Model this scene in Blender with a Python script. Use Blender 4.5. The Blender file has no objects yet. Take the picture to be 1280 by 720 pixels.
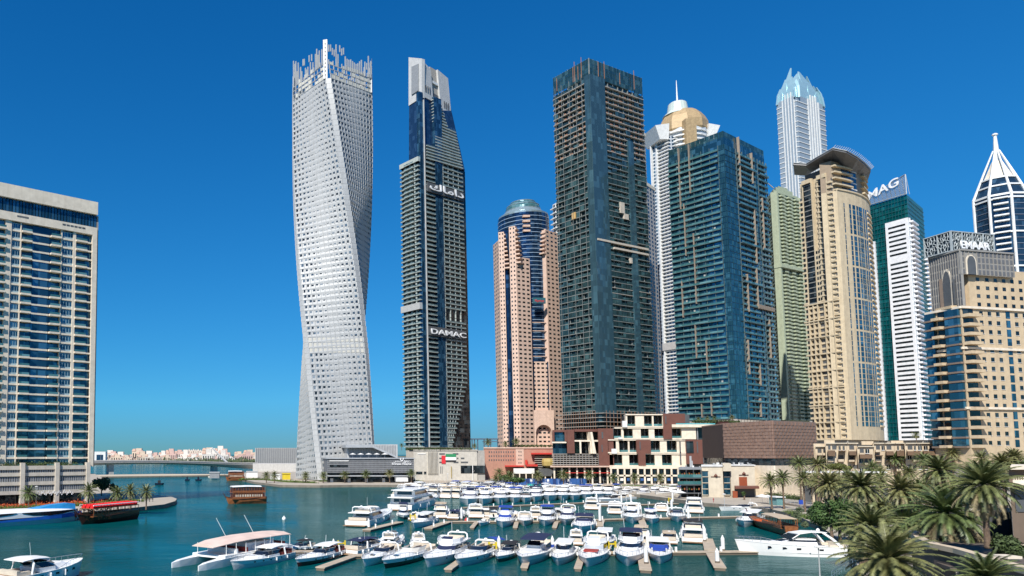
import bpy, math, random
from mathutils import Vector
random.seed(7)
sc = bpy.context.scene
# ------------------------------------------------------------------ camera
F, CX, TP = 914.0, 330.0, 0.075
CY = 568 - TP * F
H = 20.0
P = math.atan(TP)
cam = bpy.data.objects.new('camera', bpy.data.cameras.new('camera'))
sc.collection.objects.link(cam)
cam.location = (0, 0, H)
cam.rotation_euler = (math.radians(90) + P, 0, 0)
cam.data.sensor_width = 36
cam.data.lens = 36 * F / 1280
cam.data.shift_x = (640 - CX) / 1280
cam.data.shift_y = (CY - 360) / 1280
cam.data.clip_start = 1
cam.data.clip_end = 60000
sc.camera = cam
# ------------------------------------------------------------------ world, sun, exposure
SUN = Vector((-0.50, -0.87, 0)).normalized()
EL = math.radians(44)
w = bpy.data.worlds.new('World'); sc.world = w; w.use_nodes = True
nt = w.node_tree
sky = nt.nodes.new('ShaderNodeTexSky'); sky.sky_type = 'NISHITA'; sky.sun_disc = False
sky.sun_elevation = EL; sky.sun_rotation = math.atan2(SUN.x, SUN.y)
sky.altitude = 0; sky.air_density = 1.0; sky.dust_density = 0.0; sky.ozone_density = 2.0
hs = nt.nodes.new('ShaderNodeHueSaturation'); hs.inputs['Saturation'].default_value = 1.45; hs.inputs['Value'].default_value = 1.0
hs.inputs['Hue'].default_value = 0.5
bg = nt.nodes['Background']; bg.inputs['Strength'].default_value = 0.09
nt.links.new(sky.outputs[0], hs.inputs['Color']); tint = nt.nodes.new('ShaderNodeMix'); tint.data_type = 'RGBA'; tint.blend_type = 'MULTIPLY'; tint.inputs['Factor'].default_value = 1
tint.inputs['B'].default_value = (.15, 1.05, 1.27, 1)
dn = nt.nodes.new('ShaderNodeVectorMath'); dn.operation = 'MULTIPLY_ADD'; dn.inputs[1].default_value = (.04, .13, .08); dn.inputs[2].default_value = (1, 1, 1)
dv = nt.nodes.new('ShaderNodeVectorMath'); dv.operation = 'DIVIDE'
nt.links.new(sky.outputs[0], dn.inputs[0]); nt.links.new(sky.outputs[0], dv.inputs[0]); nt.links.new(dn.outputs[0], dv.inputs[1])
nt.links.new(dv.outputs[0], hs.inputs['Color'])
nt.links.new(hs.outputs[0], tint.inputs['A']); nt.links.new(tint.outputs['Result'], bg.inputs['Color'])
sl = bpy.data.lights.new('sun', 'SUN'); sl.energy = 4.7; sl.angle = math.radians(0.5); sl.color = (1, .955, .88)
so = bpy.data.objects.new('sun', sl); sc.collection.objects.link(so)
sd = Vector((SUN.x * math.cos(EL), SUN.y * math.cos(EL), math.sin(EL)))
so.rotation_euler = sd.to_track_quat('Z', 'Y').to_euler(); so.location = (0, -50, 300)
vs = sc.view_settings
vs.view_transform = 'Standard'; vs.look = 'None'; vs.exposure = 0.52; vs.gamma = 1; vs.use_curve_mapping = False
sc.cycles.max_bounces = 6; sc.cycles.glossy_bounces = 3; sc.cycles.transparent_max_bounces = 6
sc.cycles.caustics_reflective = False; sc.cycles.caustics_refractive = False
# ------------------------------------------------------------------ picture <-> place
cp, sp = math.cos(P), math.sin(P)
def ray(px, py):
    a, b = (px - CX) / F, (CY - py) / F
    return Vector((a, -b * sp + cp, b * cp + sp))
def at(px, py, D):
    d = ray(px, py); t = D / d.y
    return Vector((d.x * t, D, H + d.z * t))
def xat(px, D, py=560): return at(px, py, D).x
def zat(py, D): return at(600, py, D).z
def gnd(px, py, z=0.0):
    d = ray(px, py); t = (z - H) / d.z
    return Vector((d.x * t, d.y * t, z))
def proj(p):
    x, y, z = p[0], p[1], p[2] - H
    dep = y * cp + z * sp
    up = -y * sp + z * cp
    return CX + F * x / max(dep, .1), CY - F * up / max(dep, .1)
# ------------------------------------------------------------------ materials
MATS = {}
def pmat(name, col, rough=.6, metal=0.0, var=.12, scale=.5, bump=0.0, spec=.5, stain=0.0, bscale=None):
    if name in MATS: return MATS[name]
    m = bpy.data.materials.new(name); m.use_nodes = True; n = m.node_tree; L = n.links.new
    b = n.nodes['Principled BSDF']
    b.inputs['Roughness'].default_value = rough; b.inputs['Metallic'].default_value = metal
    b.inputs['Specular IOR Level'].default_value = spec
    g = n.nodes.new('ShaderNodeNewGeometry')
    t = n.nodes.new('ShaderNodeTexNoise'); t.inputs['Scale'].default_value = scale; t.inputs['Detail'].default_value = 6
    L(g.outputs['Position'], t.inputs['Vector'])
    r = n.nodes.new('ShaderNodeValToRGB')
    r.color_ramp.elements[0].position = .3; r.color_ramp.elements[1].position = .7
    c0 = [c * (1 - var) for c in col]; c1 = [min(1, c * (1 + var * .6)) for c in col]
    r.color_ramp.elements[0].color = (*c0, 1); r.color_ramp.elements[1].color = (*c1, 1)
    L(t.outputs['Fac'], r.inputs['Fac']); out = r.outputs['Color']
    if stain:
        mp = n.nodes.new('ShaderNodeMapping'); mp.inputs['Scale'].default_value = (.9, .9, .06)
        L(g.outputs['Position'], mp.inputs['Vector'])
        t2 = n.nodes.new('ShaderNodeTexNoise'); t2.inputs['Scale'].default_value = .8; t2.inputs['Detail'].default_value = 5
        L(mp.outputs[0], t2.inputs['Vector'])
        mx = n.nodes.new('ShaderNodeMix'); mx.data_type = 'RGBA'; mx.blend_type = 'MULTIPLY'
        r2 = n.nodes.new('ShaderNodeMapRange'); r2.inputs[1].default_value = .45; r2.inputs[2].default_value = .75; r2.inputs[3].default_value = 0; r2.inputs[4].default_value = stain
        L(t2.outputs['Fac'], r2.inputs[0]); L(r2.outputs[0], mx.inputs['Factor']); L(out, mx.inputs['A'])
        mx.inputs['B'].default_value = (.45, .4, .34, 1); out = mx.outputs['Result']
    L(out, b.inputs['Base Color'])
    if bump:
        t3 = n.nodes.new('ShaderNodeTexNoise'); t3.inputs['Scale'].default_value = bscale or scale * 6; t3.inputs['Detail'].default_value = 4
        L(g.outputs['Position'], t3.inputs['Vector'])
        bp = n.nodes.new('ShaderNodeBump'); bp.inputs['Strength'].default_value = bump; bp.inputs['Distance'].default_value = .1
        L(t3.outputs['Fac'], bp.inputs['Height']); L(bp.outputs[0], b.inputs['Normal'])
    MATS[name] = m; return m
def gmat(name, dark, light, cell=(2.2, 2.2, 3.4), rough=.06, metal=.35, share=.35, wob=.02):
    """facade glass: every pane its own tint (blinds, curtains), slightly wavy reflections"""
    if name in MATS: return MATS[name]
    m = bpy.data.materials.new(name); m.use_nodes = True; n = m.node_tree; L = n.links.new
    b = n.nodes['Principled BSDF']; g = n.nodes.new('ShaderNodeNewGeometry')
    d = n.nodes.new('ShaderNodeVectorMath'); d.operation = 'DIVIDE'; d.inputs[1].default_value = cell
    L(g.outputs['Position'], d.inputs[0])
    f = n.nodes.new('ShaderNodeVectorMath'); f.operation = 'FLOOR'; L(d.outputs[0], f.inputs[0])
    wn = n.nodes.new('ShaderNodeTexWhiteNoise'); L(f.outputs[0], wn.inputs['Vector'])
    r = n.nodes.new('ShaderNodeValToRGB'); e = r.color_ramp.elements
    e[0].position = 1 - share - .25; e[0].color = (*dark, 1); e[1].position = 1; e[1].color = (*light, 1)
    e2 = e.new(1 - share); e2.color = (*[a * .65 + c * .35 for a, c in zip(dark, light)], 1)
    L(wn.outputs['Value'], r.inputs['Fac']); L(r.outputs[0], b.inputs['Base Color'])
    b.inputs['Roughness'].default_value = rough; b.inputs['Metallic'].default_value = metal
    t = n.nodes.new('ShaderNodeTexNoise'); t.inputs['Scale'].default_value = .35; t.inputs['Detail'].default_value = 2
    L(g.outputs['Position'], t.inputs['Vector'])
    bp = n.nodes.new('ShaderNodeBump'); bp.inputs['Strength'].default_value = 1; bp.inputs['Distance'].default_value = wob * 4
    L(t.outputs['Fac'], bp.inputs['Height']); L(bp.outputs[0], b.inputs['Normal'])
    MATS[name] = m; return m
# ------------------------------------------------------------------ mesh helpers
CUBEF = [(0, 3, 2, 1), (4, 5, 6, 7), (0, 1, 5, 4), (1, 2, 6, 5), (2, 3, 7, 6), (3, 0, 4, 7)]
class MB:
    def __init__(s): s.v = []; s.f = []
    def add(s, v, f):
        o = len(s.v); s.v += [tuple(p) for p in v]; s.f += [tuple(i + o for i in q) for q in f]; return s
    def hexa(s, v8): return s.add(v8, CUBEF)
    def box(s, x0, x1, y0, y1, z0, z1):
        return s.hexa([(x0, y0, z0), (x1, y0, z0), (x1, y1, z0), (x0, y1, z0), (x0, y0, z1), (x1, y0, z1), (x1, y1, z1), (x0, y1, z1)])
    def loft(s, rings, closed=True, cap0=True, cap1=True):
        n = len(rings[0]); v = [p for r in rings for p in r]; f = []
        for k in range(len(rings) - 1):
            for i in range(n if closed else n - 1):
                j = (i + 1) % n
                f.append((k * n + i, k * n + j, (k + 1) * n + j, (k + 1) * n + i))
        if cap0: f.append(tuple(range(n - 1, -1, -1)))
        if cap1: f.append(tuple((len(rings) - 1) * n + i for i in range(n)))
        return s.add(v, f)
    def prism(s, poly, z0, z1):
        return s.loft([[(x, y, z0) for x, y in poly], [(x, y, z1) for x, y in poly]])
    def tube(s, pts, r, n=6, r1=None):
        pts = [Vector(p) for p in pts]; rings = []
        for i, p in enumerate(pts):
            d = (pts[min(i + 1, len(pts) - 1)] - pts[max(i - 1, 0)]).normalized()
            a = d.cross(Vector((0, 0, 1)) if abs(d.z) < .9 else Vector((1, 0, 0))).normalized(); b = d.cross(a)
            rr = r if r1 is None else r + (r1 - r) * i / (len(pts) - 1)
            rings.append([p + a * rr * math.cos(t * 2 * math.pi / n) + b * rr * math.sin(t * 2 * math.pi / n) for t in range(n)])
        return s.loft(rings)
    def lathe(s, prof, cx=0, cy=0, n=16, a0=0, sx=1, sy=1):
        return s.loft([[(cx + sx * r * math.cos(a0 + t * 2 * math.pi / n), cy + sy * r * math.sin(a0 + t * 2 * math.pi / n), z) for t in range(n)] for r, z in prof])
    def mesh(s, name, m, off=(0, 0, 0), smooth=False):
        me = bpy.data.meshes.new(name)
        ox, oy, oz = off
        me.from_pydata([(x - ox, y - oy, z - oz) for x, y, z in s.v], [], s.f)
        if m: me.materials.append(m)
        if smooth: me.polygons.foreach_set('use_smooth', [True] * len(me.polygons))
        me.update(); return me
    def build(s, name, m, parent=None, smooth=False, label=None, world=True):
        if not s.v: return None
        off = (0, 0, 0); r = parent
        if world:
            o3 = Vector((0, 0, 0))
            while r is not None: o3 += r.location; r = r.parent
            off = tuple(o3)
        o = bpy.data.objects.new(name, s.mesh(name, m, off, smooth)); sc.collection.objects.link(o); o.parent = parent
        if label: o['label'] = label
        return o
def tag(o, label, cat, group=None, kind=None):
    if label: o['label'] = label
    if cat: o['category'] = cat
    if group: o['group'] = group
    if kind: o['kind'] = kind
    return o
def empty(name, loc, label, cat, group=None, rz=0):
    o = bpy.data.objects.new(name, None); o.empty_display_size = .5; sc.collection.objects.link(o)
    o.location = loc; o.rotation_euler = (0, 0, rz)
    return tag(o, label, cat, group)
def structure(name, mb, m):
    o = mb.build(name, m); o['kind'] = 'structure'; return o
def copy_tree(o, parent=None):
    c = o.copy(); sc.collection.objects.link(c); c.parent = parent
    for ch in list(o.children): copy_tree(ch, c)
    return c
def text_mesh(s, size, m, name, parent, origin, ux, uz, depth=.15, align='LEFT', width=None, bold=0.0):
    """lettering as real mesh, laid along ux with uz up"""
    cu = bpy.data.curves.new(name, 'FONT'); cu.body = s; cu.size = size; cu.extrude = depth / 2; cu.offset = bold
    cu.align_x = align
    ob = bpy.data.objects.new(name, cu); sc.collection.objects.link(ob)
    dg = bpy.context.evaluated_depsgraph_get(); me = bpy.data.meshes.new_from_object(ob.evaluated_get(dg))
    bpy.data.objects.remove(ob); bpy.data.curves.remove(cu)
    ux = Vector(ux).normalized(); uz = Vector(uz).normalized(); n = ux.cross(uz)
    xs = [v.co.x for v in me.vertices]
    k = (width / max(.01, max(xs) - min(xs))) if width else 1
    x0 = min(xs) if width else 0
    pl = Vector((0, 0, 0)); r = parent
    while r is not None: pl += r.location; r = r.parent
    for v in me.vertices:
        v.co = Vector(origin) + ux * ((v.co.x - x0) * k) + uz * v.co.y + n * v.co.z - pl
    me.materials.clear(); me.materials.append(m)
    o = bpy.data.objects.new(name, me); sc.collection.objects.link(o); o.parent = parent
    return o
class Face:
    """one wall: A -> B left to right seen from outside"""
    def __init__(s, A, B, z0=0, taper=None):
        s.A = Vector((A[0], A[1])); s.B = Vector((B[0], B[1])); d = s.B - s.A; s.L = d.length; s.u = d / s.L; s.n = Vector((s.u.y, -s.u.x))
    def v8(s, u0, u1, z0, z1, d0, d1, frac=True):
        if frac: u0 *= s.L; u1 *= s.L
        q = []
        for z in (z0, z1):
            for u, d in ((u0, d1), (u1, d1), (u1, d0), (u0, d0)):
                p = s.A + s.u * u + s.n * d; q.append((p.x, p.y, z))
        return q
    def pt(s, u, z, d=0):
        p = s.A + s.u * u * s.L + s.n * d; return Vector((p.x, p.y, z))
    def facing(s):
        m = (s.A + s.B) / 2; return -(s.n.dot(m)) / m.length
class Tower:
    CAP = 100
    def __init__(s, name, label, cat, base, group=None):
        s.root = empty(name, base, label, cat, group); s.acc = {}; s.sol = {}
    def part(s, name, m, v8, face=None):
        s.acc.setdefault((name, m.name), []).append((v8, face))
    def solid(s, name, m):
        return s.sol.setdefault((name, m.name), MB())
    def finish(s):
        if getattr(s, 'base', None): MB().prism(inset(s.base[0], .99), 1.4, s.base[1]).build('base_wall', s.base[2] if len(s.base) > 2 else conc, s.root)
        for (name, mn), mb in s.sol.items(): mb.build(name, bpy.data.materials[mn], s.root)
        for (name, mn), lst in s.acc.items():
            m = bpy.data.materials[mn]
            def size(e):
                v8, f = e; a = proj(v8[0]); b = proj(v8[6]); c = proj(v8[1]); d = proj(v8[7])
                ar = abs(a[0] - b[0]) * abs(a[1] - b[1]) + abs(c[0] - d[0]) * abs(c[1] - d[1])
                if f is not None and f.facing() <= 0: ar *= .001
                return -ar
            if len(lst) > s.CAP: lst = sorted(lst, key=size)
            for v8, f in lst[:s.CAP]: MB().hexa(v8).build(name, m, s.root)
            if len(lst) > s.CAP:
                mb = MB()
                for v8, f in lst[s.CAP:]: mb.hexa(v8)
                o = mb.build(name, m, s.root); o['kind'] = 'stuff'
    # ---- facade vocabulary
    def windows(s, f, z0, z1, nf, nc, m, wf=.6, hf=.55, u0=0, u1=1, d=.06, name='window', zo=.25, d0=-.3, cols=None):
        fh = (z1 - z0) / nf; cw = (u1 - u0) / nc
        for i in range(nf):
            for j in (cols if cols is not None else range(nc)):
                a = u0 + cw * (j + .5 - wf / 2); z = z0 + fh * (i + zo)
                s.part(name, m, f.v8(a, a + cw * wf, z, z + fh * hf, d0, d), f)
    def bands(s, f, z0, z1, nf, m, u0=0, u1=1, h=.5, d=.3, d0=-.2, name='floor_band', zo=0, solid=False):
        fh = (z1 - z0) / nf
        for i in range(nf):
            z = z0 + fh * (i + zo); v = f.v8(u0, u1, z, z + h, d0, d)
            if solid: s.solid(name, m).hexa(v)
            else: s.part(name, m, v, f)
    def balconies(s, f, z0, z1, nf, m, rail, u0, u1, d=1.6, slab=.35, rh=1.0, name='balcony', gap=0, jit=0):
        fh = (z1 - z0) / nf
        for i in range(nf):
            z = z0 + fh * i
            if jit and random.random() < jit: continue
            s.part(name, m, f.v8(u0, u1, z, z + slab, -.2, d), f)
            if rail: s.part('railing', rail, f.v8(u0, u1, z + slab + .01, z + slab + rh, d - .12, d - .03), f)
    def piers(s, f, z0, z1, us, wd, m, d=.4, name='pier', d0=-.2):
        for u in us: s.solid(name, m).hexa(f.v8(u * f.L - wd / 2, u * f.L + wd / 2, z0, z1, d0, d, frac=False))
def corner_poly(l, c, r):
    """plan from three (px, depth) corners, parallelogram behind"""
    Lp = (xat(*l), l[1]); Cp = (xat(*c), c[1]); Rp = (xat(*r), r[1])
    O = (Lp[0] + Rp[0] - Cp[0], Lp[1] + Rp[1] - Cp[1])
    return [Cp, Rp, O, Lp]
def faces(poly): return [Face(poly[i], poly[(i + 1) % len(poly)]) for i in range(len(poly))]
def cen(poly): return (sum(p[0] for p in poly) / len(poly), sum(p[1] for p in poly) / len(poly))
def inset(poly, k):
    c = cen(poly); return [(c[0] + (p[0] - c[0]) * k, c[1] + (p[1] - c[1]) * k) for p in poly]
cream = pmat('cream_render', (.74, .65, .52), .75, stain=.2)
beige = pmat('beige_render', (.56, .45, .31), .75, stain=.3)
pink = pmat('pink_stone', (.60, .43, .34), .7, stain=.2)
white = pmat('white_paint', (.72, .72, .70), .5, stain=.12)
silver = pmat('silver_panel', (.44, .445, .44), .45, .1, var=.10, stain=.12)
conc = pmat('raw_concrete', (.38, .35, .31), .85, stain=.35)
dkgrey = pmat('dark_grey_panel', (.09, .095, .10), .5)
grey = pmat('grey_panel', (.25, .26, .27), .5)
brown = pmat('brown_cladding', (.15, .062, .045), .55, scale=.3)
sand = pmat('sand', (.50, .42, .31), .95, scale=.02, bump=.2)
paving = pmat('stone_paving', (.40, .35, .28), .85, scale=.3, bump=.15, stain=.2)
quaym = pmat('quay_stone', (.20, .175, .14), .9, scale=.4, bump=.4, stain=.5)
teal_g = gmat('teal_glass', (.018, .075, .12), (.07, .21, .31), metal=.55, share=.28)
blue_g = gmat('blue_glass', (.015, .055, .11), (.06, .17, .28), metal=.5)
dark_g = gmat('dark_glass', (.008, .012, .016), (.06, .08, .09), metal=.2)
green_g = gmat('green_glass', (.012, .03, .028), (.08, .15, .13), metal=.3)
rail_g = gmat('railing_glass', (.05, .16, .165), (.16, .33, .34), cell=(4, 4, 3.4), rough=.1, metal=.2)
# ================================================================== WATER, LAND, BRIDGE
def water_mat():
    m = bpy.data.materials.new('marina_water'); m.use_nodes = True; n = m.node_tree; L = n.links.new
    b = n.nodes['Principled BSDF']; b.inputs['Roughness'].default_value = .07; b.inputs['IOR'].default_value = 1.24
    g = n.nodes.new('ShaderNodeNewGeometry')
    t0 = n.nodes.new('ShaderNodeTexNoise'); t0.inputs['Scale'].default_value = .012; t0.inputs['Detail'].default_value = 3; L(g.outputs['Position'], t0.inputs['Vector'])
    r = n.nodes.new('ShaderNodeValToRGB'); r.color_ramp.elements[0].position = .35; r.color_ramp.elements[1].position = .65
    r.color_ramp.elements[0].color = (.001, .048, .048, 1); r.color_ramp.elements[1].color = (.001, .075, .085, 1)
    L(t0.outputs['Fac'], r.inputs['Fac']); L(r.outputs[0], b.inputs['Base Color'])
    def nz(sc_, st, det=4):
        mp = n.nodes.new('ShaderNodeMapping'); mp.inputs['Scale'].default_value = st; L(g.outputs['Position'], mp.inputs['Vector'])
        t = n.nodes.new('ShaderNodeTexNoise'); t.inputs['Scale'].default_value = sc_; t.inputs['Detail'].default_value = det; t.inputs['Roughness'].default_value = .6
        L(mp.outputs[0], t.inputs['Vector']); return t.outputs['Fac']
    a = nz(.9, (.7, 1.0, 1)); c = nz(.12, (.5, 1.2, 1), 3); patch = nz(.02, (1, 1, 1), 2)
    mr = n.nodes.new('ShaderNodeMapRange'); mr.inputs[1].default_value = .4; mr.inputs[2].default_value = .62; mr.inputs[3].default_value = .12; mr.inputs[4].default_value = 1
    L(patch, mr.inputs[0])
    mu = n.nodes.new('ShaderNodeMath'); mu.operation = 'MULTIPLY'; L(a, mu.inputs[0]); L(mr.outputs[0], mu.inputs[1])
    ad = n.nodes.new('ShaderNodeMath'); ad.operation = 'MULTIPLY_ADD'; L(c, ad.inputs[0]); ad.inputs[1].default_value = 1.2; L(mu.outputs[0], ad.inputs[2])
    bp = n.nodes.new('ShaderNodeBump'); bp.inputs['Strength'].default_value = 1.0; bp.inputs['Distance'].default_value = .22
    L(ad.outputs[0], bp.inputs['Height']); L(bp.outputs[0], b.inputs['Normal'])
    b.inputs['Specular IOR Level'].default_value = 0; b.inputs['Roughness'].default_value = .8
    gl = n.nodes.new('ShaderNodeBsdfGlossy'); gl.inputs['Roughness'].default_value = .09; gl.inputs['Color'].default_value = (.80, .97, 1, 1)
    fr = n.nodes.new('ShaderNodeFresnel'); fr.inputs['IOR'].default_value = 1.33; L(bp.outputs[0], fr.inputs['Normal']); L(bp.outputs[0], gl.inputs['Normal'])
    mm = n.nodes.new('ShaderNodeMath'); mm.operation = 'MULTIPLY'; mm.inputs[1].default_value = .48; L(fr.outputs[0], mm.inputs[0])
    ms = n.nodes.new('ShaderNodeMixShader'); L(mm.outputs[0], ms.inputs[0]); L(b.outputs[0], ms.inputs[1]); L(gl.outputs[0], ms.inputs[2])
    L(ms.outputs[0], n.nodes['Material Output'].inputs['Surface'])
    return m
mb = MB(); mb.add([(-30000, -2000, 0), (30000, -2000, 0), (30000, 45000, 0), (-30000, 45000, 0)], [(0, 1, 2, 3)])
structure('water', mb, water_mat())
def land(name, outline, z, m, z0=-2, extra=None, wall=None):
    poly = [tuple(gnd(x, y, 0).xy) for x, y in outline]
    if extra: poly += extra
    area = sum(poly[i][0] * poly[(i + 1) % len(poly)][1] - poly[(i + 1) % len(poly)][0] * poly[i][1] for i in range(len(poly)))
    if area < 0: poly.reverse()
    mb = MB(); mb.prism(poly, z0, z - .12); structure(name.replace('ground', 'quay_wall').replace('shore', 'shore_bank'), mb, wall or quaym)
    mb = MB(); mb.prism(poly, z - .116, z); structure(name, mb, m)
    return poly
# right bank: promenade round the back of the marina to the near corner, and the city behind
rb = [(1180, 1500), (1105, 800), (1078, 730), (1064, 700), (1052, 684), (1020, 662), (990, 648), (960, 641), (930, 637), (880, 633), (800, 622), (700, 616), (600, 612), (520, 609), (440, 609), (400, 609.5), (350, 609), (318, 605), (303, 601.5), (297, 598), (300, 594), (318, 590), (350, 584)]
right_poly = land('promenade_ground', rb, 1.5, paving, extra=[(250, 3200), (9000, 3200), (9000, 30), (400, 20)])
# left bank with its rounded tip
lb = [(-420, 668), (-200, 660), (-20, 654), (40, 651), (95, 647), (140, 643), (175, 639), (205, 635.5), (219, 631), (221, 628), (215, 625.5), (196, 623), (165, 621), (150, 618), (140, 611), (132, 602), (118, 594)]
land('promenade_ground', lb, 1.5, paving, extra=[(-330, 760), (-1500, 760), (-1500, 215)])
# far breakwater, far shore
land('breakwater_ground', [(60, 598.3), (150, 597), (240, 595.8), (290, 595), (292, 594.2), (200, 594), (60, 596)], 1.2, sand)
land('far_shore', [(40, 580), (150, 579.5), (330, 578.5), (700, 577), (900, 577), (900, 573.2), (40, 573.2)], 2.2, pmat('pale_sand', (.55, .47, .36), .95, scale=.01, var=.25))
land('far_shore', [(-300, 571.5), (800, 571.5), (800, 570.2), (-300, 570.2)], 3, pmat('palm_island_green', (.12, .13, .08), .95, scale=.02, var=.6))
# grass strip along the quays
grass_m = pmat('lawn', (.10, .15, .03), .95, scale=.8, var=.5, bump=.3)
def strip(name, pts, wd, z, m, kind='stuff', label=None):
    P0 = [gnd(x, y, 1.5) for x, y in pts]; mb = MB(); a, b = [], []
    for i, p in enumerate(P0):
        d = (P0[min(i + 1, len(P0) - 1)] - P0[max(i - 1, 0)]).normalized(); n = Vector((-d.y, d.x, 0))
        a.append(p); b.append(p + n * wd)
    for i in range(len(P0) - 1):
        mb.hexa([(*a[i].xy, z), (*a[i + 1].xy, z), (*b[i + 1].xy, z), (*b[i].xy, z), (*a[i].xy, z + .15), (*a[i + 1].xy, z + .15), (*b[i + 1].xy, z + .15), (*b[i].xy, z + .15)])
    o = mb.build(name, m); o['kind'] = kind; return o
strip('grass', [(402, 601.5), (470, 601.5), (530, 601)], 10, 1.504, grass_m)
strip('grass', [(622, 606), (700, 606), (780, 607), (845, 608.5)], 11, 1.504, grass_m)
# bridge
def bridge():
    t = Tower('road_bridge', 'long low grey road bridge crossing the channel to the sea', 'bridge', (xat(250, 760), 760, 0))
    cl = pmat('pale_bridge_concrete', (.50, .49, .47), .8, stain=.2)
    D = 760; x0, x1 = xat(60, 700), xat(322, 800)
    A = Vector((x0, 660)); B = Vector((x1, 800))
    f = Face(A, B)
    N = 24
    def ztop(u): return 10.2 + 3.2 * math.sin(math.pi * min(1, u * .9 + .18))
    def dep(u): return 2.6 + 3.6 * abs(2 * u - 1) ** 2
    for s_, d0, d1, nm, m in ((0, -14, 0, 'deck', cl),):
        rings = []
        for k in range(N + 1):
            u = k / N; zt = ztop(u); zb = zt - dep(u)
            rings.append([tuple(f.pt(u, zt, 0)), tuple(f.pt(u, zt - 1.2, .3)), tuple(f.pt(u, zb, -3.2)), tuple(f.pt(u, zb, -11)), tuple(f.pt(u, zt - 1.2, -14.3)), tuple(f.pt(u, zt, -14))])
        t.solid(nm, m).loft(rings)
    for d in (.35, -14.35):
        rings = [[tuple(f.pt(k / N, ztop(k / N) + a, d + b)) for a, b in ((0, 0), (0, .25), (1.1, .25), (1.1, 0))] for k in range(N + 1)]
        t.solid('parapet', cl).loft(rings)
    for u in (.3, .78):
        t.part('pier', cl, f.v8(u, u + .02, -1, ztop(u) - dep(u) + .2, -10.5, -3.6), f)
    for k in range(9):
        u = .05 + k * .11; p = f.pt(u, ztop(u), -7)
        mb = MB(); mb.tube([p, p + Vector((0, 0, 8))], .12); mb.build('lamp_post', grey, t.root)
    t.finish()
    mb = MB(); a = at(265, 560, 790); b = at(286, 578.5, 800); a.z = zat(559.5, 790); mb.tube([b - Vector((0, 0, 2)), a], 1.6, 8, .6)
    tag(mb.build('bridge_mast', white), 'slanting white mast leaning over the far end of the road bridge', 'mast')
    mb = MB(); mb.box(xat(316, 790), xat(377, 790), 790, 830, 0, zat(579.5, 790)); o = mb.build('abutment_wall', cl)
    tag(o, 'plain pale concrete abutment wall at the right end of the road bridge', 'wall')
bridge()
def ribbed_hall():
    t = Tower('ribbed_hall', 'windowless grey hall clad in vertical metal ribs left of the twisted tower', 'hall', (xat(348, 880), 880, 0))
    x0, x1 = xat(319, 850), xat(380, 850); z1 = zat(560, 850)
    t.solid('wall', silver).box(x0, x1, 850, 900, 0, z1)
    f = Face((x0, 850), (x1, 850))
    for k in range(26):
        u = (k + .5) / 26; t.part('rib', grey, f.v8(u - .009, u + .009, 5, z1 + .2, -.1, 1.1), f)
    t.finish()
ribbed_hall()
# far white block left, houses across the sea, pale hotel
def far_block(name, px0, px1, pt, D, m, label, group=None, rows=3, z0=2, gl=dark_g, cols=7, cat='house'):
    x0, x1, z1 = xat(px0, D), xat(px1, D), zat(pt, D)
    t = Tower(name, label, cat, ((x0 + x1) / 2, D, z0), group)
    t.solid('wall', m).box(x0, x1, D, D + (x1 - x0) * .8, z0, z1)
    if rows:
        t.solid('roof', white).box(x0 - .3, x1 + .3, D - .3, D + (x1 - x0) * .8 + .3, z1 + .002, z1 + .6)
        f = Face((x0, D), (x1, D)); t.windows(f, z0, z1, rows, cols, gl, .6, .5)
    t.finish(); return t
far_block('office_block', 118, 132, 564.8, 1500, white, 'white block with a dark window band above the left end of the bridge', rows=1, gl=blue_g, cols=1, cat='building')
hm = [pmat('far_' + n, c, .85) for n, c in (('sand', (.52, .43, .34)), ('rose', (.50, .35, .31)), ('white', (.62, .58, .53)), ('terracotta', (.45, .30, .23)))]
# one house of the far shore, then copies of it
def house_proto(m, k, roofm):
    o = empty('villa', (0, 0, 2.2), 'x', 'house')
    b = MB(); b.box(-10, 10, 0, 14, 0, 9); b.box(-4, 5, 2, 12, 9.002, 12 + k); b.build('wall', m, o, world=False)
    b = MB(); b.hexa([(-10.6, -.6, 9.004), (-4.1, -.6, 9.004), (-4.1, 14.6, 9.004), (-10.6, 14.6, 9.004), (-9, 3, 11.5), (-5, 3, 11.5), (-5, 11, 11.5), (-9, 11, 11.5)]); b.build('roof', roofm, o, world=False)
    for i in range(5):
        b = MB(); b.box(-8.5 + i * 3.8, -6.9 + i * 3.8, -.08, .2, 2 + (i % 2) * .2, 7); b.build('window', dark_g, o, world=False)
    return o
protos = [house_proto(m, k, hm[3]) for k, m in enumerate(hm)]
rr = random.Random(3); n_h = 0
for i in range(104):
    px = rr.uniform(119, 345); D = rr.choice([1560, 1680, 1800, 2000, 2250, 2500])
    k = rr.choices([0, 1, 2, 3], [4, 3, 3, 2])[0]
    if 205 < px < 285 and k == 3: k = 2
    o = protos[k] if protos[k].get('used') is None else copy_tree(protos[k]); protos[k]['used'] = 1
    sc_ = rr.uniform(.8, 1.5) * D / 1700; o.scale = (sc_, sc_, sc_ * rr.choice([.7, 1, 1, 1.6 if 150 < px < 330 else 1.1]))
    o.location = (xat(px, D), D, 2.2)
    o['label'] = ['sand coloured flat roofed villa on the far shore beyond the bridge', 'rose pink villa on the far shore beyond the bridge', 'off-white villa on the far shore beyond the bridge', 'terracotta villa with a hipped roof on the far shore beyond the bridge'][k]
    o['group'] = ['sand coloured villas on the far shore', 'rose pink villas on the far shore', 'off-white villas on the far shore', 'terracotta villas on the far shore'][k]
for o in list(bpy.data.objects):
    if 'used' in o: del o['used']
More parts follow.
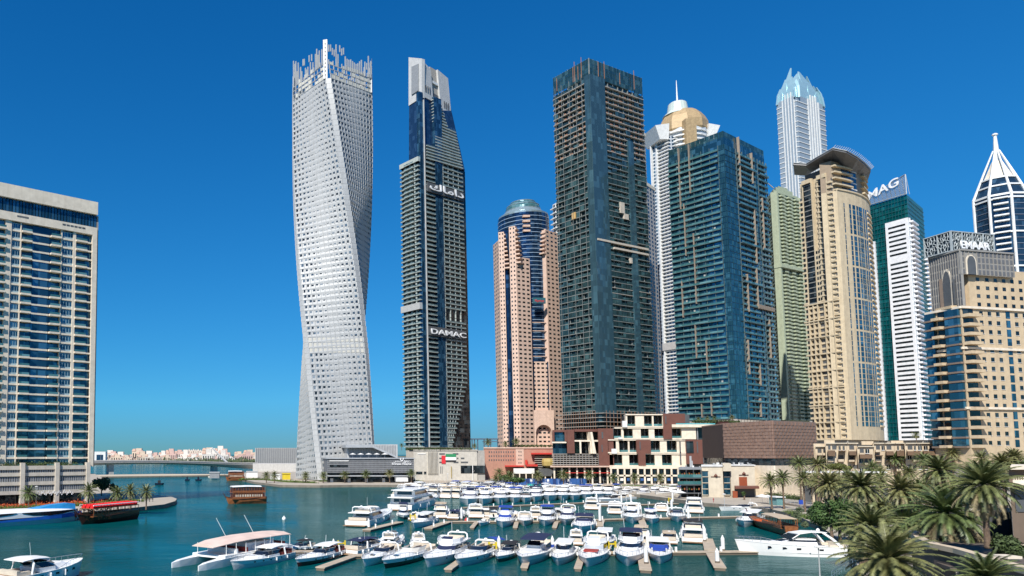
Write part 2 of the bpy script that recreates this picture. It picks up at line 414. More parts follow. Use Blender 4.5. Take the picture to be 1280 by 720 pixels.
def far_hotel():
    D = 2700; c = xat(242, D); z = 3
    t = Tower('hotel', 'huge pale stepped hotel on the horizon left of the bridge mast', 'hotel', (c, D, 0))
    m = pmat('far_hotel_stone', (.60, .52, .45), .85)
    for k in range(23):
        u = (k - 11) / 11; x = c + u * 92; h = 34 * (1 - abs(u) ** 2.4 * .75) + (2 if k % 2 else 0)
        t.part('wing', m, Face((x - 4.4, D), (x + 4.4, D)).v8(0, 1, 2.2, h, -20, 0), None)
        t.part('window_strip', dark_g, Face((x - 1, D), (x + 1, D)).v8(0, 1, 5, h - 3, -.1, .2), None)
        t.part('turret', m, Face((x - 1.6, D), (x + 1.6, D)).v8(0, 1, h + .01, h + 4, -5, -.5), None)
    t.finish()
far_hotel()
# dark belt of trees before the hotel
mb = MB(); rr = random.Random(5)
for i in range(900):
    px = rr.uniform(205, 340); D = rr.uniform(1500, 1540); x = xat(px, D); z = 2 + abs(rr.gauss(3, 3)); s_ = rr.uniform(1, 3)
    mb.add([(x - s_, D + rr.uniform(-2, 2), z - s_), (x + s_, D, z - s_ * .4), (x + rr.uniform(-1, 1), D + 2, z + s_)], [(0, 1, 2)])
o = mb.build('far_trees', pmat('far_foliage', (.05, .07, .03), .9)); o['kind'] = 'stuff'
# ================================================================== TOWERS
def apartment_left():
    D0, D1 = 262, 282
    A = (xat(-60, 253), 253); B = (xat(114.5, D1), D1)
    f = Face(A, B); back = f.n * -26
    t = Tower('apartment_block', 'cream apartment block with stacked balconies on a louvred podium at the left edge', 'building', (B[0] - 20, 280, 1.5))
    top = at(120, 255, D1).z; zb = at(118, 583, D1).z
    poly = [A, B, (B[0] + back.x, B[1] + back.y), (A[0] + back.x, A[1] + back.y)]
    t.solid('wall', cream).prism(inset(poly, .985), zb - .3, top - 4)
    U = lambda px: max(0, min(1, ((lambda r: (r * f.A.y - f.A.x) / (f.u.x - r * f.u.y))((px - CX) / F / 1.0023)) / f.L))
    zz = lambda py: at(118, py, D1).z
    zf = zz(296)
    W = t.solid('wall', cream)
    uR = U(108.5)
    W.hexa(f.v8(uR, 1, zb, zf - .01, -1, 2.0)); W.hexa(f.v8(0, 1, zf, zz(286.5), -1, 2.003))
    W.hexa(f.v8(-.02, 1.0, zz(270.5), top, -26, 2.3))
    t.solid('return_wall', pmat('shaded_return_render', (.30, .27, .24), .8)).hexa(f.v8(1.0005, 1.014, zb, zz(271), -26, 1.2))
    for k in range(42):
        t.part('glass_fin', teal_g, f.v8(k / 42 + .002, (k + 1) / 42 - .004, zz(286.5) + .01, zz(270.5) - .05, .4, 1.2), f)
    for a, b in ((12, 27), (70, 100)):
        ua, ub = U(a), U(b)
        for k in range(6): t.part('vent', dkgrey, f.v8(ua + (ub - ua) * k / 6, ua + (ub - ua) * (k + .8) / 6, zz(291), zz(289), 1.9, 2.05), f)
    nf = 27; fh = (zf - zb) / nf
    bays = [(-60, -26, 'b'), (-24, -1, 'b'), (5, 17.5, 'w'), (19, 32, 'b'), (33, 55, 'g'), (56, 69, 'b'), (70.5, 85, 'w'), (88, 102, 'b')]
    piersx = [(-25, 1.2), (2, 2.2), (86.5, 1.1), (18, .4), (70, .4)]
    for px, w_ in piersx: t.solid('pier', cream).hexa(f.v8(U(px) * f.L - w_ / 2, U(px) * f.L + w_ / 2, zb, zf, -.5, 1.5, frac=False))
    t.solid('window_wall', teal_g).hexa(f.v8(0, uR, zb, zf, -.2, .35))
    for i in range(nf):
        z = zb + fh * i
        for a, b, k in bays:
            ua, ub = U(a), U(b)
            if k == 'w':
                t.part('window_panel', pmat('pale_blue_panel', (.30, .42, .46), .5), f.v8(ua, ub, z + .35, z + fh - .5, .3, 1.0), f)
                n = 4
                for j in range(n):
                    t.part('window', teal_g, f.v8(ua + (ub - ua) * (j + .15) / n, ua + (ub - ua) * (j + .85) / n, z + 1.0, z + fh - .8, .9, 1.05), f)
                t.part('floor_band', cream, f.v8(ua, ub, z - .35, z + .33, .3, 1.3), f)
            else:
                dd = 2.3 if k == 'b' else 1.1
                t.part('balcony', cream, f.v8(ua, ub, z - .35, z + .33, .2, dd), f)
                if k == 'b': t.part('railing', rail_g, f.v8(ua + .002, ub - .002, z + .34, z + 1.1, dd - .1, dd), f)
                if k == 'g': t.part('window', teal_g, f.v8(ua + .002, ub - .002, z + .36, z + fh - .4, .3, .9), f)
        t.part('side_balcony', cream, f.v8(U(103), U(108.8), z - .3, z + .3, .2, 1.5), f)
    # podium
    g = Face((f.A.x, f.A.y - 4), (f.B.x - .2, f.B.y - 4)); pz0 = 1.5; pz1 = zb
    Q = t.solid('podium_wall', pmat('podium_cream', (.55, .50, .42), .7, stain=.2))
    Q.hexa(g.v8(0, 1.0, pz0 + 4.2, pz1, -34, -1.2))
    t.solid('shop_front', dark_g).hexa(g.v8(0, .97, pz0, pz0 + 4.15, -20, -2.5))
    ph = (pz1 - pz0 - 4.2)
    for k in range(3):
        z0 = pz0 + 4.2 + ph * k / 3
        Q.hexa(g.v8(0, 1, z0, z0 + ph * .13, -1.3, .1)); 
        n = 60
        for j in range(n):
            t.part('louvre', grey, g.v8(j / n + .001, (j + .72) / n, z0 + ph * .131, z0 + ph * .30, -1.1, -.25), g)
    Q.hexa(g.v8(0, 1, pz1 - .9, pz1 + .5, -1.4, .15))
    for px in (-34, 33.5, 76, 114):
        u = U(px); Q.hexa(g.v8(u - .015, u + .015, pz0, pz1 + 1.6, -1.2, .8))
    # the name in slim script over the shop fronts: a curling white line
    pts = []
    for i in range(120):
        a = i / 119; p = g.pt(U(50) + (U(96) - U(50)) * a, pz0 + 4.5 + .5 * math.sin(i * 1.15) + .45 * math.sin(i * .37), .9 + .1 * math.cos(i * 1.15)); pts.append(p)
    mb = MB(); mb.tube(pts, .1, 4); mb.build('sign_script', pmat('sign_white', (.8, .8, .8), .4), t.root)
    t.finish()
    # planting on the podium roof
    mb = MB(); rr = random.Random(11)
    for i in range(5200):
        u = rr.random() * .93; p = g.pt(u, pz1 + .5 + abs(rr.gauss(0, .7)), -rr.uniform(.6, 2.6)); s_ = rr.uniform(.15, .45)
        d1 = Vector((rr.gauss(0, 1), rr.gauss(0, 1), rr.gauss(0, 1))).normalized() * s_; d2 = Vector((rr.gauss(0, 1), rr.gauss(0, 1), rr.gauss(0, 1))).normalized() * s_
        mb.add([p, p + d1, p + d2], [(0, 1, 2)])
    o = mb.build('roof_planting', leafm); o['kind'] = 'stuff'
    return f, g, U, zb
leafm = pmat('leaf_green', (.075, .115, .03), .7, scale=.8, var=.6)
apartment_left()

def cayan():
    D = 520; c = at(418.5, 560, D + 22); z0 = 2.0; ztop = zat(104, D); half = 22.5 * D / 545 * 1.06
    t = Tower('twisted_tower', 'silver white skyscraper twisting a quarter turn with a ragged fin crown', 'skyscraper', (c.x, D + 20, z0))
    cy_ = D + half
    def ang(z):  # front face square-on at the height of py 440
        py = CY - F * ((z - H) * cp - D * sp) / (D * cp + (z - H) * sp)
        return math.radians(-(440 - py) * (.166 if py < 440 else .125))
    def ring(z, k=1.0):
        a = ang(z); h = half * k; ch = .12 * h
        q = [(-h + ch, -h), (h - ch, -h), (h, -h + ch), (h, h - ch), (h - ch, h), (-h + ch, h), (-h, h - ch), (-h, -h + ch)]
        return [(c.x + x * math.cos(a) - y * math.sin(a), cy_ + x * math.sin(a) + y * math.cos(a)) for x, y in q]
    nf = 74; fh = (ztop - z0) / nf
    rings = [[(x, y, z0 + fh * i) for x, y in ring(z0 + fh * i)] for i in range(nf + 1)]
    t.solid('wall', silver).loft(rings)
    rr = random.Random(2)
    for i in range(nf):
        za = z0 + fh * i
        r0 = ring(za + fh * .5)
        mech = i in (23, 24, 25)
        for q in (0, 2, 4, 6):
            f = Face(r0[q], r0[(q + 1) % 8]); nc = 12
            for j in range(nc):
                if mech:
                    t.part('louvre', pmat('cream_louvre', (.52, .50, .44), .6), f.v8((j + .2) / nc, (j + .75) / nc, za + fh * .1, za + fh * .85, -.4, .12), f); continue
                o_ = rr.choice([0, 0, .12, -.1, .05]); wd = rr.choice([.40, .48, .48, .54]); hh = rr.choice([.70, .76, .80])
                a = (j + .5 + o_ - wd / 2) / nc
                t.part('window', cay_g if q != 0 or rr.random() < .8 else cay_l, f.v8(a, a + wd / nc, za + fh * .16, za + fh * (.16 + hh), -.5, .05), f)
            # panel ribs standing proud between windows
            for j in range(nc + 1):
                u = j / nc; t.solid('rib', silver).hexa(f.v8(u - .006, u + .006, za, za + fh * .98, -.3, .3))
            t.solid('floor_band', silver).hexa(f.v8(0, 1, za + fh * .965, za + fh * 1.0, -.3, .10))
        for q in (1, 3, 5, 7):
            f = Face(r0[q], r0[(q + 1) % 8]); t.part('corner_panel', silver, f.v8(0, 1, za + .05, za + fh - .05, -.3, .25), f)
    # open crown: cream parapet storeys, then fins of uneven height
    for i in range(4):
        za = ztop + i * fh * .9; r0 = ring(za)
        for q in (0, 2, 4, 6):
            f = Face(r0[q], r0[(q + 1) % 8])
            for j in range(10):
                if rr.random() < .82 - i * .12: t.part('crown_panel', crown_m, f.v8((j + .05) / 10, (j + rr.choice([.6, .95, .95])) / 10, za + .2, za + fh * rr.choice([.6, .8]), -.5, .1), f)
            t.solid('crown_rail', silver).hexa(f.v8(0, 1, za, za + .35, -.4, .3))
            for j in range(11): t.part('crown_post', silver, f.v8(j / 10 - .007, j / 10 + .007, za, za + fh * .9, -.3, .3), f)
    zc = ztop + 3.6 * fh
    for q in (0, 2, 4, 6):
        f = Face(ring(zc)[q], ring(zc)[(q + 1) % 8])
        for j in range(24):
            u = (j + .5) / 24; e = abs(2 * u - 1)
            hgt = fh * (1.2 + 3.2 * e ** 1.4) * rr.uniform(.5, 1.25)
            zs = zc - fh * .8 if rr.random() < .6 else zc + fh * rr.uniform(.4, 2.4)
            if rr.random() < .9: t.part('crown_fin', silver, f.v8(u - .011, u + .008, zs, (zc if zs < zc else zs) + (hgt if zs < zc else fh * 1.3), -.35, .3), f)
    for q in (1, 3, 5, 7):
        f = Face(ring(zc)[q], ring(zc)[(q + 1) % 8]); hh = fh * (5.2 if q in (1, 7) and f.facing() > .3 else 2.2)
        t.part('corner_fin', silver, f.v8(.1, .9, ztop, zc + hh * .75, -.6, .3), f)
        for k in range(9): t.part('corner_opening', dkgrey, f.v8(.38, .62, ztop + 2 + k * fh * .75, ztop + 2 + k * fh * .75 + 1.4, .2, .36), f)
    t.finish()
cay_g = gmat('twisted_window_glass', (.012, .018, .026), (.10, .15, .20), cell=(3, 3, 3.9), metal=.2, share=.5)
cay_l = gmat('twisted_window_blind', (.12, .16, .20), (.32, .36, .40), cell=(3, 3, 3.9), metal=.1, rough=.2)
crown_m = pmat('crown_cream_panel', (.56, .54, .47), .6)
cayan()

def slender():
    """tapering glass tower with the white split top"""
    t = Tower('slender_tower', 'slim blue glass skyscraper with a split white top and white lettering', 'skyscraper', (xat(546, 590), 590, 0))
    z0 = zat(559, 560)
    l, c, r = (507, 578), (531, 560), (588.5, 590)
    P0 = corner_poly(l, c, r)
    zA = at(515, 196, 560).z; zB = at(580, 150, 580).z; zC = at(520, 122, 570).z
    F0 = faces(P0)
    t.solid('wall', dark_g).prism(P0, z0, zA)
    fR, fL = F0[0], F0[3]
    nf = 62; fh = (zA - z0) / nf
    # left: pale green balconies bowed outwards
    for i in range(nf):
        z = z0 + fh * i
        for k in range(4):
            u0, u1 = k / 4, (k + 1) / 4; d = 1.2 + 1.6 * math.sin(math.pi * (k + .5) / 4)
            t.part('balcony', sl_b, fL.v8(u0, u1 - .01, z, z + .55, -.2, d), fL)
            t.part('railing', sl_r, fL.v8(u0, u1 - .01, z + .56, z + 1.5, d - .15, d - .02), fL)
    for k in (1, 2, 3): t.solid('pier', sl_b).hexa(fL.v8(k / 4 - .03, k / 4 + .03, z0, zA, -.2, 1.2))
    t.solid('mechanical_band', silver).hexa(fL.v8(0, 1, z0 + fh * 29, z0 + fh * 30.4, -.2, 3.0)); t.solid('mechanical_band', sl_b).hexa(fL.v8(0, 1, z0 + fh * 61, z0 + fh * 62, -.2, 2.4))
    # right: glass strip, balconies, glass strip
    t.solid('corner_glass', blue_g).hexa(fR.v8(-.0, .07, z0, zC, -3, .5)); t.solid('corner_glass', blue_g).hexa(fR.v8(.30, .46, z0, zC, -3, 1.2))
    t.solid('pier', silver).hexa(fR.v8(.072, .08, z0, zC - 6, -1, 1.6))
    for i in range(nf):
        z = z0 + fh * i; e = max(0, (.92 - .35 * max(0, (14 - i) / 14)) - .46)
        t.part('balcony', sl_b, fR.v8(.09, .295, z, z + .4, -.2, 1.4), fR)
        t.part('railing', sl_r, fR.v8(.09, .295, z + .41, z + 1.4, 1.2, 1.35), fR)
        if i not in (28, 29):
            t.part('balcony', sl_b, fR.v8(.465, .46 + e, z, z + .4, -.2, 1.5), fR)
            t.part('railing', sl_r, fR.v8(.465, .46 + e, z + .41, z + 1.4, 1.3, 1.45), fR)
        for k in range(4): t.part('partition', sl_b, fR.v8(.47 + e * k / 4, .476 + e * k / 4, z + .46, z + fh, -.2, 1.2), fR)
        t.part('side_balcony', sl_b, F0[0].v8(1.0, 1.035, z, z + .4, -6, -2), fR)
    # upper body: tapered
    def ring(z):
        k = (z - z0) / (zC - z0)
        q0 = P0; cx_, cy_ = cen(P0)
        Lx = xat(511.5, 575, 560) ; s_ = max(0, (z - zA) / (zC - zA))
        r_px = 588.5 - (588.5 - 572) * s_; l_px = 516.5 + 1.5 * s_
        return [(x, y, z) for x, y in corner_poly((l_px, 576), (532 + 3 * s_, 562), (r_px, 588))]
    zz = [zA + (zC - zA) * i / 8 for i in range(9)]
    t.solid('upper_wall', up_g).loft([ring(z) for z in zz])
    n2 = 21; fh2 = (zC - zA) / n2
    for i in range(n2):
        z = zA + fh2 * i; r_ = ring(z); f = Face(r_[0][:2], r_[1][:2])
        stop = .92 if i < 13 else .70
        t.part('balcony', sl_b, f.v8(.30 if i > 4 else .09, stop - (.02 * (i - 13) if i > 13 else 0), z, z + .5, -.3, 2.0), f)
        t.part('railing', sl_r, f.v8(.30 if i > 4 else .09, stop - (.02 * (i - 13) if i > 13 else 0), z + .51, z + 1.4, 1.7, 1.9), f)
    rT = ring(zz[6]); f = Face(rT[0][:2], rT[1][:2]); zs = at(575, 152, 585).z
    t.solid('corner_glass', pmat('pale_glass_wall', (.16, .30, .42), .15, .3)).hexa(f.v8(.94, 1.06, z0 + fh * 49, zs - 6, -8, -.4))
    # split white top
    r_ = [p[:2] for p in ring(zC)]; fr, fl = Face(r_[0], r_[1]), Face(r_[3], r_[0])
    zpk = at(514, 71, 575).z; zp2 = at(530, 76, 565).z; zp3 = at(540, 87, 580).z; zp4 = at(553, 93, 585).z
    def slab(fc, u0, u1, zb, za_, zb_, d0, d1, nm, m, lean=0):
        q = fc.v8(u0, u1, zb, za_, d0, d1); q = [list(p) for p in q]
        for i in (5, 6): q[i][2] = zb_
        for i in (4, 5, 6, 7): q[i][0] += lean
        t.part(nm, m, q, fc)
    slab(fl, 0, 1.01, zC - 4, zpk, zp2, -2.5, .6, 'crown_wall', pmat('slender_crown_panel', (.50, .50, .49), .55, stain=.2), .6)
    slab(fl, .28, .8, zC + 3, zC + (zpk - zC) * .72, zC + (zpk - zC) * .68, .3, 1.3, 'crown_louvre', grey, .4)
    slab(fr, .05, .36, zC - 3, zp2, zp2 - 4, -3, .6, 'crown_wall', pmat('slender_crown_panel', (.50, .50, .49), .55, stain=.2), -1.6)
    slab(fr, .63, 1.0, zC - 9, zp3 - 1, zp4 - 2, -6, .6, 'crown_wall', pmat('slender_crown_panel', (.50, .50, .49), .55, stain=.2), -2.4)
    slab(fr, .40, .62, zC - 2, zp3 - 1, zp3 - 1, -10, -1.5, 'crown_core', conc, -1.6)
    slab(fr, .40, .62, zC + 2, zC + 6, zC + 6, -2, -1.2, 'crown_opening', dkgrey, -.4)
    slab(fr, .40, .62, zC + 14, zC + 16, zC + 16, -2, -1.0, 'crown_beam', white, 0)
    for u in (.1, .17, .24, .74, .81, .88): slab(fr, u, u + .025, zC + 2 - 5 * (u > .5), zC + 7.5 - 5 * (u > .5), zC + 7.5 - 5 * (u > .5), .3, .7, 'crown_slot', dkgrey)
    # lettering
    sw = pmat('sign_white', (.8, .8, .8), .4)
    for py, s_, pxs in ((417.5, 'DAMAC', (535.5, 579.5)), (241.5, 'داماك', (534, 577))):
        z = zat(py, 575) - 1.2; ua = lambda px: (((px - CX) / F / 1.0023 - 0) * fR.A.y - fR.A.x) / (fR.u.x - (px - CX) / F / 1.0023 * fR.u.y)
        shift = 0.0246 * 1.0
        p0, p1 = ua(pxs[0] + (560 - py) * .0172), ua(pxs[1] + (560 - py) * .0172)
        zb = z - 1
        t.solid('sign_backing', dkgrey).hexa(fR.v8(p0 - 2, p1 + 1, zb - 1, zb + 6.2, .5, 2.4, frac=False))
        if s_ == 'DAMAC': text_mesh(s_, 5.6, sw, 'sign_lettering', t.root, fR.pt(p0 / fR.L, zb + .4, 3), (*fR.u, 0), (0, 0, 1), .6, width=p1 - p0, bold=.07)
        else: text_mesh('\uFED9\uFE8E\uFEE3\u0627\u062F', 7.6, sw, 'sign_lettering', t.root, fR.pt(p0 / fR.L, zb + 1, 3), (*fR.u, 0), (0, 0, 1), .6, width=p1 - p0, bold=.12)
    t.base = (P0, z0 - (0 if 'slender' not in ('site_tower', 'teal_tower', 'green_tower', 'emaar_building') else 7))
    t.finish()
up_g = gmat('upper_blue_glass', (.02, .055, .12), (.05, .12, .22), metal=.45, share=.2)
sl_b = pmat('grey_green_balcony', (.38, .42, .40), .6); sl_r = gmat('grey_green_railing', (.08, .13, .14), (.20, .28, .28), metal=.1, rough=.15)
slender()

def pink_tower():
    D = 575; cxp = 664; t = Tower('pink_hotel_tower', 'pink stone hotel tower round a blue glass cylinder under a glass dome', 'skyscraper', (xat(662, D), D + 18, 0))
    z0 = zat(560, D); c = at(cxp, 560, D); R = (xat(696, D) - xat(632, D)) / 2; cy_ = D + R + 2; c = at(661.5, 560, cy_)
    ztop = zat(263, D); zs = zat(296, D)
    n = 28
    cyl = [(c.x + R * math.cos(a), cy_ + R * math.sin(a)) for a in [i * 2 * math.pi / n for i in range(n)]]
    t.solid('glass_cylinder', mar_g).prism(cyl, z0, ztop)
    nf = 56; fh = (ztop - z0) / nf
    for i in range(nf):
        z = z0 + fh * i; t.solid('glazing_bar', pmat('blue_grey_bar', (.26, .36, .48), .3)).lathe([(R + .25, z), (R + .25, z + .45)], c.x, cy_, 28)
    t.solid('dome_base', pmat('dome_metal', (.32, .42, .46), .3, .5)).lathe([(R * .98, ztop), (R * .98, ztop + 1.5), (R * .85, ztop + 3), (R * .7, ztop + 6)], c.x, cy_, 28)
    t.solid('dome', gmat('dome_glass', (.06, .16, .18), (.16, .30, .32), metal=.3, rough=.15)).lathe([(R * .7 * math.cos(a), ztop + 6.01 + R * .5 * math.sin(a)) for a in [i * math.pi / 14 for i in range(7)]] + [(.2, ztop + 6 + R * .51)], c.x, cy_, 24)
    for k in range(3): t.solid('dome_ring', pmat('dome_metal', (.3, .4, .44), .3, .5)).lathe([(R * .7 * math.cos(k * .4) + .15, ztop + 6 + R * .5 * math.sin(k * .4)), (R * .7 * math.cos(k * .4) + .15, ztop + 6.5 + R * .5 * math.sin(k * .4))], c.x, cy_, 24)
    def blk(pa, pb, Da, Db, ptop, depth, cols, wf=.42, hf=.4, bal=True, win=dark_g):
        A, B = (xat(pa, Da), Da), (xat(pb, Db), Db); f = Face(A, B); zt = zat(ptop, (Da + Db) / 2)
        t.solid('wall', pink).hexa(f.v8(0, 1, z0, zt, -depth, 0))
        m_ = round((zt - z0) / fh); h_ = (zt - z0) / m_
        t.windows(f, z0, zt, m_, cols, win, wf, hf, d=.05, zo=.3)
        return f, zt, m_, h_
    # four stone piers
    fa, za, na, ha = blk(629.5, 636.5, D + 1, D - 1, 290, 9, 2)
    fb, zb_, nb, hb = blk(643, 651, D - 6, D - 9, 283, 5, 2)
    fc, zc_, nc_, hc = blk(651.2, 668.5, D - 9, D - 3, 322, 5, 3, wf=.55)
    fd, zd, nd, hd = blk(689.5, 705, D + 1, D + 10, 289, 9, 3, wf=.5)
    t.solid('glass_bay', mar_g).hexa(Face((xat(635, D), D + 2.5), (xat(646, D), D + 1)).v8(0, 1, z0, zat(287, D), -4, 0))
    t.solid('core_wall', pink).hexa(Face((xat(632, D), D + 3), (xat(641, D), D + 3)).v8(0, 1, z0, zat(298, D), -16, 0)); t.solid('core_wall', pink).hexa(Face((xat(690, D), D + 12), (xat(703, D), D + 12)).v8(0, 1, z0, zat(300, D), -20, 0))
    sf = Face((xat(632, D), D + 19), (xat(632, D), D + 3)); t.windows(sf, z0, zat(298, D), 53, 4, dark_g, .4, .42)
    # lower stone infill under the glass between the right piers, with its rows of windows
    fe, ze, ne, he = blk(667.5, 689.5, D + 1, D + 2, 452, 4, 4, wf=.6)
    ff, zf_, nf_, hf_ = blk(636.5, 643, D + 1, D, 560 - 14, 4, 1, wf=.3)
    t.solid('dark_slot', mar_g).hexa(fe.v8(.0, .12, z0 + (ze - z0) * .30, ze, .0, .35)); t.solid('dark_slot', mar_g).hexa(fe.v8(.88, 1, z0 + (ze - z0) * .30, ze, .0, .35))
    for k, (fx, zt) in enumerate(((fa, za), (fb, zb_), (fd, zd))):
        for i in range(9):
            z = zt - 3 - i * ha * 1.0; w_ = 1 + i * .35
            t.part('terrace', pink, fx.v8(1.0, 1.0 + w_ / fx.L, z, z + 1.1, -6, .2), fx)
            if k == 2 and i < 6: t.part('terrace', pink, fx.v8(-w_ / fx.L, 0, z, z + 1.1, -6, .2), fx)
    for fx, a, b in ((fe, .0, 1.), ):
        for i in range(26): t.part('glass_bay_band', pink, fx.v8(a, b, ze + 4 + i * fh * 2.0, ze + 4.5 + i * fh * 2, -1.2, -.1), fx) if i < 5 else None
    for i in range(0): t.part('balcony', pink, fc.v8(1.0, 1.18, z0 + fh * (14 + i * 2), z0 + fh * (14 + i * 2) + .8, -3, .4), fc)
    # slanting stone brackets high on the glass
    for a in (-2.45, -1.0):
        x, y = c.x + (R + .6) * math.cos(a), cy_ + (R + .6) * math.sin(a)
        t.part('bracket', pink, Face((x - .7, y), (x + .7, y)).v8(0, 1, ztop - 30, ztop - 14, -1, .5), None); t.part('bracket', pink, Face((x - .7, y), (x + 3, y)).v8(0, 1, ztop - 31, ztop - 28, -1, .5), None)
    for i in range(4): 
        x = c.x - 5; t.part('bracket', pink, Face((x - 2.5, cy_ - R - .9), (x + 3, cy_ - R - .9)).v8(0, 1, ztop - 5 - i * 4, ztop - 3.4 - i * 4, -2, .3), None)
    # glass bay on the left of the base, grand arch on the right
    t.solid('glass_bay', mar_g).hexa(Face((xat(635, D), D - 4), (xat(642.5, D), D - 4)).v8(0, 1, z0, zat(530, D), -3, .2))
    A, B = (xat(666, D), D - 2.5), (xat(692, D), D - 2.5); g = Face(A, B); zt = zat(513, D)
    na_ = 16; arch = [(.12, z0), (.12, zat(541, D))]
    zc0 = zat(541, D); rad = .38 * g.L
    arch += [(.5 - .38 * math.cos(math.pi * i / na_), zc0 + rad * math.sin(math.pi * i / na_)) for i in range(na_ + 1)] + [(.88, z0)]
    outer = [(0, z0), (0, zt), (1, zt), (1, z0)]
    # arch wall as strips above and beside the opening
    W = t.solid('arch_wall', pink)
    W.hexa(g.v8(0, .12, z0, zt, -6, 0)); W.hexa(g.v8(.88, 1, z0, zt, -6, 0))
    for i in range(na_):
        u0, q0 = arch[2 + i]; u1, q1 = arch[3 + i]
        v = [list(p) for p in g.v8(u0, u1, q0, zt, -6, 0)]
        v[0][2] = q0; v[3][2] = q0; v[1][2] = q1; v[2][2] = q1; W.hexa(v)
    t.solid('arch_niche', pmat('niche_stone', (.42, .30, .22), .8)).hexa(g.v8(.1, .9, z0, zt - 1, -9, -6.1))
    for j in range(3):
        for i in range(5): t.part('niche_window', dark_g, g.v8(.25 + j * .2, .33 + j * .2, z0 + 2 + i * 3.6, z0 + 3.8 + i * 3.6, -6.3, -6.02), g)
    # dark teal sign board
    b = Face((xat(668, D), D - 6), (xat(684, D), D - 5)); t.solid('sign_board', pmat('sign_teal_board', (.03, .12, .15), .4)).hexa(b.v8(0, 1, zat(381, D), zat(374, D), -1, .4))
    text_mesh('Marriott', 3.2, pmat('sign_red', (.55, .05, .05), .5), 'sign_lettering', t.root, b.pt(.12, zat(379.6, D), .5), (*b.u, 0), (0, 0, 1), .2, width=b.L * .76)
    t.base = ([(xat(630, D), D), (xat(705, D), D), (xat(705, D), D + 36), (xat(630, D), D + 26)], z0, pink)
    t.finish()
mar_g = gmat('sapphire_glass', (.012, .035, .085), (.05, .13, .26), metal=.55, share=.25)
pink_tower()

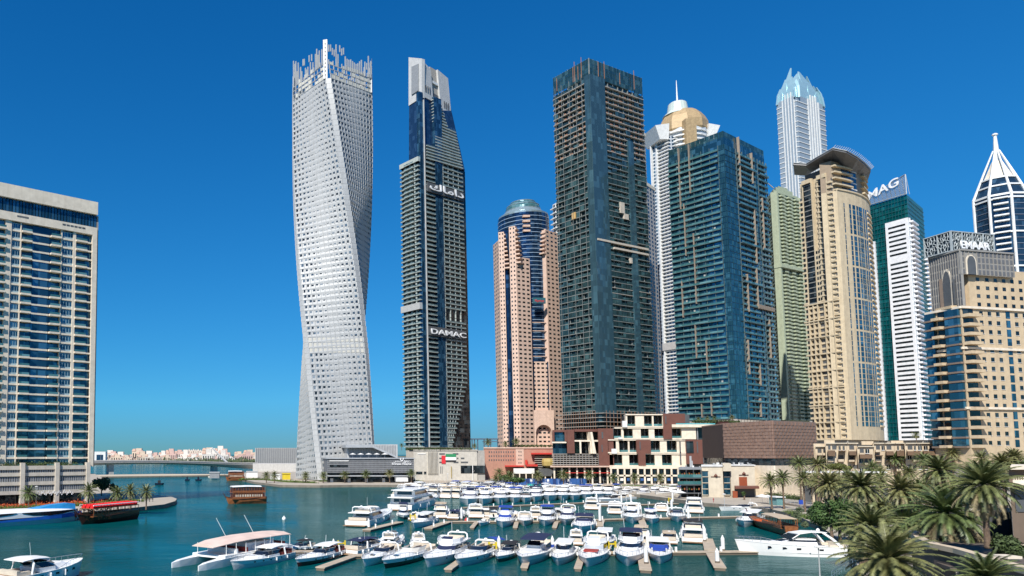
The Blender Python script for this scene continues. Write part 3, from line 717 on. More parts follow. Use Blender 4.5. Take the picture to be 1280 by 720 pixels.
def site_tower():
    """tall tower still being glazed"""
    l, c, r = (706, 538), (752.5, 510), (820, 538)
    P0 = corner_poly(l, c, r); z0 = zat(528, 513); zt = at(742, 96, 510).z
    t = Tower('tower_under_construction', 'tallest dark glass tower still under construction with bare slabs near the top', 'skyscraper', (P0[0][0], 525, 0))
    t.solid('wall', con_g).prism(inset(P0, .97), z0, zt)
    fR, _, _, fL = faces(P0); f1, f2 = faces(P0)[1:3]
    nf = 62; fh = (zt - z0) / nf
    rr = random.Random(9)
    for f, a, b in ((fL, 0, .93), (fR, .24, 1.0)):
        n = 7 if f is fL else 8
        for i in range(nf):
            z = z0 + fh * i; raw = i > nf - 14
            t.part('floor_slab', conc if raw or i in (23, 24) and f is fR else slab_m, f.v8(a, b, z, z + .42, -.6, 1.3), f)
            for j in range(n):
                u0 = a + (b - a) * j / n; u1 = a + (b - a) * (j + 1) / n
                pr = .93 if not raw else .22
                if rr.random() < pr: t.part('glass_panel', con_g, f.v8(u0 + .004, u1 - .004, z + .52, z + fh * (.98 if rr.random() < .45 else .55), 1.0, 1.15), f)
                if raw and rr.random() < .55: t.part('rust_panel', rust_m, f.v8(u0 + .02, u0 + .02 + (u1 - u0) * rr.uniform(.2, .6), z + .5, z + fh * .45, -.2, .4), f)
        for j in range(n + 1): t.solid('column', slab_m).hexa(f.v8(max(a, a + (b - a) * j / n - .006), a + (b - a) * j / n + .006, z0, zt, -.5, .2))
    t.solid('corner_glass', con_b).hexa(fR.v8(-.03, .235, z0, zt + 1, -3, 2.1)); t.solid('corner_glass', con_b).hexa(fL.v8(.94, 1.03, z0, zt + 1, -3, 2.05))
    t.solid('glass_strip', con_b).hexa(fR.v8(.64, .74, z0, zt - 10 * fh, -1, 2.15))
    for f in (f1, f2):
        for i in range(0, nf): t.solid('floor_slab_rear', slab_m).hexa(f.v8(0, 1, z0 + fh * i, z0 + fh * i + .6, -.5, 1.2))
    # mid-height working floor and beige patches
    for i in (22, 23): t.part('work_platform', pmat('bare_plaster', (.50, .44, .36), .85), fR.v8(.0 if i == 23 else .3, .95, z0 + fh * i + 9 * fh, z0 + fh * (i + 9) + 1.4, .5, 2.6), fR)
    for u, i, h_ in ((.45, 38, 2), (.52, 37, 1), (.60, 29, 1)): t.part('bare_panel', pmat('bare_plaster', (.5, .44, .36), .85), fR.v8(u, u + .08, z0 + fh * i, z0 + fh * (i + h_), .4, 1.9), fR)
    t.part('bare_panel', pmat('yellow_board', (.5, .32, .12), .8), fL.v8(.45, .55, z0 + fh * 37, z0 + fh * 38.2, .4, 1.9), fL)
    # glazed screen storeys at the top
    zs = zt + 14
    for f in (fR, fL):
        n = 14
        for j in range(n):
            for k in range(3): t.part('screen_panel', scr_g, f.v8(j / n + .003, (j + 1) / n - .003, zt + .5 + k * 4.4, zt + 4.7 + k * 4.4, .5, .65), f)
        for j in range(n + 1): t.solid('screen_post', slab_m).hexa(f.v8(j / n - .003, j / n + .003, zt, zs, -.1, .45))
    t.solid('roof_core', con_g).prism(inset(P0, .7), zt, zt + 9)
    for k in range(9):
        f = fR if k % 2 else fL; p = f.pt(rr.uniform(.05, .9), zt + 1, 2.2); mb = MB(); mb.tube([p, p + Vector((0, 0, rr.uniform(8, 16)))], .22, 5); mb.build('scaffold_pole', rust_m, t.root)
    for u in (.12, .30, .52, .7, .86):
        p = fL.pt(u, z0 + 3, 3.2); mb = MB(); mb.tube([p, p + Vector((0, 0, zt - z0))], .13, 4); mb.build('hoist_cable', slab_m, t.root)
    # scaffold skirt at the foot
    for f in (fR, fL):
        for i in range(5): t.part('scaffold_deck', conc, f.v8(-.05, 1.03, z0 - 6 + i * 3, z0 - 5.6 + i * 3, .5, 4.5), f)
        for j in range(16): t.solid('scaffold_frame', rust_m).hexa(f.v8(j / 15.5 - .002, j / 15.5 + .002, z0 - 7, z0 + 8, 4.3, 4.5))
    t.solid('wall', con_g).prism(P0, z0 - 8, z0)
    t.base = (P0, z0 - (0 if 'site_tower' not in ('site_tower', 'teal_tower', 'green_tower', 'emaar_building') else 7))
    t.finish()
    # tower crane on the roof
    cr = empty('tower_crane', (P0[0][0] + 14, 540, zt + 9), 'small white tower crane on the roof of the unfinished tower', 'crane')
    b = P0[0][0] + 14; mb = MB(); mb.tube([(b, 540, zt + 9), (b, 540, zt + 21)], .6, 4); mb.build('mast', white, cr)
    mb = MB(); mb.tube([(b + 4, 540, zt + 15), (b - 17, 540, zt + 21)], .45, 4); mb.build('jib', white, cr)
    mb = MB(); mb.box(b - 1, b + 1, 539, 541, zt + 12, zt + 15); mb.build('cabin', white, cr)
    cab = pmat('steel_cable', (.1, .1, .1), .5); mb = MB(); mb.tube([(b, 540, zt + 21), (b - 17, 540, zt + 21.3)], .12, 4); mb.build('cable', cab, cr)
con_g = gmat('site_glass', (.035, .072, .078), (.10, .20, .21), cell=(3, 3, 4.0), metal=.5, share=.3)
con_b = gmat('site_blue_glass', (.045, .095, .12), (.08, .17, .21), cell=(2.5, 2.5, 4.2), metal=.35, share=.25)
scr_g = gmat('screen_glass', (.02, .06, .075), (.06, .14, .16), metal=.3)
slab_m = pmat('slab_edge', (.20, .22, .21), .7); rust_m = pmat('rust_primer', (.28, .14, .08), .8, scale=1)
site_tower()

def simple_tower(name, label, l, c, r, ptop, pbase, m, gl, nf, cl, cr, wf=.6, hf=.55, bal=None, cat='skyscraper'):
    P0 = corner_poly(l, c, r); z0 = zat(pbase, c[1]); zt = at(c[0], ptop, c[1]).z
    t = Tower(name, label, cat, (P0[0][0], c[1] + 15, 0)); t.solid('wall', m).prism(P0, z0, zt); fs = faces(P0)
    t.windows(fs[0], z0, zt, nf, cr, gl, wf, hf); t.windows(fs[3], z0, zt, nf, cl, gl, wf, hf)
    for f in (fs[0], fs[3]): t.bands(f, z0, zt, nf, m, h=.45, d=.35, solid=True)
    return t, P0, z0, zt, fs
# slivers seen either side of the unfinished tower
t, P0, z0, zt, fs = simple_tower('white_residential_tower', 'narrow white tower with stubby balconies peeping out left of the unfinished tower', (700, 620), (711, 608), (745, 620), 250, 540, white, dark_g, 44, 3, 8)
t.base = (P0, z0)
for i in range(44): t.part('balcony', white, fs[3].v8(-.12, .5, z0 + (zt - z0) * i / 44, z0 + (zt - z0) * i / 44 + .7, -3, 1.6), fs[3])
t.finish()
t, P0, z0, zt, fs = simple_tower('pale_stepped_tower', 'pale grey stepped tower showing as a strip right of the unfinished tower', (770, 640), (800, 630), (822, 660), 152, 530, pmat('warm_grey_stone', (.42, .40, .38), .7), dark_g, 74, 6, 7, .55, .5)
t.base = (P0, z0)
P1 = corner_poly((775, 630), (806, 618), (831.5, 650)); z1 = at(820, 222, 618).z
t.solid('wall', pmat('warm_grey_stone', (.42, .40, .38), .7)).prism(P1, z0, z1); t.windows(faces(P1)[0], z0, z1, 58, 7, dark_g, .5, .55)
t.solid('cornice', cream).prism(inset(P1, 1.04), z1, z1 + 3); t.solid('cornice', cream).prism(inset(P0, 1.05), zt, zt + 2.5)
t.finish()

def gold_tower():
    D = 690; l, c, r = (830, 705), (855, 685), (905, 705)
    P0 = corner_poly(l, c, r); z0 = zat(520, D); zt = at(845, 172, D).z
    t = Tower('gold_domed_tower', 'white residential tower with a golden dome and tall needle spire', 'skyscraper', (P0[0][0], D + 10, 0))
    gold = pmat('gold_panel', (.42, .30, .16), .5, .15, var=.2)
    t.solid('wall', pmat('blue_white_wall', (.50, .54, .58), .5)).prism(P0, z0, zt); fs = faces(P0); nf = 78; fh = (zt - z0) / nf
    for f, a, b in ((fs[3], 0, 1), (fs[0], 0, 1)):
        t.windows(f, z0, zt, nf, 6, blue_g, .75, .6)
        for i in range(nf): t.part('balcony', white, f.v8(.3 if f is fs[3] else .05, .95, z0 + fh * i, z0 + fh * i + .9, -.2, 2.2), f)
    for u in (0, .3): t.solid('pier', white).hexa(fs[3].v8(u, u + .06, z0, zt + 2, -.3, 2.6))
    t.solid('plant_band', pmat('warm_grey_stone', (.42, .40, .38), .7)).hexa(fs[3].v8(-.02, 1, zat(437, D), zat(428, D), -.3, 3.2))
    # canted white corner horns
    for pxa, pxb in ((815.5, 833), (882, 896)):
        xa, xb = at(pxa, 172, D).x, at(pxb, 172, D).x
        zt2, zb2 = zat(160, D), zat(176, D); lo = (xa + xb) / 2
        o = 1 if pxa < 850 else -1
        v = [(min(xa, xb) + (5 if o > 0 else 0), D - 4, zb2), (max(xa, xb) - (0 if o > 0 else 5), D - 4, zb2), (max(xa, xb) - (0 if o > 0 else 5), D + 20, zb2), (min(xa, xb) + (5 if o > 0 else 0), D + 20, zb2), (min(xa, xb), D - 6, zt2 + (0 if o > 0 else 2)), (max(xa, xb), D - 6, zt2 + (2 if o > 0 else 0)), (max(xa, xb), D + 20, zt2), (min(xa, xb), D + 20, zt2)]
        t.part('corner_horn', white, v, None)
    c0 = at(853.5, 172, D + 12); R = 17
    def za(py): return zat(py, D + 8)
    cyx, cyy = c0.x, D + 12
    t.solid('drum', pmat('blue_white_wall', (.5, .54, .58), .5)).lathe([(R * 1.25, z0 + 100), (R * 1.25, za(163))], cyx, cyy, 20)
    for i in range(60): t.solid('drum_balcony', white).lathe([(R * 1.31, za(172) - i * 4.6), (R * 1.31, za(172) - i * 4.6 + 1.2)], cyx - 2, cyy - 1, 20)
    t.solid('gold_dome', gold).lathe([(R * 1.15, za(172)), (R * 1.32, za(166)), (R * 1.30, za(156)), (R * 1.15, za(149)), (R * .95, za(143)), (R * .7, za(139))], cyx, cyy, 10)
    t.solid('gold_pier', gold).box(cyx - 11, cyx - 1, cyy - R * 1.45, cyy - 10, za(200), za(160))
    for k in range(0): t.part('gold_facet', gold, [(cyx - 22 + k * 9, cyy - R * 1.3 + abs(k - 2) * 5, za(166)), (cyx - 16 + k * 9, cyy - R * 1.3 + abs(k - 2) * 5, za(166)), (cyx - 16 + k * 9, cyy, za(166)), (cyx - 22 + k * 9, cyy, za(166)), (cyx - 21 + k * 8.4, cyy - R * .9 + abs(k - 2) * 4, za(146)), (cyx - 16 + k * 8.4, cyy - R * .9 + abs(k - 2) * 4, za(147)), (cyx - 16 + k * 8.4, cyy, za(147)), (cyx - 21 + k * 8.4, cyy, za(146))], None)
    t.solid('lantern', pmat('pale_green_metal', (.50, .56, .52), .4)).lathe([(R * .8, za(143)), (R * .55, za(138)), (R * .48, za(128)), (R * .4, za(126.5)), (.5, za(125))], cyx - 4, cyy, 18)
    mb = MB(); mb.tube([(cyx - 4, cyy, za(127)), (cyx - 4, cyy, za(98))], .9, 6, .25); mb.build('spire', white, t.root)
    mb = MB(); mb.tube([(cyx - 30, cyy - 8, za(162)), (cyx - 10, cyy - 8, za(157))], .6, 5); mb.build('antenna_boom', white, t.root)
    t.base = (P0, z0 - (0 if 'gold_tower' not in ('site_tower', 'teal_tower', 'green_tower', 'emaar_building') else 7))
    t.finish()
gold_tower()

def teal_tower():
    l, c, r = (851, 534), (923, 500), (974, 534)
    P0 = corner_poly(l, c, r); z0 = zat(524, 505); zt = at(907, 171, 500).z
    t = Tower('teal_glass_tower', 'broad teal glass tower with dark balconies and staggered tan vertical fins', 'skyscraper', (P0[0][0], 430, 0))
    t.solid('wall', teal_g).prism(P0, z0, zt); fs = faces(P0); fR, fL = fs[0], fs[3]; nf = 48; zb = zt - 5; fh = (zb - z0) / nf; rr = random.Random(4)
    for f, a, b in ((fL, 0, .90), (fR, .27, .72), (fR, .80, 1.03)):
        for i in range(nf):
            z = z0 + fh * i; d = 1.15 + (.8 if (i % 7) == 3 else 0); e = rr.choice([0, 0, .04])
            t.part('balcony', bal_d, f.v8(a, b - e, z, z + .4, -.2, d), f)
            t.part('railing', rail_g, f.v8(a, b - e, z + .51, z + 1.5, d - .15, d - .02), f)
            k = 6 if f is fL else 3
            for j in range(k + 1):
                t.part('mullion', bal_d, f.v8(a + (b - a) * j / k - .003, a + (b - a) * j / k + .003, z + .5, z + fh, -.1, .5), f)
            if rr.random() < .3:
                u = rr.uniform(a, b - .08); t.part('blind', pmat('pale_blind', (.35, .36, .33), .7), f.v8(u, u + .03, z + 1.2, z + fh * .8, 0, .1), f)
    for f, a, b in ((fR, 0, .265), (fR, .725, .795), (fL, .905, 1.0)):
        for i in range(nf):
            for j in range(3): t.part('window', tb_g, f.v8(a + (b - a) * (j + .06) / 3, a + (b - a) * (j + .94) / 3, z0 + fh * i + .3, z0 + fh * (i + 1) - .2, 0, .3), f)
    # tan fins
    def fin(f, u, p0, p1):
        dep = (f.A + (f.B - f.A) * u).y; t.part('vertical_fin', tan_m, f.v8(u - .25 / f.L, u + .25 / f.L, zat(p1, dep), zat(p0, dep), .2, 1.9), f)
    for u, a, b in ((.21, 186, 262), (.40, 181, 242), (.42, 292, 380), (.27, 255, 320), (.17, 352, 397), (.38, 405, 448), (.56, 426, 468), (.22, 460, 496), (.60, 495, 520), (.43, 505, 522)): fin(fL, u, a, b)
    for u, a, b in ((.31, 172, 235), (.62, 192, 230), (.36, 343, 390), (.60, 336, 384), (.30, 425, 468), (.62, 262, 330), (.86, 400, 448), (.56, 452, 482), (.53, 498, 521), (.84, 248, 312)): fin(fR, u, a, b)
    t.part('tan_panel', tan_m, fR.v8(.6, 1.0, zat(384, 515), zat(379, 515), .2, 2.0), fR)
    # glass parapet
    for f in fs:
        for j in range(12): t.part('parapet_panel', scr_g, f.v8(j / 12 + .002, (j + 1) / 12 - .002, zt + .01, zt + 4.5, -.4, -.25), f)
    t.solid('plinth', conc).prism(P0, z0 - 12, z0)
    for f in (fR, fL):
        for j in range(14): t.part('plinth_column', conc, f.v8(j / 14, j / 14 + .02, z0 - 12, z0 - .6, .0, 2.4), f)
    t.base = (P0, z0 - (0 if 'teal_tower' not in ('site_tower', 'teal_tower', 'green_tower', 'emaar_building') else 7))
    t.finish()
tb_g = gmat('light_teal_glass', (.022, .075, .10), (.06, .18, .23), cell=(2, 2, 3.4), metal=.45, share=.3)
bal_d = pmat('balcony_dark', (.09, .14, .15), .5); tan_m = pmat('tan_fin', (.27, .22, .17), .6)
teal_tower()

def crown_tower():
    D = 880; l, c, r = (994, 895), (1020, 872), (1056, 900)
    P0 = corner_poly(l, c, r); zt = at(1004, 122, 880).z; z0 = 100
    t = Tower('crowned_tower', 'tall grey and white striped tower under a pointed ice blue crown', 'skyscraper', (P0[0][0], D, 0))
    t.solid('wall', pmat('grey_blue_banding', (.26, .32, .38), .4)).prism(P0, z0, zt); fs = faces(P0)
    nf = 56; fh = (zt - z0) / nf
    for f, a, b in ((fs[3], 0, .28), (fs[0], 0, .38), (fs[3], .9, 1), (fs[0], .78, 1)):
        t.bands(f, z0, zt - 2, nf, white, a, b, h=.9, d=.5)
    for f, a, b in ((fs[3], .30, .88), (fs[0], .40, .76)):
        for j in range(5):
            u = a + (b - a) * j / 4; t.part('vertical_stripe', white, f.v8(u - .02, u + .02, z0, zt + (6 if j in (1, 2, 3) else 0), -.2, .6), f)
    ice = pmat('ice_blue_crown', (.36, .56, .62), .25, .35, var=.05)
    cx_, cy_ = cen(P0); zc = zt
    qa = inset(P0, 1.0)
    def bl(p, d_in, w_, h0, hgt, k_in):
        """one tapering blade leaning inwards"""
        tdir = Vector((d_in[1], -d_in[0])); pi_ = Vector(p); o = pi_ + Vector(d_in) * k_in
        base = [pi_ - tdir * w_ / 2, pi_ + tdir * w_ / 2, pi_ + tdir * w_ / 2 + Vector(d_in) * 2.0, pi_ - tdir * w_ / 2 + Vector(d_in) * 2.0]
        m1 = pi_ + Vector(d_in) * k_in * .45; mid = [m1 - tdir * w_ * .42, m1 + tdir * w_ * .42, m1 + tdir * w_ * .42 + Vector(d_in) * 1.6, m1 - tdir * w_ * .42 + Vector(d_in) * 1.6]
        tip = [o - tdir * w_ * .08, o + tdir * w_ * .08, o + tdir * w_ * .08 + Vector(d_in), o - tdir * w_ * .08 + Vector(d_in)]
        mb = MB(); mb.loft([[(v.x, v.y, zc + h0) for v in base], [(v.x, v.y, zc + h0 + (hgt - h0) * .62) for v in mid], [(v.x, v.y, zc + hgt) for v in tip]]); mb.build('crown_blade', ice, t.root)
    for i in range(4):
        a, b = Vector(qa[i]), Vector(qa[(i + 1) % 4]); e = b - a; n_ = Vector((-e.y, e.x)).normalized()
        for u, w_, hg in ((.14, .34, 17), (.34, .34, 28), (.5, .32, 42), (.66, .34, 28), (.86, .34, 17)):
            k_in = {17: 2.5, 28: 6, 42: 11}[hg]; bl(a + e * u, n_, e.length * w_, -3, hg, k_in)
        cdir = (Vector(cen(P0)) - a).normalized(); bl(a + cdir * 2.5, cdir, 7.5, -3, 23, 7)
    t.solid('crown_core', ice).loft([[(x, y, zc) for x, y in inset(P0, .86)], [(x, y, zc + 16) for x, y in inset(P0, .62)], [(x, y, zc + 30) for x, y in inset(P0, .36)], [(x, y, zc + 40) for x, y in inset(P0, .1)]])
    t.base = (P0, z0 - (0 if 'crown_tower' not in ('site_tower', 'teal_tower', 'green_tower', 'emaar_building') else 7))
    t.finish()
crown_tower()

def green_tower():
    l, c, r = (975, 580), (984, 560), (1014, 576)
    P0 = corner_poly(l, c, r); z0 = zat(525, 560); zt = at(968, 240, 560).z
    gm = pmat('pale_green_render', (.37, .42, .30), .75, stain=.2)
    t = Tower('green_apartment_tower', 'pale green apartment tower with zigzag balconies between the teal and the beige towers', 'skyscraper', (P0[0][0], 550, 0))
    P1 = inset(P0, 1.0); t.solid('wall', gm).prism(P0, z0 - 10, zt); fR, _, _, fL = faces(P0); nf = 62; fh = (zt - z0) / nf
    for i in range(nf):
        z = z0 + fh * i
        for k in range(6):
            u0, u1 = .04 + k * .15, .04 + (k + 1) * .15; d = (1.0, 2.3)[k % 2]
            t.part('balcony', gm, fR.v8(u0, u1 - .01, z, z + 1.3, -.2, d), fR)
            t.part('window', green_g, fR.v8(u0 + .01, u1 - .02, z + 1.3, z + fh - .25, -.2, .08), fR)
        t.part('balcony', gm, fL.v8(.1, .9, z, z + 1.2, -.2, 1.5), fL); t.part('window', green_g, fL.v8(.15, .85, z + 1.2, z + fh - .25, -.2, .08), fL)
    t.solid('pier', gm).hexa(fR.v8(.95, 1.02, z0, zt, -2, 2.6)); t.solid('pier', gm).hexa(fR.v8(-.02, .035, z0, zt, -2, 2.6))
    t.solid('belt', gm).hexa(fR.v8(-.03, 1.03, zat(335, 560), zat(331, 560), -2, 3.4))
    t.solid('penthouse', gm).prism(inset(P0, .72), zt, zt + 6); t.solid('parapet', gm).prism(inset(P0, 1.05), zt, zt + 1.8); t.solid('penthouse', gm).prism(inset(P0, .4), zt + 6.01, zt + 9)
    mb = MB(); a = Vector((P0[0][0] + 6, 568, zt + 6)); mb.tube([a, a + Vector((-10, 0, 9))], .35, 5); mb.build('davit', conc, t.root)
    t.base = (P0, z0 - (0 if 'green_tower' not in ('site_tower', 'teal_tower', 'green_tower', 'emaar_building') else 7))
    t.finish()
green_tower()

def canopy_tower():
    l, c, r = (1017, 444), (1060.5, 424), (1099.5, 452)
    P0 = corner_poly(l, c, r); z0 = zat(550, 430); zt = at(1042, 215, 424).z
    t = Tower('beige_tower', 'sand coloured tower with a swooping dark roof canopy', 'skyscraper', (P0[0][0], 435, 0))
    ys = pmat('sand_render', (.56, .46, .31), .75, stain=.25)
    t.solid('wall', ys).prism(inset(P0, .97), z0, zt); fR, _, _, fL = faces(P0)
    nf = 50; fh = (zt - z0) / nf
    # left face: stacks of loggias between two dark glass strips
    zm = zat(378, 430)
    for a, b, za_, zb_ in ((.02, .13, z0, zt - 12), (.56, .62, zm, zt), (.88, .99, z0, zt - 4)):
        for i in range(nf):
            z = z0 + fh * i
            if za_ <= z < zb_: t.part('balcony', ys, fL.v8(a, b, z, z + 1.15, -.3, 1.5), fL); t.part('loggia', dkgrey, fL.v8(a, b, z + 1.16, z + fh - .1, -.3, .3), fL)
    for a, b in ((.15, .40), (.60, .85)):
        t.solid('glass_strip', dark_g).hexa(fL.v8(a, b, zm, zt - 2, -.3, .7))
        for i in range(nf):
            z = z0 + fh * i
            if z >= zm and z < zt - 3: t.part('strip_band', pmat('band_grey_sand', (.24, .24, .22), .5), fL.v8(a, b, z, z + .5, .6, .9), fL)
        t.solid('strip_frame', ys).hexa(fL.v8(a - .022, a, zm - 3, zt + .5, -.3, 1.25)); t.solid('strip_frame', ys).hexa(fL.v8(b, b + .022, zm - 3, zt + .5, -.3, 1.25))
        t.solid('strip_frame', ys).hexa(fL.v8(a, b, zt - 2, zt + .5, -.3, 1.85))
    for i in range(nf):
        z = z0 + fh * i
        if z < zm:
            for a, b in ((.17, .27), (.30, .40), (.43, .60), (.63, .72), (.75, .85)):
                t.part('loggia', dkgrey, fL.v8(a, b, z + 1.2, z + fh - .35, -.2, .12), fL); t.part('balcony', ys, fL.v8(a - .01, b + .01, z, z + 1.15, -.2, 1.3 if a != .43 else .6), fL)
        elif z < zt - 46:
            for a, b in ((.44, .49), (.51, .56)): t.part('window', dark_g, fL.v8(a, b, z + 1.0, z + fh - .4, .9, 1.16), fL)
            t.part('window_stack', ys, fL.v8(.425, .575, z, z + fh - .02, -.2, 1.1), fL)
    for i in range(9): t.solid('belt', ys).hexa(fL.v8(0, 1, z0 + (zm - z0) * i / 8, z0 + (zm - z0) * i / 8 + .7, -.2, 1.9))
    for u in (.145, .285, .415, .615, .735, .87): t.solid('pier', ys).hexa(fL.v8(u - .01, u + .01, z0, zm, -.2, 1.8))
    # rounded right front: five facets
    A, B = fR.A, fR.B; N_ = 6; pts = []
    for k in range(N_ + 1):
        u = k / N_; p = A + (B - A) * u + fR.n * (2.0 + 6.0 * math.sin(math.pi * (u * .75 + .1)) - 2); pts.append(p)
    zs = at(1062, 243, 430).z; zcu = at(1045, 206, 430).z
    t.solid('curved_wall', ys).prism([tuple(p) for p in pts] + [tuple(B - fR.n * 6), tuple(A - fR.n * 6)], z0, zs)
    pin = [p - fR.n * 2.2 for p in pts]
    t.solid('upper_wall', brn_m).prism([tuple(p) for p in pin] + [tuple(B - fR.n * 6), tuple(A - fR.n * 6)], zs, zcu)
    for k in range(N_):
        f = Face(tuple(pts[k]), tuple(pts[k + 1]))
        cols = {0: [(.60, .68)], 1: [(.20, .40), (.60, .92)], 2: [(.1, .35), (.45, .95)], 3: [(.15, .4), (.62, .85)], 4: [(.1, .45), (.6, .95)], 5: [(.1, .45), (.6, .92)]}[k]
        for a, b in cols:
            if k < 4:
                m_ = 7; seg = (zs - 6 - z0 - 8) / m_
                for i in range(m_):
                    q0 = z0 + 8 + seg * i
                    for j in range(6): t.part('window', teal_g, f.v8(a, b, q0 + seg * j / 6.3, q0 + seg * (j + .85) / 6.3, -.1, .12), f)
            else:
                for i in range(nf - 8): t.part('window', dark_g, f.v8(a, b, z0 + 8 + fh * i + 1, z0 + 8 + fh * (i + 1) - .6, -.1, .1), f)
                for i in range(nf - 8): t.part('balcony', ys, f.v8(a - .04, b + .04, z0 + 8 + fh * i, z0 + 8 + fh * i + 1, -.1, .6), f)
        f2 = Face(tuple(pin[k]), tuple(pin[k + 1]))
        m_ = 5; seg = (zcu - zs) / m_
        for i in range(m_):
            if k in (0, 1, 4, 5): t.part('balcony', ys, f2.v8(0, 1, zs + seg * i, zs + seg * i + .9, -.2, 2.0), f2)
            if k in (1, 2): t.part('window', blue_g, f2.v8(.04, .96, zs + seg * i + 1.0, zs + seg * (i + 1) - .1, -.2, .3), f2)
            if k == 2: t.part('balcony', white, f2.v8(0, 1, zs + seg * i, zs + seg * i + .7, -.2, .5), f2)
    t.solid('coping', ys).prism([tuple(p + fR.n * .5) for p in pts] + [tuple(B), tuple(A)], zs, zs + .9)
    # canopy: sweeping dark plate, up to the left and down round the right
    cm = pmat('canopy_grey', (.12, .12, .125), .5); cw = pmat('canopy_edge', (.40, .42, .42), .5)
    key = [(992, 206, 440, 6), (1008, 207, 436, 7), (1021, 199, 428, 9), (1041, 187.5, 418, 13), (1058, 191, 416, 15), (1072, 199, 420, 14), (1082, 207, 428, 12), (1088.5, 214, 438, 8)]
    fr_, bk_ = [], []
    for px, py, D, w_ in key: fr_.append(at(px, py, D)); bk_.append(at(px, py, D) + Vector((18, 24, 3.0)))
    rings = [[tuple(a), tuple(a + Vector((0, .3, 1.3))), tuple(b + Vector((0, 0, 1.3))), tuple(b)] for a, b in zip(fr_, bk_)]
    t.solid('canopy', cm).loft(rings)
    low = []
    for (px, py, D, w_), a in zip(key, fr_):
        inn = at(px + (1041 - px) * .25, py + w_, D + 10); low.append(inn)
    t.solid('canopy_soffit', cm).loft([[tuple(a + Vector((0, .05, 0))), tuple(b), tuple(b + Vector((0, 1, 0))), tuple(a + Vector((0, 1, .0)))] for a, b in zip(fr_, low)])
    mb = MB(); mb.tube([p + Vector((0, -.2, 1.2)) for p in fr_], .28, 5); mb.build('canopy_edge', cw, t.root)
    for k in range(26):
        s_ = k / 25 * 4 + 3; i = min(6, int(s_)); p = fr_[i].lerp(fr_[i + 1], s_ - i)
        mb = MB(); mb.tube([p + Vector((0, 0, 1)), p + Vector((1.6, -.6, 2.8))], .14, 4); mb.build('canopy_spike', cw, t.root)
    t.solid('penthouse', dkgrey).prism([tuple(p) for p in inset(P0, .8)], zt, zcu - 1)
    t.base = (P0, z0 - (0 if 'canopy_tower' not in ('site_tower', 'teal_tower', 'green_tower', 'emaar_building') else 7))
    t.finish()
brn_m = pmat('tan_brown_render', (.30, .23, .16), .7)
canopy_tower()

def mag_tower():
    l, c, r = (1095, 588), (1155, 556), (1175, 590)
    P0 = corner_poly(l, c, r); z0 = zat(550, 556); zt = at(1135, 243, 556).z; zw = at(1137, 272, 556).z
    t = Tower('teal_and_white_tower', 'teal tower with white striped panels and a sloping lattice sign on top', 'skyscraper', (P0[0][0], 570, 0))
    wh = pmat('bright_white_panel', (.78, .78, .80), .45)
    t.solid('wall', gmat('turquoise_glass', (.0, .09, .10), (.01, .19, .21), metal=.4, share=.25)).prism(inset(P0, .98), z0, zt); fR, _, _, fL = faces(P0)
    nf = 47; fh = (zw - z0) / nf
    for f in (fL, fR):
        for i in range(nf + 7):
            z = z0 + (zt - z0) * i / (nf + 7); t.solid('glazing_bar', pmat('teal_bar', (.02, .10, .12), .4)).hexa(f.v8(0, 1, z, z + .25, -.1, .16))
        for j in range(15): t.solid('glazing_bar', pmat('teal_bar', (.02, .10, .12), .4)).hexa(f.v8(j / 15, j / 15 + .004, z0, zt, -.1, .165))
    for a, b, tp in ((.53, 1.0, zw), (0, .27, zw - 12)):
        t.solid('white_panel', wh).hexa(fL.v8(a, b, z0, tp, -2, 1.4))
        for i in range(nf):
            z = z0 + fh * i + 1
            if z < tp - 5 and i != 38: t.part('window', dark_g, fL.v8(a + .06, b - .05, z + .6, z + fh * .58, 1.2, 1.46), fL)
    for i in range(nf):
        z = z0 + fh * i
        t.part('balcony', wh, fR.v8(.0, .34, z, z + 1.2, -.3, 2.6), fR)
        if i < nf - 4: t.part('balcony', wh, fR.v8(.86, 1.1, z, z + 1.2, -.3, 2.2), fR)
    # lattice sign wedge
    zl, zr = at(1088, 252, 575).z, at(1135, 218, 556).z
    q = [fL.pt(.0, zt + .5, .3), fL.pt(1, zt + .5, .3), fL.pt(1, zr, .3), fL.pt(.0, zt + 5, .3)]
    st = pmat('lattice_steel', (.45, .47, .48), .4, .4)
    def top(u): return zt + 5 + (zr - zt - 5) * u
    for a, b in ((0, 1), (1, 2), (2, 3), (3, 0)): mb = MB(); mb.tube([q[a], q[b]], .4, 4); mb.build('sign_frame', st, t.root)
    for k in range(-8, 26):
        u0 = k / 24; pts = []
        for s_ in range(13):
            u = u0 + s_ / 12 * .5; z = zt + .5 + s_ / 12 * 20
            if 0 <= u <= 1 and z <= top(u): pts.append(fL.pt(u, z, 0))
        if len(pts) > 1: mb = MB(); mb.tube([pts[0], pts[-1]], .28, 4); mb.build('lattice_bar', st, t.root)
    for k in range(12):
        u = k / 11; p = fL.pt(u, zt + .5, -3); mb = MB(); mb.tube([p, fL.pt(u, top(u), 0)], .25, 4); mb.build('lattice_brace', st, t.root)
    q0 = fL.pt(.19, zt + 4.4, 1.0); q1 = fL.pt(.86, zt + 9.2, 1.0); u_ = (q1 - q0)
    text_mesh('MAG', 9.5, pmat('sign_white', (.8, .8, .8), .4), 'sign_lettering', t.root, q0, u_, (0, 0, 1), .6, width=u_.length, bold=.12)
    t.base = (P0, z0 - (0 if 'mag_tower' not in ('site_tower', 'teal_tower', 'green_tower', 'emaar_building') else 7))
    t.finish()
mag_tower()

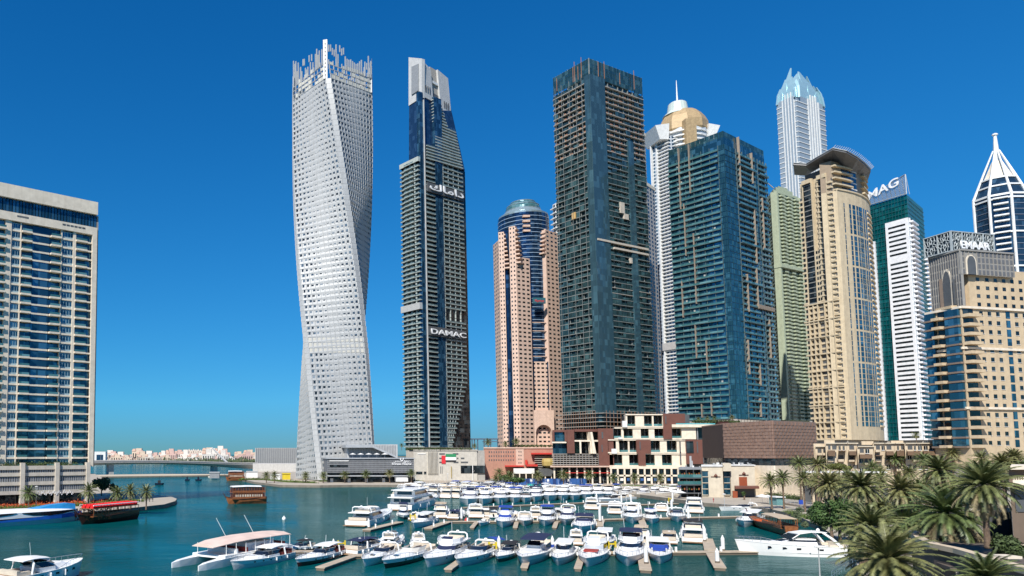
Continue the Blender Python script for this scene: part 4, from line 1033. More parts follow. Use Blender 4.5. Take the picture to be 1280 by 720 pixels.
def spike_tower():
    D = 450; c = at(1262, 400, D)
    t = Tower('steel_spike_tower', 'blue glass tower in a white frame rising to a white mast at the right edge', 'skyscraper', (c.x, D, 0))
    zA = at(1240, 240, D).z; zB = at(1240, 215, D).z; zT = at(1238, 157, D).z; zc = at(1238, 180, D).z
    # octagonal shaft
    R = 12.8; cx_, cy_ = at(1249, 240, D + R).x, D + R
    wf = pmat('white_frame_steel', (.74, .76, .76), .4)
    n = 8; a0 = math.radians(-112)
    V = lambda k, R_, z: (cx_ + R_ * math.cos(a0 + k * math.pi / 4), cy_ + R_ * math.sin(a0 + k * math.pi / 4), z)
    z0 = 60
    t.solid('glass_wall', spk_g).loft([[V(k, R, z) for k in range(8)] for z in (z0, zA)] + [[V(k, R * .66, zA + (zc - zA) * .38) for k in range(8)]])
    for k in range(8):
        mb = MB(); mb.tube([V(k, R + .4, z0), V(k, R + .4, zA)], .75, 6); mb.build('frame_column', wf, t.root)
        mb = MB(); mb.tube([V(k, R + .4, zA), V(k, R * .62, zA + (zc - zA) * .48), V(k, R * .12, zc + 1)], .8, 6, .4); mb.build('frame_rib', wf, t.root)
        f = Face(V(k, R, 0)[:2], V((k + 1) % 8, R, 0)[:2])
        for i in range(30):
            z = zA - 3 - i * 3.7
            if k % 2 == 0: t.part('floor_band', spk_b, f.v8(.05, .95, z, z + .45, -.1, .25), f)
            if i % 6 == 0: t.part('frame_beam', wf, f.v8(0, 1, z, z + 1.0, -.1, .7), f)
            if k in (1, 7): t.part('balcony', wf, f.v8(.15, .85, z, z + .8, -.2, 2.6), f)
        t.part('frame_beam', wf, f.v8(-.0, 1, zA - .6, zA + .6, -.3, .6), f)
    for z, r_ in ((zA + (zc - zA) * .2, .84), (zA + (zc - zA) * .38, .68)): t.solid('frame_ring', wf).lathe([(R * r_, z), (R * r_ + .5, z), (R * r_ + .5, z + .9), (R * r_, z + .9)], cx_, cy_, 8, a0)
    t.solid('peak_panel', cream).loft([[V(k, R * .60, zA + (zc - zA) * .381) for k in range(8)], [V(k, R * .2, zA + (zc - zA) * .8) for k in range(8)]])
    t.solid('base_wall', conc).lathe([(R * .98, 1.4), (R * .98, z0 - .01)], cx_, cy_, 8, a0)
    mb = MB(); mb.tube([(cx_, cy_, zB), (cx_, cy_, zc), (cx_, cy_, zT - 1)], 2.2, 8, .8); mb.build('mast', wf, t.root)
    mb = MB(); mb.lathe([(.8, zT - 1.2), (1.5, zT - .6), (1.5, zT + .2), (.3, zT + .8)], cx_, cy_, 8); mb.build('mast_cap', wf, t.root)
    t.finish()
spk_g = gmat('spike_glass', (.02, .05, .09), (.06, .13, .20), metal=.4, share=.2); spk_b = pmat('slate_band', (.12, .15, .2), .5)
spike_tower()

def emaar_building():
    l, c, r = (1169, 298), (1214, 284), (1345, 296)
    P0 = corner_poly(l, c, r); z0 = zat(560, 290)
    fR, _, _, fL = faces(P0); zt = at(1204, 333, 284).z
    t = Tower('hotel_block', 'beige stepped residential block with corner balconies and a patterned screen crown', 'building', (P0[0][0], 300, 0))
    bm = pmat('warm_beige_render', (.55, .43, .28), .75, stain=.2); br = pmat('brown_beige_render', (.20, .15, .115), .75, stain=.2)
    t.solid('wall', bm).prism(P0, z0 - 8, at(1225, 385, 284).z); nf = 20
    zt1 = at(1225, 385, 284).z; fh = (zt1 - z0) / 15
    t.solid('upper_wall', bm).hexa(fR.v8(.12, 1, zt1, zt, -11, -1.2))
    t.solid('upper_wall', br).hexa(fR.v8(.05, .12, zt1, zt - 3, -9, -2.6))
    # right, sunlit face
    nw = 15
    for i in range(nw):
        z = z0 + fh * i
        for u in (.165, .245, .325, .50, .58, .66, .86, .94): t.part('window', dark_g, fR.v8(u, u + .032, z + 1.1, z + fh - .9, -.2, .06), fR); t.part('window_frame', white, fR.v8(u - .004, u + .036, z + .95, z + 1.09, -.1, .16), fR)
        t.part('tall_window', teal_g, fR.v8(.415, .455, z + .4, z + fh - .4, -.2, .08), fR)
        for a, b in ((.0, .115), (.73, .83)):
            t.part('balcony', bm, fR.v8(a, b, z, z + 1.2, -.2, 2.6), fR); t.part('balcony_door', dark_g, fR.v8(a + .01, b - .01, z + 1.21, z + fh - .2, -.2, .1), fR)
    for i in range(5):
        z = zt1 + fh * i * .92 + .4
        if z + 3 < zt:
            for u in (.19, .28, .36, .44, .52, .60, .72, .80, .88): t.part('window', dark_g, fR.v8(u, u + .032, z + 1.1, z + fh - 1.1, -1.4, -1.14), fR)
    t.part('dark_bay', dkgrey, fR.v8(.02, .085, zt1 + 2, zt - 4.5, -3, -2.5), fR)
    for py in (385, 436, 511): 
        z = at(1240, py, 284).z; t.solid('cornice', cream).hexa(fR.v8(-.005, 1, z - .1, z + .8, -.2, .7)); t.solid('cornice', cream).hexa(fL.v8(0, 1.002, z - .1, z + .8, -.2, .7))
    # left face: brown spandrels, teal bays and beige balconies
    for i in range(nw):
        z = z0 + fh * i
        for a, b in ((.0, .30), (.58, .98)): t.part('bay_window', teal_g, fL.v8(a + .02, b - .02, z + .7, z + fh - .2, -.2, 1.3), fL); t.part('bay_spandrel', br, fL.v8(a, b, z, z + .7, -.2, 1.5), fL)
        t.part('balcony', bm, fL.v8(.32, .56, z, z + 1.1, -.2, 3.0), fL); t.part('balcony_door', dark_g, fL.v8(.34, .54, z + 1.2, z + fh - .2, -.2, .2), fL)
    # grey panelled crown with pointed arches
    gm_ = pmat('grey_lattice_panel', (.27, .26, .24), .6); dg = pmat('grey_dark_panel', (.13, .13, .135), .5)
    zg0, zg1 = zt1 + 1, at(1203, 312, 284).z
    A2 = fL.pt(.04, 0, -2.5); C2 = fL.pt(1, 0, -2.0) + Vector((fR.u.x, fR.u.y, 0)) * -1.0; B2 = fR.pt(.52, 0, -6)
    C2 = Vector((C2.x, C2.y, 0)); g1 = Face(A2.xy, C2.xy); g2 = Face(C2.xy, (C2 + Vector((fR.u.x, fR.u.y, 0)) * fR.L * .50).xy)
    for g, zb_ in ((g1, zg0), (g2, zt - 3)):
        t.solid('crown_wall', gm_).hexa(g.v8(0, 1, zb_, zg1, -.8, 0)); n = 13
        m_ = 4 if g is g2 else 7
        for j in range(n):
            for i in range(m_):
                uc = (j + .5) / n
                if g is g2 and .09 < uc < .30: continue
                if g is g1 and .42 < uc < .66 and i < 5: continue
                t.part('crown_panel', dg, g.v8((j + .14) / n, (j + .86) / n, zb_ + (zg1 - zb_) * (i + .12) / m_, zb_ + (zg1 - zb_) * (i + .84) / m_, -.1, .08), g)
        for j in range(n + 1): t.solid('crown_rib', gm_).hexa(g.v8(j / n - .004, j / n + .004, zb_, zg1, 0, .28))
        t.solid('crown_rib', gm_).hexa(g.v8(-.005, 1.005, zg1 - .4, zg1 + .25, -.3, .5))
    def parch(g, uc, hw, zb_, zh, m, d, nm):
        pts = [(uc - hw, zb_)] + [(uc - hw * math.cos(a * math.pi / 2 / 7), zb_ + (zh - zb_) * (.62 + .38 * math.sin(a * math.pi / 2 / 7))) for a in range(8)]
        pts += [(2 * uc - u, z) for u, z in reversed(pts[:-1])]
        mb = t.solid(nm, m); fr = [tuple(g.pt(u, z, d)) for u, z in pts]; bk = [tuple(g.pt(u, z, d - .6)) for u, z in pts]
        mb.loft([bk, fr])
    parch(g1, .54, .15, zg0, zg0 + (zg1 - zg0) * .72, cream, .22, 'arch_surround'); parch(g1, .54, .12, zg0, zg0 + (zg1 - zg0) * .68, dkgrey, .36, 'arch_opening')
    parch(g2, .19, .095, zt - 3, zg1 - 1.8, cream, .22, 'arch_surround'); parch(g2, .19, .075, zt - 3, zg1 - 2.3, dkgrey, .36, 'arch_opening')
    for i in range(4): t.part('balcony', bm, g1.v8(.3, .8, zg0 + i * 0 - .5 + i * .01, zg0 + .6 + i * .01, -.2, 2.5), g1) if i == 0 else None
    # patterned screen box carrying the name
    zs0, zs1 = zg1 + .3, at(1192, 293, 292).z
    e0 = g2.pt(.02, 0, -3.0); C3 = e0; fu = Vector((fR.u.x, fR.u.y, 0)); lu = Vector((fL.u.x, fL.u.y, 0))
    R3 = C3 + fu * (fR.L * .405); L3 = C3 - lu * 11
    s2 = Face(C3.xy, R3.xy); s1 = Face(L3.xy, C3.xy); wsc = pmat('screen_white', (.36, .40, .41), .5); bk = pmat('screen_backing', (.02, .035, .05), .4)
    for s_ in (s1, s2): t.solid('screen_backing', bk).hexa(s_.v8(.01, .99, zs0, zs1 - .3, -.9, -.4))
    for s_, n in ((s2, 4), (s1, 2)):
        for k in range(n + 1): t.solid('screen_frame', wsc).hexa(s_.v8(k / n - .01, k / n + .01, zs0, zs1, -.4, .25))
        for z in (zs0, zs1 - .35): t.solid('screen_frame', wsc).hexa(s_.v8(0, 1, z, z + .35, -.4, .22))
        for k in range(n):
            uc = (k + .5) / n; zc_ = (zs0 + zs1) / 2; W_ = s_.L / n
            for rk in range(3):
                for a in range(8):
                    an = a * math.pi / 4 + rk * .3; r0, r1 = .10 + .14 * rk, .25 + .14 * rk
                    p0 = s_.pt(uc + r0 * math.cos(an) / n * 1.0, zc_ + r0 * (zs1 - zs0) * math.sin(an), 0); p1 = s_.pt(uc + r1 * math.cos(an + .5) / n, max(zs0, min(zs1, zc_ + r1 * (zs1 - zs0) * math.sin(an + .5))), 0); p2 = s_.pt(uc + r0 * math.cos(an + .8) / n, zc_ + r0 * (zs1 - zs0) * math.sin(an + .8), 0)
                    for qa, qb in ((p0, p1), (p1, p2)): t.solid('screen_tracery', wsc).tube([qa, qb], .12, 4)
    text_mesh('EMAAR', 4.3, pmat('sign_white', (.8, .8, .8), .4), 'sign_lettering', t.root, s2.pt(.17, zs0 + 1.2, .7), (*s2.u, 0), (0, 0, 1), .4, width=s2.L * .68, bold=.09)
    t.base = (P0, z0 - (0 if 'emaar_building' not in ('site_tower', 'teal_tower', 'green_tower', 'emaar_building') else 7))
    t.finish()
emaar_building()
# ================================================================== LOW BUILDINGS ROUND THE MARINA
def dfor(py, z=1.5): return gnd(600, py, z).y
class Low(Tower):
    skew = 0.0
    def rect(s, name, m, a, b, c, d, D, depth=10, own=True, z0=None, z1=None):
        """front rectangle seen between picture columns a..b and rows c..d at depth D"""
        x0, x1 = xat(a, D, (c + d) / 2), xat(b, D, (c + d) / 2); zt, zb = zat(c, D), zat(d, D)
        if z0 is not None: zb = z0
        if z1 is not None: zt = z1
        k = depth * s.skew; v = [(x0, D, zb), (x1, D, zb), (x1 + k, D + depth, zb), (x0 + k, D + depth, zb), (x0, D, zt), (x1, D, zt), (x1 + k, D + depth, zt), (x0 + k, D + depth, zt)]
        if own: s.part(name, m, v, None)
        else: s.solid(name, m).hexa(v)
def retail_grey():
    D = dfor(603) ; t = Low('retail_block', 'dark grey gridded retail block with a white sign at the foot of the twisted tower', 'building', (xat(465, D), D + 10, 1.5))
    gm = pmat('grey_mesh_cladding', (.13, .13, .14), .55); lg = pmat('light_grey_metal', (.42, .43, .44), .45, .3)
    t.rect('wall', gm, 409, 517.5, 573.5, 590, D, 40, False); t.rect('glass_front', dark_g, 409, 517, 590, 604, D + 2.5, 30, False, z0=1.4)
    f = Face((xat(409, D), D), (xat(517.5, D), D)); za, zb = zat(591, D), zat(573.5, D)
    for k in range(64): t.solid('grid_bar', grey).hexa(f.v8((k + .35) / 64, (k + .55) / 64, za, zb, 0, .35))
    for k in range(7): t.solid('grid_bar', grey).hexa(f.v8(0, 1, za + (zb - za) * k / 7, za + (zb - za) * k / 7 + .25, 0, .32))
    t.rect('ledge', lg, 408, 518.5, 572.2, 573.6, D - 1, 42, False); t.rect('ledge', lg, 409, 519, 594.2, 595.6, D - 2, 6, False)
    t.rect('slot_window', dark_g, 412, 435, 581, 583.5, D - .5, 1); t.rect('sign_strip', white, 412, 436, 575.5, 576.6, D - .8, .6)
    for k in range(14): t.rect('door', white if k % 3 == 0 else dark_g, 413 + k * 7.2, 416.5 + k * 7.2, 598, 604, D + 2.2, .5, z0=1.5)
    t.rect('kiosk', white, 495, 510, 597, 602, D - 9, 5)
    # upper terrace with slanting roof edge
    t.rect('terrace_wall', silver, 434, 497, 555.5, 572.5, D + 14, 25, False)
    for k in range(30): t.rect('wall_rib', grey, 436 + k * 2, 436.6 + k * 2, 556.5, 572.4, D + 13.6, .6)
    t.rect('terrace_roof', lg, 432, 466, 556, 559.5, D + 6, 28, False)
    a, b = at(466, 557.5, D + 6), at(495, 571, D + 6); mb = t.solid('sloping_beam', lg)
    mb.hexa([(a.x, D + 6, a.z - 1), (b.x, D + 6, b.z - .6), (b.x, D + 16, b.z - .6), (a.x, D + 16, a.z - 1), (a.x, D + 6, a.z + .6), (b.x, D + 6, b.z + .5), (b.x, D + 16, b.z + .5), (a.x, D + 16, a.z + .6)])
    for k in range(5):
        c_ = at(441 + k * 10, 568, D + 5); mb = MB(); mb.lathe([(.12, c_.z - 2.5), (.12, c_.z), (2.4, c_.z), (.1, c_.z + .9)], c_.x, c_.y, 8); mb.build('parasol', white, t.root)
    sw = pmat('sign_white', (.8, .8, .8), .4)
    p = at(490, 581.0, D - .6); text_mesh('Emirates Hospital', 1.9, sw, 'sign_lettering', t.root, p, (1, 0, 0), (0, 0, 1), .25, width=xat(514, D) - xat(490, D), bold=.03)
    p = at(492, 577.8, D - .6); text_mesh('\uFEF0\uFED4\uFEB8\uFE98\uFEB4\uFEE3 \u0627\u0644\u0625\u0645\u0627\u0631\u0627\u062A'[::1], 1.9, sw, 'sign_lettering', t.root, p, (1, 0, 0), (0, 0, 1), .25, width=xat(513, D) - xat(492, D), bold=.03)
    c_ = at(502.3, 573.4, D - .8); mb = MB(); mb.tube([(c_.x + 1.0 * math.cos(a), c_.y, c_.z + 1.3 * math.sin(a)) for a in [math.pi * (.85 + 1.3 * i / 10) for i in range(11)]], .32, 5); mb.build('sign_emblem', sw, t.root)
    t.finish()
retail_grey()
def retail_beige():
    D = dfor(600.5); t = Low('retail_block', 'pale stone retail block carrying a large flag banner below the slender tower', 'building', (xat(560, D), D + 10, 1.5)); t.skew = 0.22
    m = pmat('pale_limestone', (.50, .47, .41), .75, stain=.2)
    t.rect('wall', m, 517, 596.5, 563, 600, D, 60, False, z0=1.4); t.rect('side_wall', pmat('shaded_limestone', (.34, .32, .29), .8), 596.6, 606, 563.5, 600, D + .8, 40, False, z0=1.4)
    for k in range(8): t.rect('wall_fin', m, 535 + k * 1.6, 535.7 + k * 1.6, 564, 592, D - 1.2, 1.4)
    for r, rows in ((567.5, ((549, 556), (566, 573))), (573, ((549, 552), (571, 573), (576, 580.5))), (578, ((549, 552), (567, 573), (576, 585)))):
        for a, b in rows: t.rect('slot_window', dkgrey, a, b, r - 1, r + .8, D - .15, .4)
    fl = [('flag_red', (.60, .02, .03), 552, 557, 569.5, 579.5), ('flag_green', (.02, .22, .09), 557.05, 570, 567.5, 571.4), ('flag_white', (.75, .75, .75), 557.05, 570, 571.45, 575.2), ('flag_black', (.02, .02, .02), 557.05, 570, 575.25, 577)]
    for n_, c_, a, b, c1, d1 in fl: t.rect('flag_stripe', pmat(n_, c_, .7), a, b, c1, d1, D - .5, .3)
    t.rect('glass_front', dark_g, 576, 606, 582, 591.5, D - .3, 1, False); t.rect('window', dark_g, 520, 528, 589.5, 593, D - .1, .4); t.rect('window', dark_g, 530, 533, 589.5, 593, D - .1, .4)
    t.rect('slot_window', dkgrey, 550.3, 551, 583, 592, D - .1, .3); t.rect('slot_window', dkgrey, 552.3, 553, 583, 592, D - .1, .3); t.rect('mast_panel', pmat('ochre_panel', (.4, .3, .1), .6), 563.8, 564.6, 583, 597, D - 1, .8)
    t.rect('parapet', m, 516.5, 597, 562, 563.2, D - .6, 61, False); t.rect('column', white, 590.5, 591.4, 582, 600, D - .7, .5, z0=1.5)
    t.rect('sign_strip', white, 522, 532, 566.8, 567.8, D - .3, .3)
    t.finish()
    g = Low('portal_frame', 'bare dark steel portal frame on the roof between the slender and the pink towers', 'frame', (xat(604, D), D + 30, 1.5)); st = pmat('dark_blue_steel', (.08, .11, .15), .5)
    for a in (590, 593, 597, 605, 613, 622): g.rect('post', st, a, a + .9, 548.5, 563, D + 60, 1)
    g.rect('beam', st, 589, 623, 548, 549.5, D + 59.5, 2); g.rect('beam', st, 604, 623, 551.5, 552.5, D + 59.4, 2); g.base = ([(xat(589, D + 60), D + 59), (xat(623, D + 60), D + 59), (xat(623, D + 60), D + 70), (xat(589, D + 60), D + 70)], zat(563, D + 60))
    g.finish()
retail_beige()
def pink_podium():
    D = dfor(598.5); t = Low('hotel_podium', 'pink brick podium with pierced openings and red awnings below the pink tower', 'building', (xat(648, D), D + 12, 1.5)); t.skew = 0.33
    pb = pmat('pink_brick', (.42, .22, .16), .8, stain=.2)
    t.rect('wall', pb, 605, 692, 560.5, 600, D, 70, False, z0=1.4); t.rect('parapet', pink, 604.5, 692, 559, 560.6, D - .6, 70, False); t.rect('panel', pink, 645, 655, 561.5, 590, D - .5, 1, False)
    for i in range(3):
        for j in range(11): t.rect('wall_opening', dkgrey, 611 + j * 3, 612.2 + j * 3, 564 + i * 5, 566.2 + i * 5, D - .12, .3)
    for i in range(4):
        for j in range(2): t.rect('wall_opening', dkgrey, 648 + j * 2.6, 649.3 + j * 2.6, 564 + i * 4.6, 565.5 + i * 4.6, D - .62, .3)
    rd = pmat('red_awning', (.50, .04, .03), .6)
    for a, b, c1, d1, dd in ((631, 655, 581.8, 583.4, 7), (664, 690, 566, 568, 5), (658, 672, 580.5, 583, 8)): t.rect('awning', rd, a, b, c1, d1, D - dd, dd)
    t.rect('awning', rd, 656.5, 659.4, 575, 581, D - 2, 1.5)
    t.rect('terrace_wall', white, 642, 668, 585.5, 592, D - 9, 9, False); t.rect('shop_front', dkgrey, 640, 692, 592.2, 600, D - 4, 4, False, z0=1.5)
    for k in range(7): t.rect('column', cream, 641 + k * 8, 642.3 + k * 8, 592.3, 600, D - 9.5, 1.2, z0=1.5)
    for k in range(9): t.rect('terrace_deck', conc, 668.2, 691, 570 + k * 2.6, 570.8 + k * 2.6, D - 3 - (k % 2), 3)
    c_ = at(685, 577, D - 6); mb = MB(); mb.lathe([(.5, c_.z - 5), (4.2, c_.z - 3), (4.6, c_.z), (4.0, c_.z + 2.2), (1, c_.z + 2.6)], c_.x, c_.y, 12); mb.build('cane_pod', pmat('ochre_panel', (.4, .3, .1), .6), t.root)
    c_ = at(684, 590, D - 10); mb = MB(); mb.loft([[(c_.x + r * math.cos(a), c_.y + 6 * o, c_.z - 3 + r * math.sin(a) * .9) for a in [math.pi * i / 8 for i in range(9)]] for r, o in ((6.3, 0), (6.3, 1))], closed=True); mb.build('arched_canopy', dkgrey, t.root)
    for k in range(22):
        if k % 2: t.rect('parapet_planter', leafm, 640 + k * 2.4, 642 + k * 2.4, 556.8, 559, D + 5, 1.5)
    t.finish()
pink_podium()
def mall():
    D = dfor(604.5); t = Low('waterfront_mall', 'terraced mall of stacked cream and brown blocks with dark glass bays', 'building', (xat(800, D), D + 10, 1.5)); t.skew = 0.38
    bg_ = cream; br = brown
    R = lambda n, m, a, b, c1, d1, dd=0, dep=14: t.rect(n, m, a, b, c1, d1, D + dd, dep)
    # left wing: brown boxes over open parking decks
    R('core_wall', dkgrey, 693, 770, 540, 604, 12, 60)
    R('brown_block', br, 690.5, 708.5, 537.5, 540, 0); R('brown_block', br, 690.5, 693, 540, 551.5, 0); R('brown_block', br, 705.8, 708.5, 540, 551.5, 0, 12)
    R('glass_bay', teal_g, 693.1, 705.7, 540.1, 552, 1.5, 8); R('glass_bay', teal_g, 691, 708, 554, 567, 3, 8); R('brown_block', br, 708.6, 718, 537, 566.5, 1, 16); R('slab', cream, 690, 708, 552.1, 553.9, 0, 10)
    R('brown_block', br, 718.1, 748, 536.5, 539.5, 3, 14); R('glass_bay', dark_g, 718.1, 729, 540.5, 549, 7, 4); R('slab', cream, 716, 748, 550, 552, 2, 10); R('glass_bay', green_g, 718, 726, 553, 566, 6, 4); R('glass_bay', dark_g, 731, 738, 540, 566, 7, 4)
    for px in (724.5, 737.8): R('column', cream, px, px + 2.2, 552, 567, 1, 2)
    a, b = at(738, 540, D), at(745, 567, D); mb = t.solid('slanted_fin', cream)
    mb.hexa([(a.x + 1.2, D, b.z), (b.x + .2, D, b.z), (b.x + .2, D + 6, b.z), (a.x + 1.2, D + 6, b.z), (a.x, D, a.z), (a.x + 1.2, D, a.z), (a.x + 1.2, D + 6, a.z), (a.x, D + 6, a.z)])
    R('brown_block', br, 748.2, 767, 535.5, 582, 0, 18); R('slot_window', dkgrey, 752, 754, 540, 548, -.2, .5); R('slot_window', dkgrey, 752, 753.2, 556, 565, -.2, .5)
    for k in range(6): R('parking_deck', conc, 690, 747.9, 567.2 + k * 2.6, 568 + k * 2.6, 2, 9)
    for k in range(15): R('parking_post', grey, 692 + k * 4, 692.6 + k * 4, 567.3, 582, 2.3, .6)
    R('slab', pink, 688, 766, 582.3, 584, -3, 16); R('awning_strip', pmat('red_awning', (.5, .04, .03), .6), 706, 764, 590.6, 591.4, -3, 1)
    for k in range(8): t.rect('column', cream, 692 + k * 9.5, 694 + k * 9.5, 584.2, 604, D - 1, 1.5, z0=1.5)
    t.rect('shop_front', dark_g, 690, 766, 592, 604, D + 3, 5, z0=1.5)
    # middle: cream grid with recessed glass boxes, four storeys stepping up
    R('core_wall', dkgrey, 766, 898, 536, 604, 10, 70); R('core_wall', dkgrey, 784, 862, 518, 535.8, 10, 50)
    rows = [(517.5, 534, 782, 829, ((784.2, 794), (805, 815), (817, 828))), (534.2, 549, 768, 870, ((767.5, 776.6), (779.6, 791), (801, 811), (818, 829), (840, 852))), (549.2, 566.5, 760, 858, ((760.5, 770), (774, 785), (787, 796), (813.5, 825), (833.5, 846))), (566.7, 583.2, 762, 858, ((766.5, 778), (786.5, 798), (807, 818.5), (827.5, 840)))]
    for c1, d1, x0, x1, gl in rows:
        cur = x0
        R('slab', cream, x0, x1, c1, c1 + 1.4, -.6, 12); R('slab', cream, x0, x1, d1 - 1.5, d1, -.8, 12)
        for a, b in gl:
            if a > cur: R('cream_panel', bg_, cur, a, c1 + 1.5, d1 - 1.6, 0, 8)
            R('glass_bay', dark_g, a, b, c1 + 1.5, d1 - 1.6, 4, 5); R('glazing_bar', grey, (a + b) / 2 - .3, (a + b) / 2 + .3, c1 + 1.6, d1 - 1.7, 3.7, .3); R('railing', rail_g, a, b, d1 - 4, d1 - 1.7, .6, .2); cur = b
        if cur < x1: R('cream_panel', bg_, cur, x1, c1 + 1.5, d1 - 1.6, 0, 8)
    R('brown_block', br, 829, 856.5, 517, 534, -1.2, 20); R('brown_block', br, 829.2, 840, 534, 549, -1.2, 6); R('slot_window', dkgrey, 831.5, 833, 520, 529.5, -1.5, .5)
    R('brown_block', br, 795.5, 813.5, 549.8, 567, -1.2, 6); R('brown_block', br, 798, 807, 567, 582, -1.2, 6); R('slot_window', dkgrey, 799.5, 800.8, 552, 562, -1.5, .4)
    R('brown_block', br, 857.5, 885, 549.5, 580, -1.2, 10); R('glass_bay', dark_g, 858, 867, 551.5, 566, -1.6, .8); R('slot_window', dkgrey, 871, 872.6, 552, 566, -1.5, .4); R('slot_window', dkgrey, 878.5, 880, 552, 579, -1.5, .4)
    R('slot_window', dkgrey, 849.8, 851.4, 552, 581, -.8, .5); R('roof_hut', white, 778, 784, 526, 534, -2, 4); R('roof_hut', white, 764.5, 771, 561, 567, -2.4, 3); R('roof_hut', white, 773, 778, 546.5, 549, -2.4, 3)
    R('slab', cream, 840, 898.5, 530.5, 534, -3, 16); R('cream_panel', bg_, 852, 870, 534.1, 549, -1, 8); R('glass_bay', dark_g, 870.1, 898, 534.3, 578, 3, 6); R('pool_edge', pmat('pool_blue', (.1, .4, .45), .2), 845, 894, 529.2, 530.4, -2, 10)
    for px in (872, 889): R('column', grey, px, px + 1.2, 534.3, 578, -1, 1)
    for k in range(7): R('floor_band', grey, 885.2, 898, 538 + k * 6, 539 + k * 6, 2.6, .6)
    R('brown_pier', pmat('dark_brown_cladding', (.05, .016, .012), .5), 898.6, 912, 527, 580, -2, 40)
    # ground floor arcade
    R('slab', cream, 762, 858, 583.4, 586, -4, 18); R('slab', cream, 762, 850, 593.6, 595.6, -4, 16)
    t.rect('shop_front', blue_g, 764, 850, 587, 604, D + 2, 4, z0=1.5)
    for k in range(11): t.rect('column', cream, 763 + k * 8.4, 765.2 + k * 8.4, 586.1, 604, D - 4, 1.5, z0=1.5)
    for k in range(9): t.rect('shop_sign', white if k % 2 else pmat('hoarding_blue', (.03, .10, .30), .5), 767 + k * 8.4, 771 + k * 8.4, 597.5, 601, D - 3, .3)
    t.finish()
mall()
def tile_box():
    D = 330; t = Low('tiled_hall', 'windowless brown hall clad in basket weave tiles with a rounded corner', 'building', (xat(955, D), D + 20, 1.5))
    tm = pmat('bronze_tile', (.34, .21, .155), .38, .35, var=.2); jm = pmat('tile_shadow_gap', (.05, .03, .025), .7)
    xa, xb, xc = xat(905, D + 26), xat(968, D - 4), xat(1021, D + 14)
    pts = [(xa, D + 26)]; 
    for i in range(9):
        s_ = i / 8; pts.append((xa + (xb - xa) * (.18 + .82 * s_), D + 18 - 22 * math.sin(s_ * math.pi / 2)))
    for i in range(1, 7): pts.append((xb + (xc - xb) * i / 6, D - 4 + 18 * (i / 6)))
    z1, z0 = zat(527.5, D), zat(573, D)
    t.solid('wall', jm).prism(pts + [(xc + 10, D + 60), (xa + 10, D + 60)], z0, z1 - .1); t.solid('roof_rim', tm).prism(inset(pts + [(xc + 10, D + 60), (xa + 10, D + 60)], 1.004), z1 - .1, z1 + .5)
    acc = 0
    for i in range(len(pts) - 1):
        f = Face(pts[i], pts[i + 1]); n = max(1, round(f.L / 1.5)); m_ = 11
        for j in range(n):
            for k in range(m_):
                h = (z1 - z0) / m_; tt = (acc + j + k) % 2
                t.part('tile', tm, f.v8((j + .04) / n, (j + .96) / n, z0 + h * k + .06, z0 + h * (k + 1) - .06, -.1, .16 + .16 * tt), f)
        acc += n
    t.solid('glass_band', dark_g).prism(inset(pts + [(xc + 10, D + 60), (xa + 10, D + 60)], .985), z0 - 3.2, z0 - .01); t.solid('lower_wall', cream).prism(pts + [(xc + 10, D + 60), (xa + 10, D + 60)], 1.4, z0 - 3.2)
    t.finish()
tile_box()
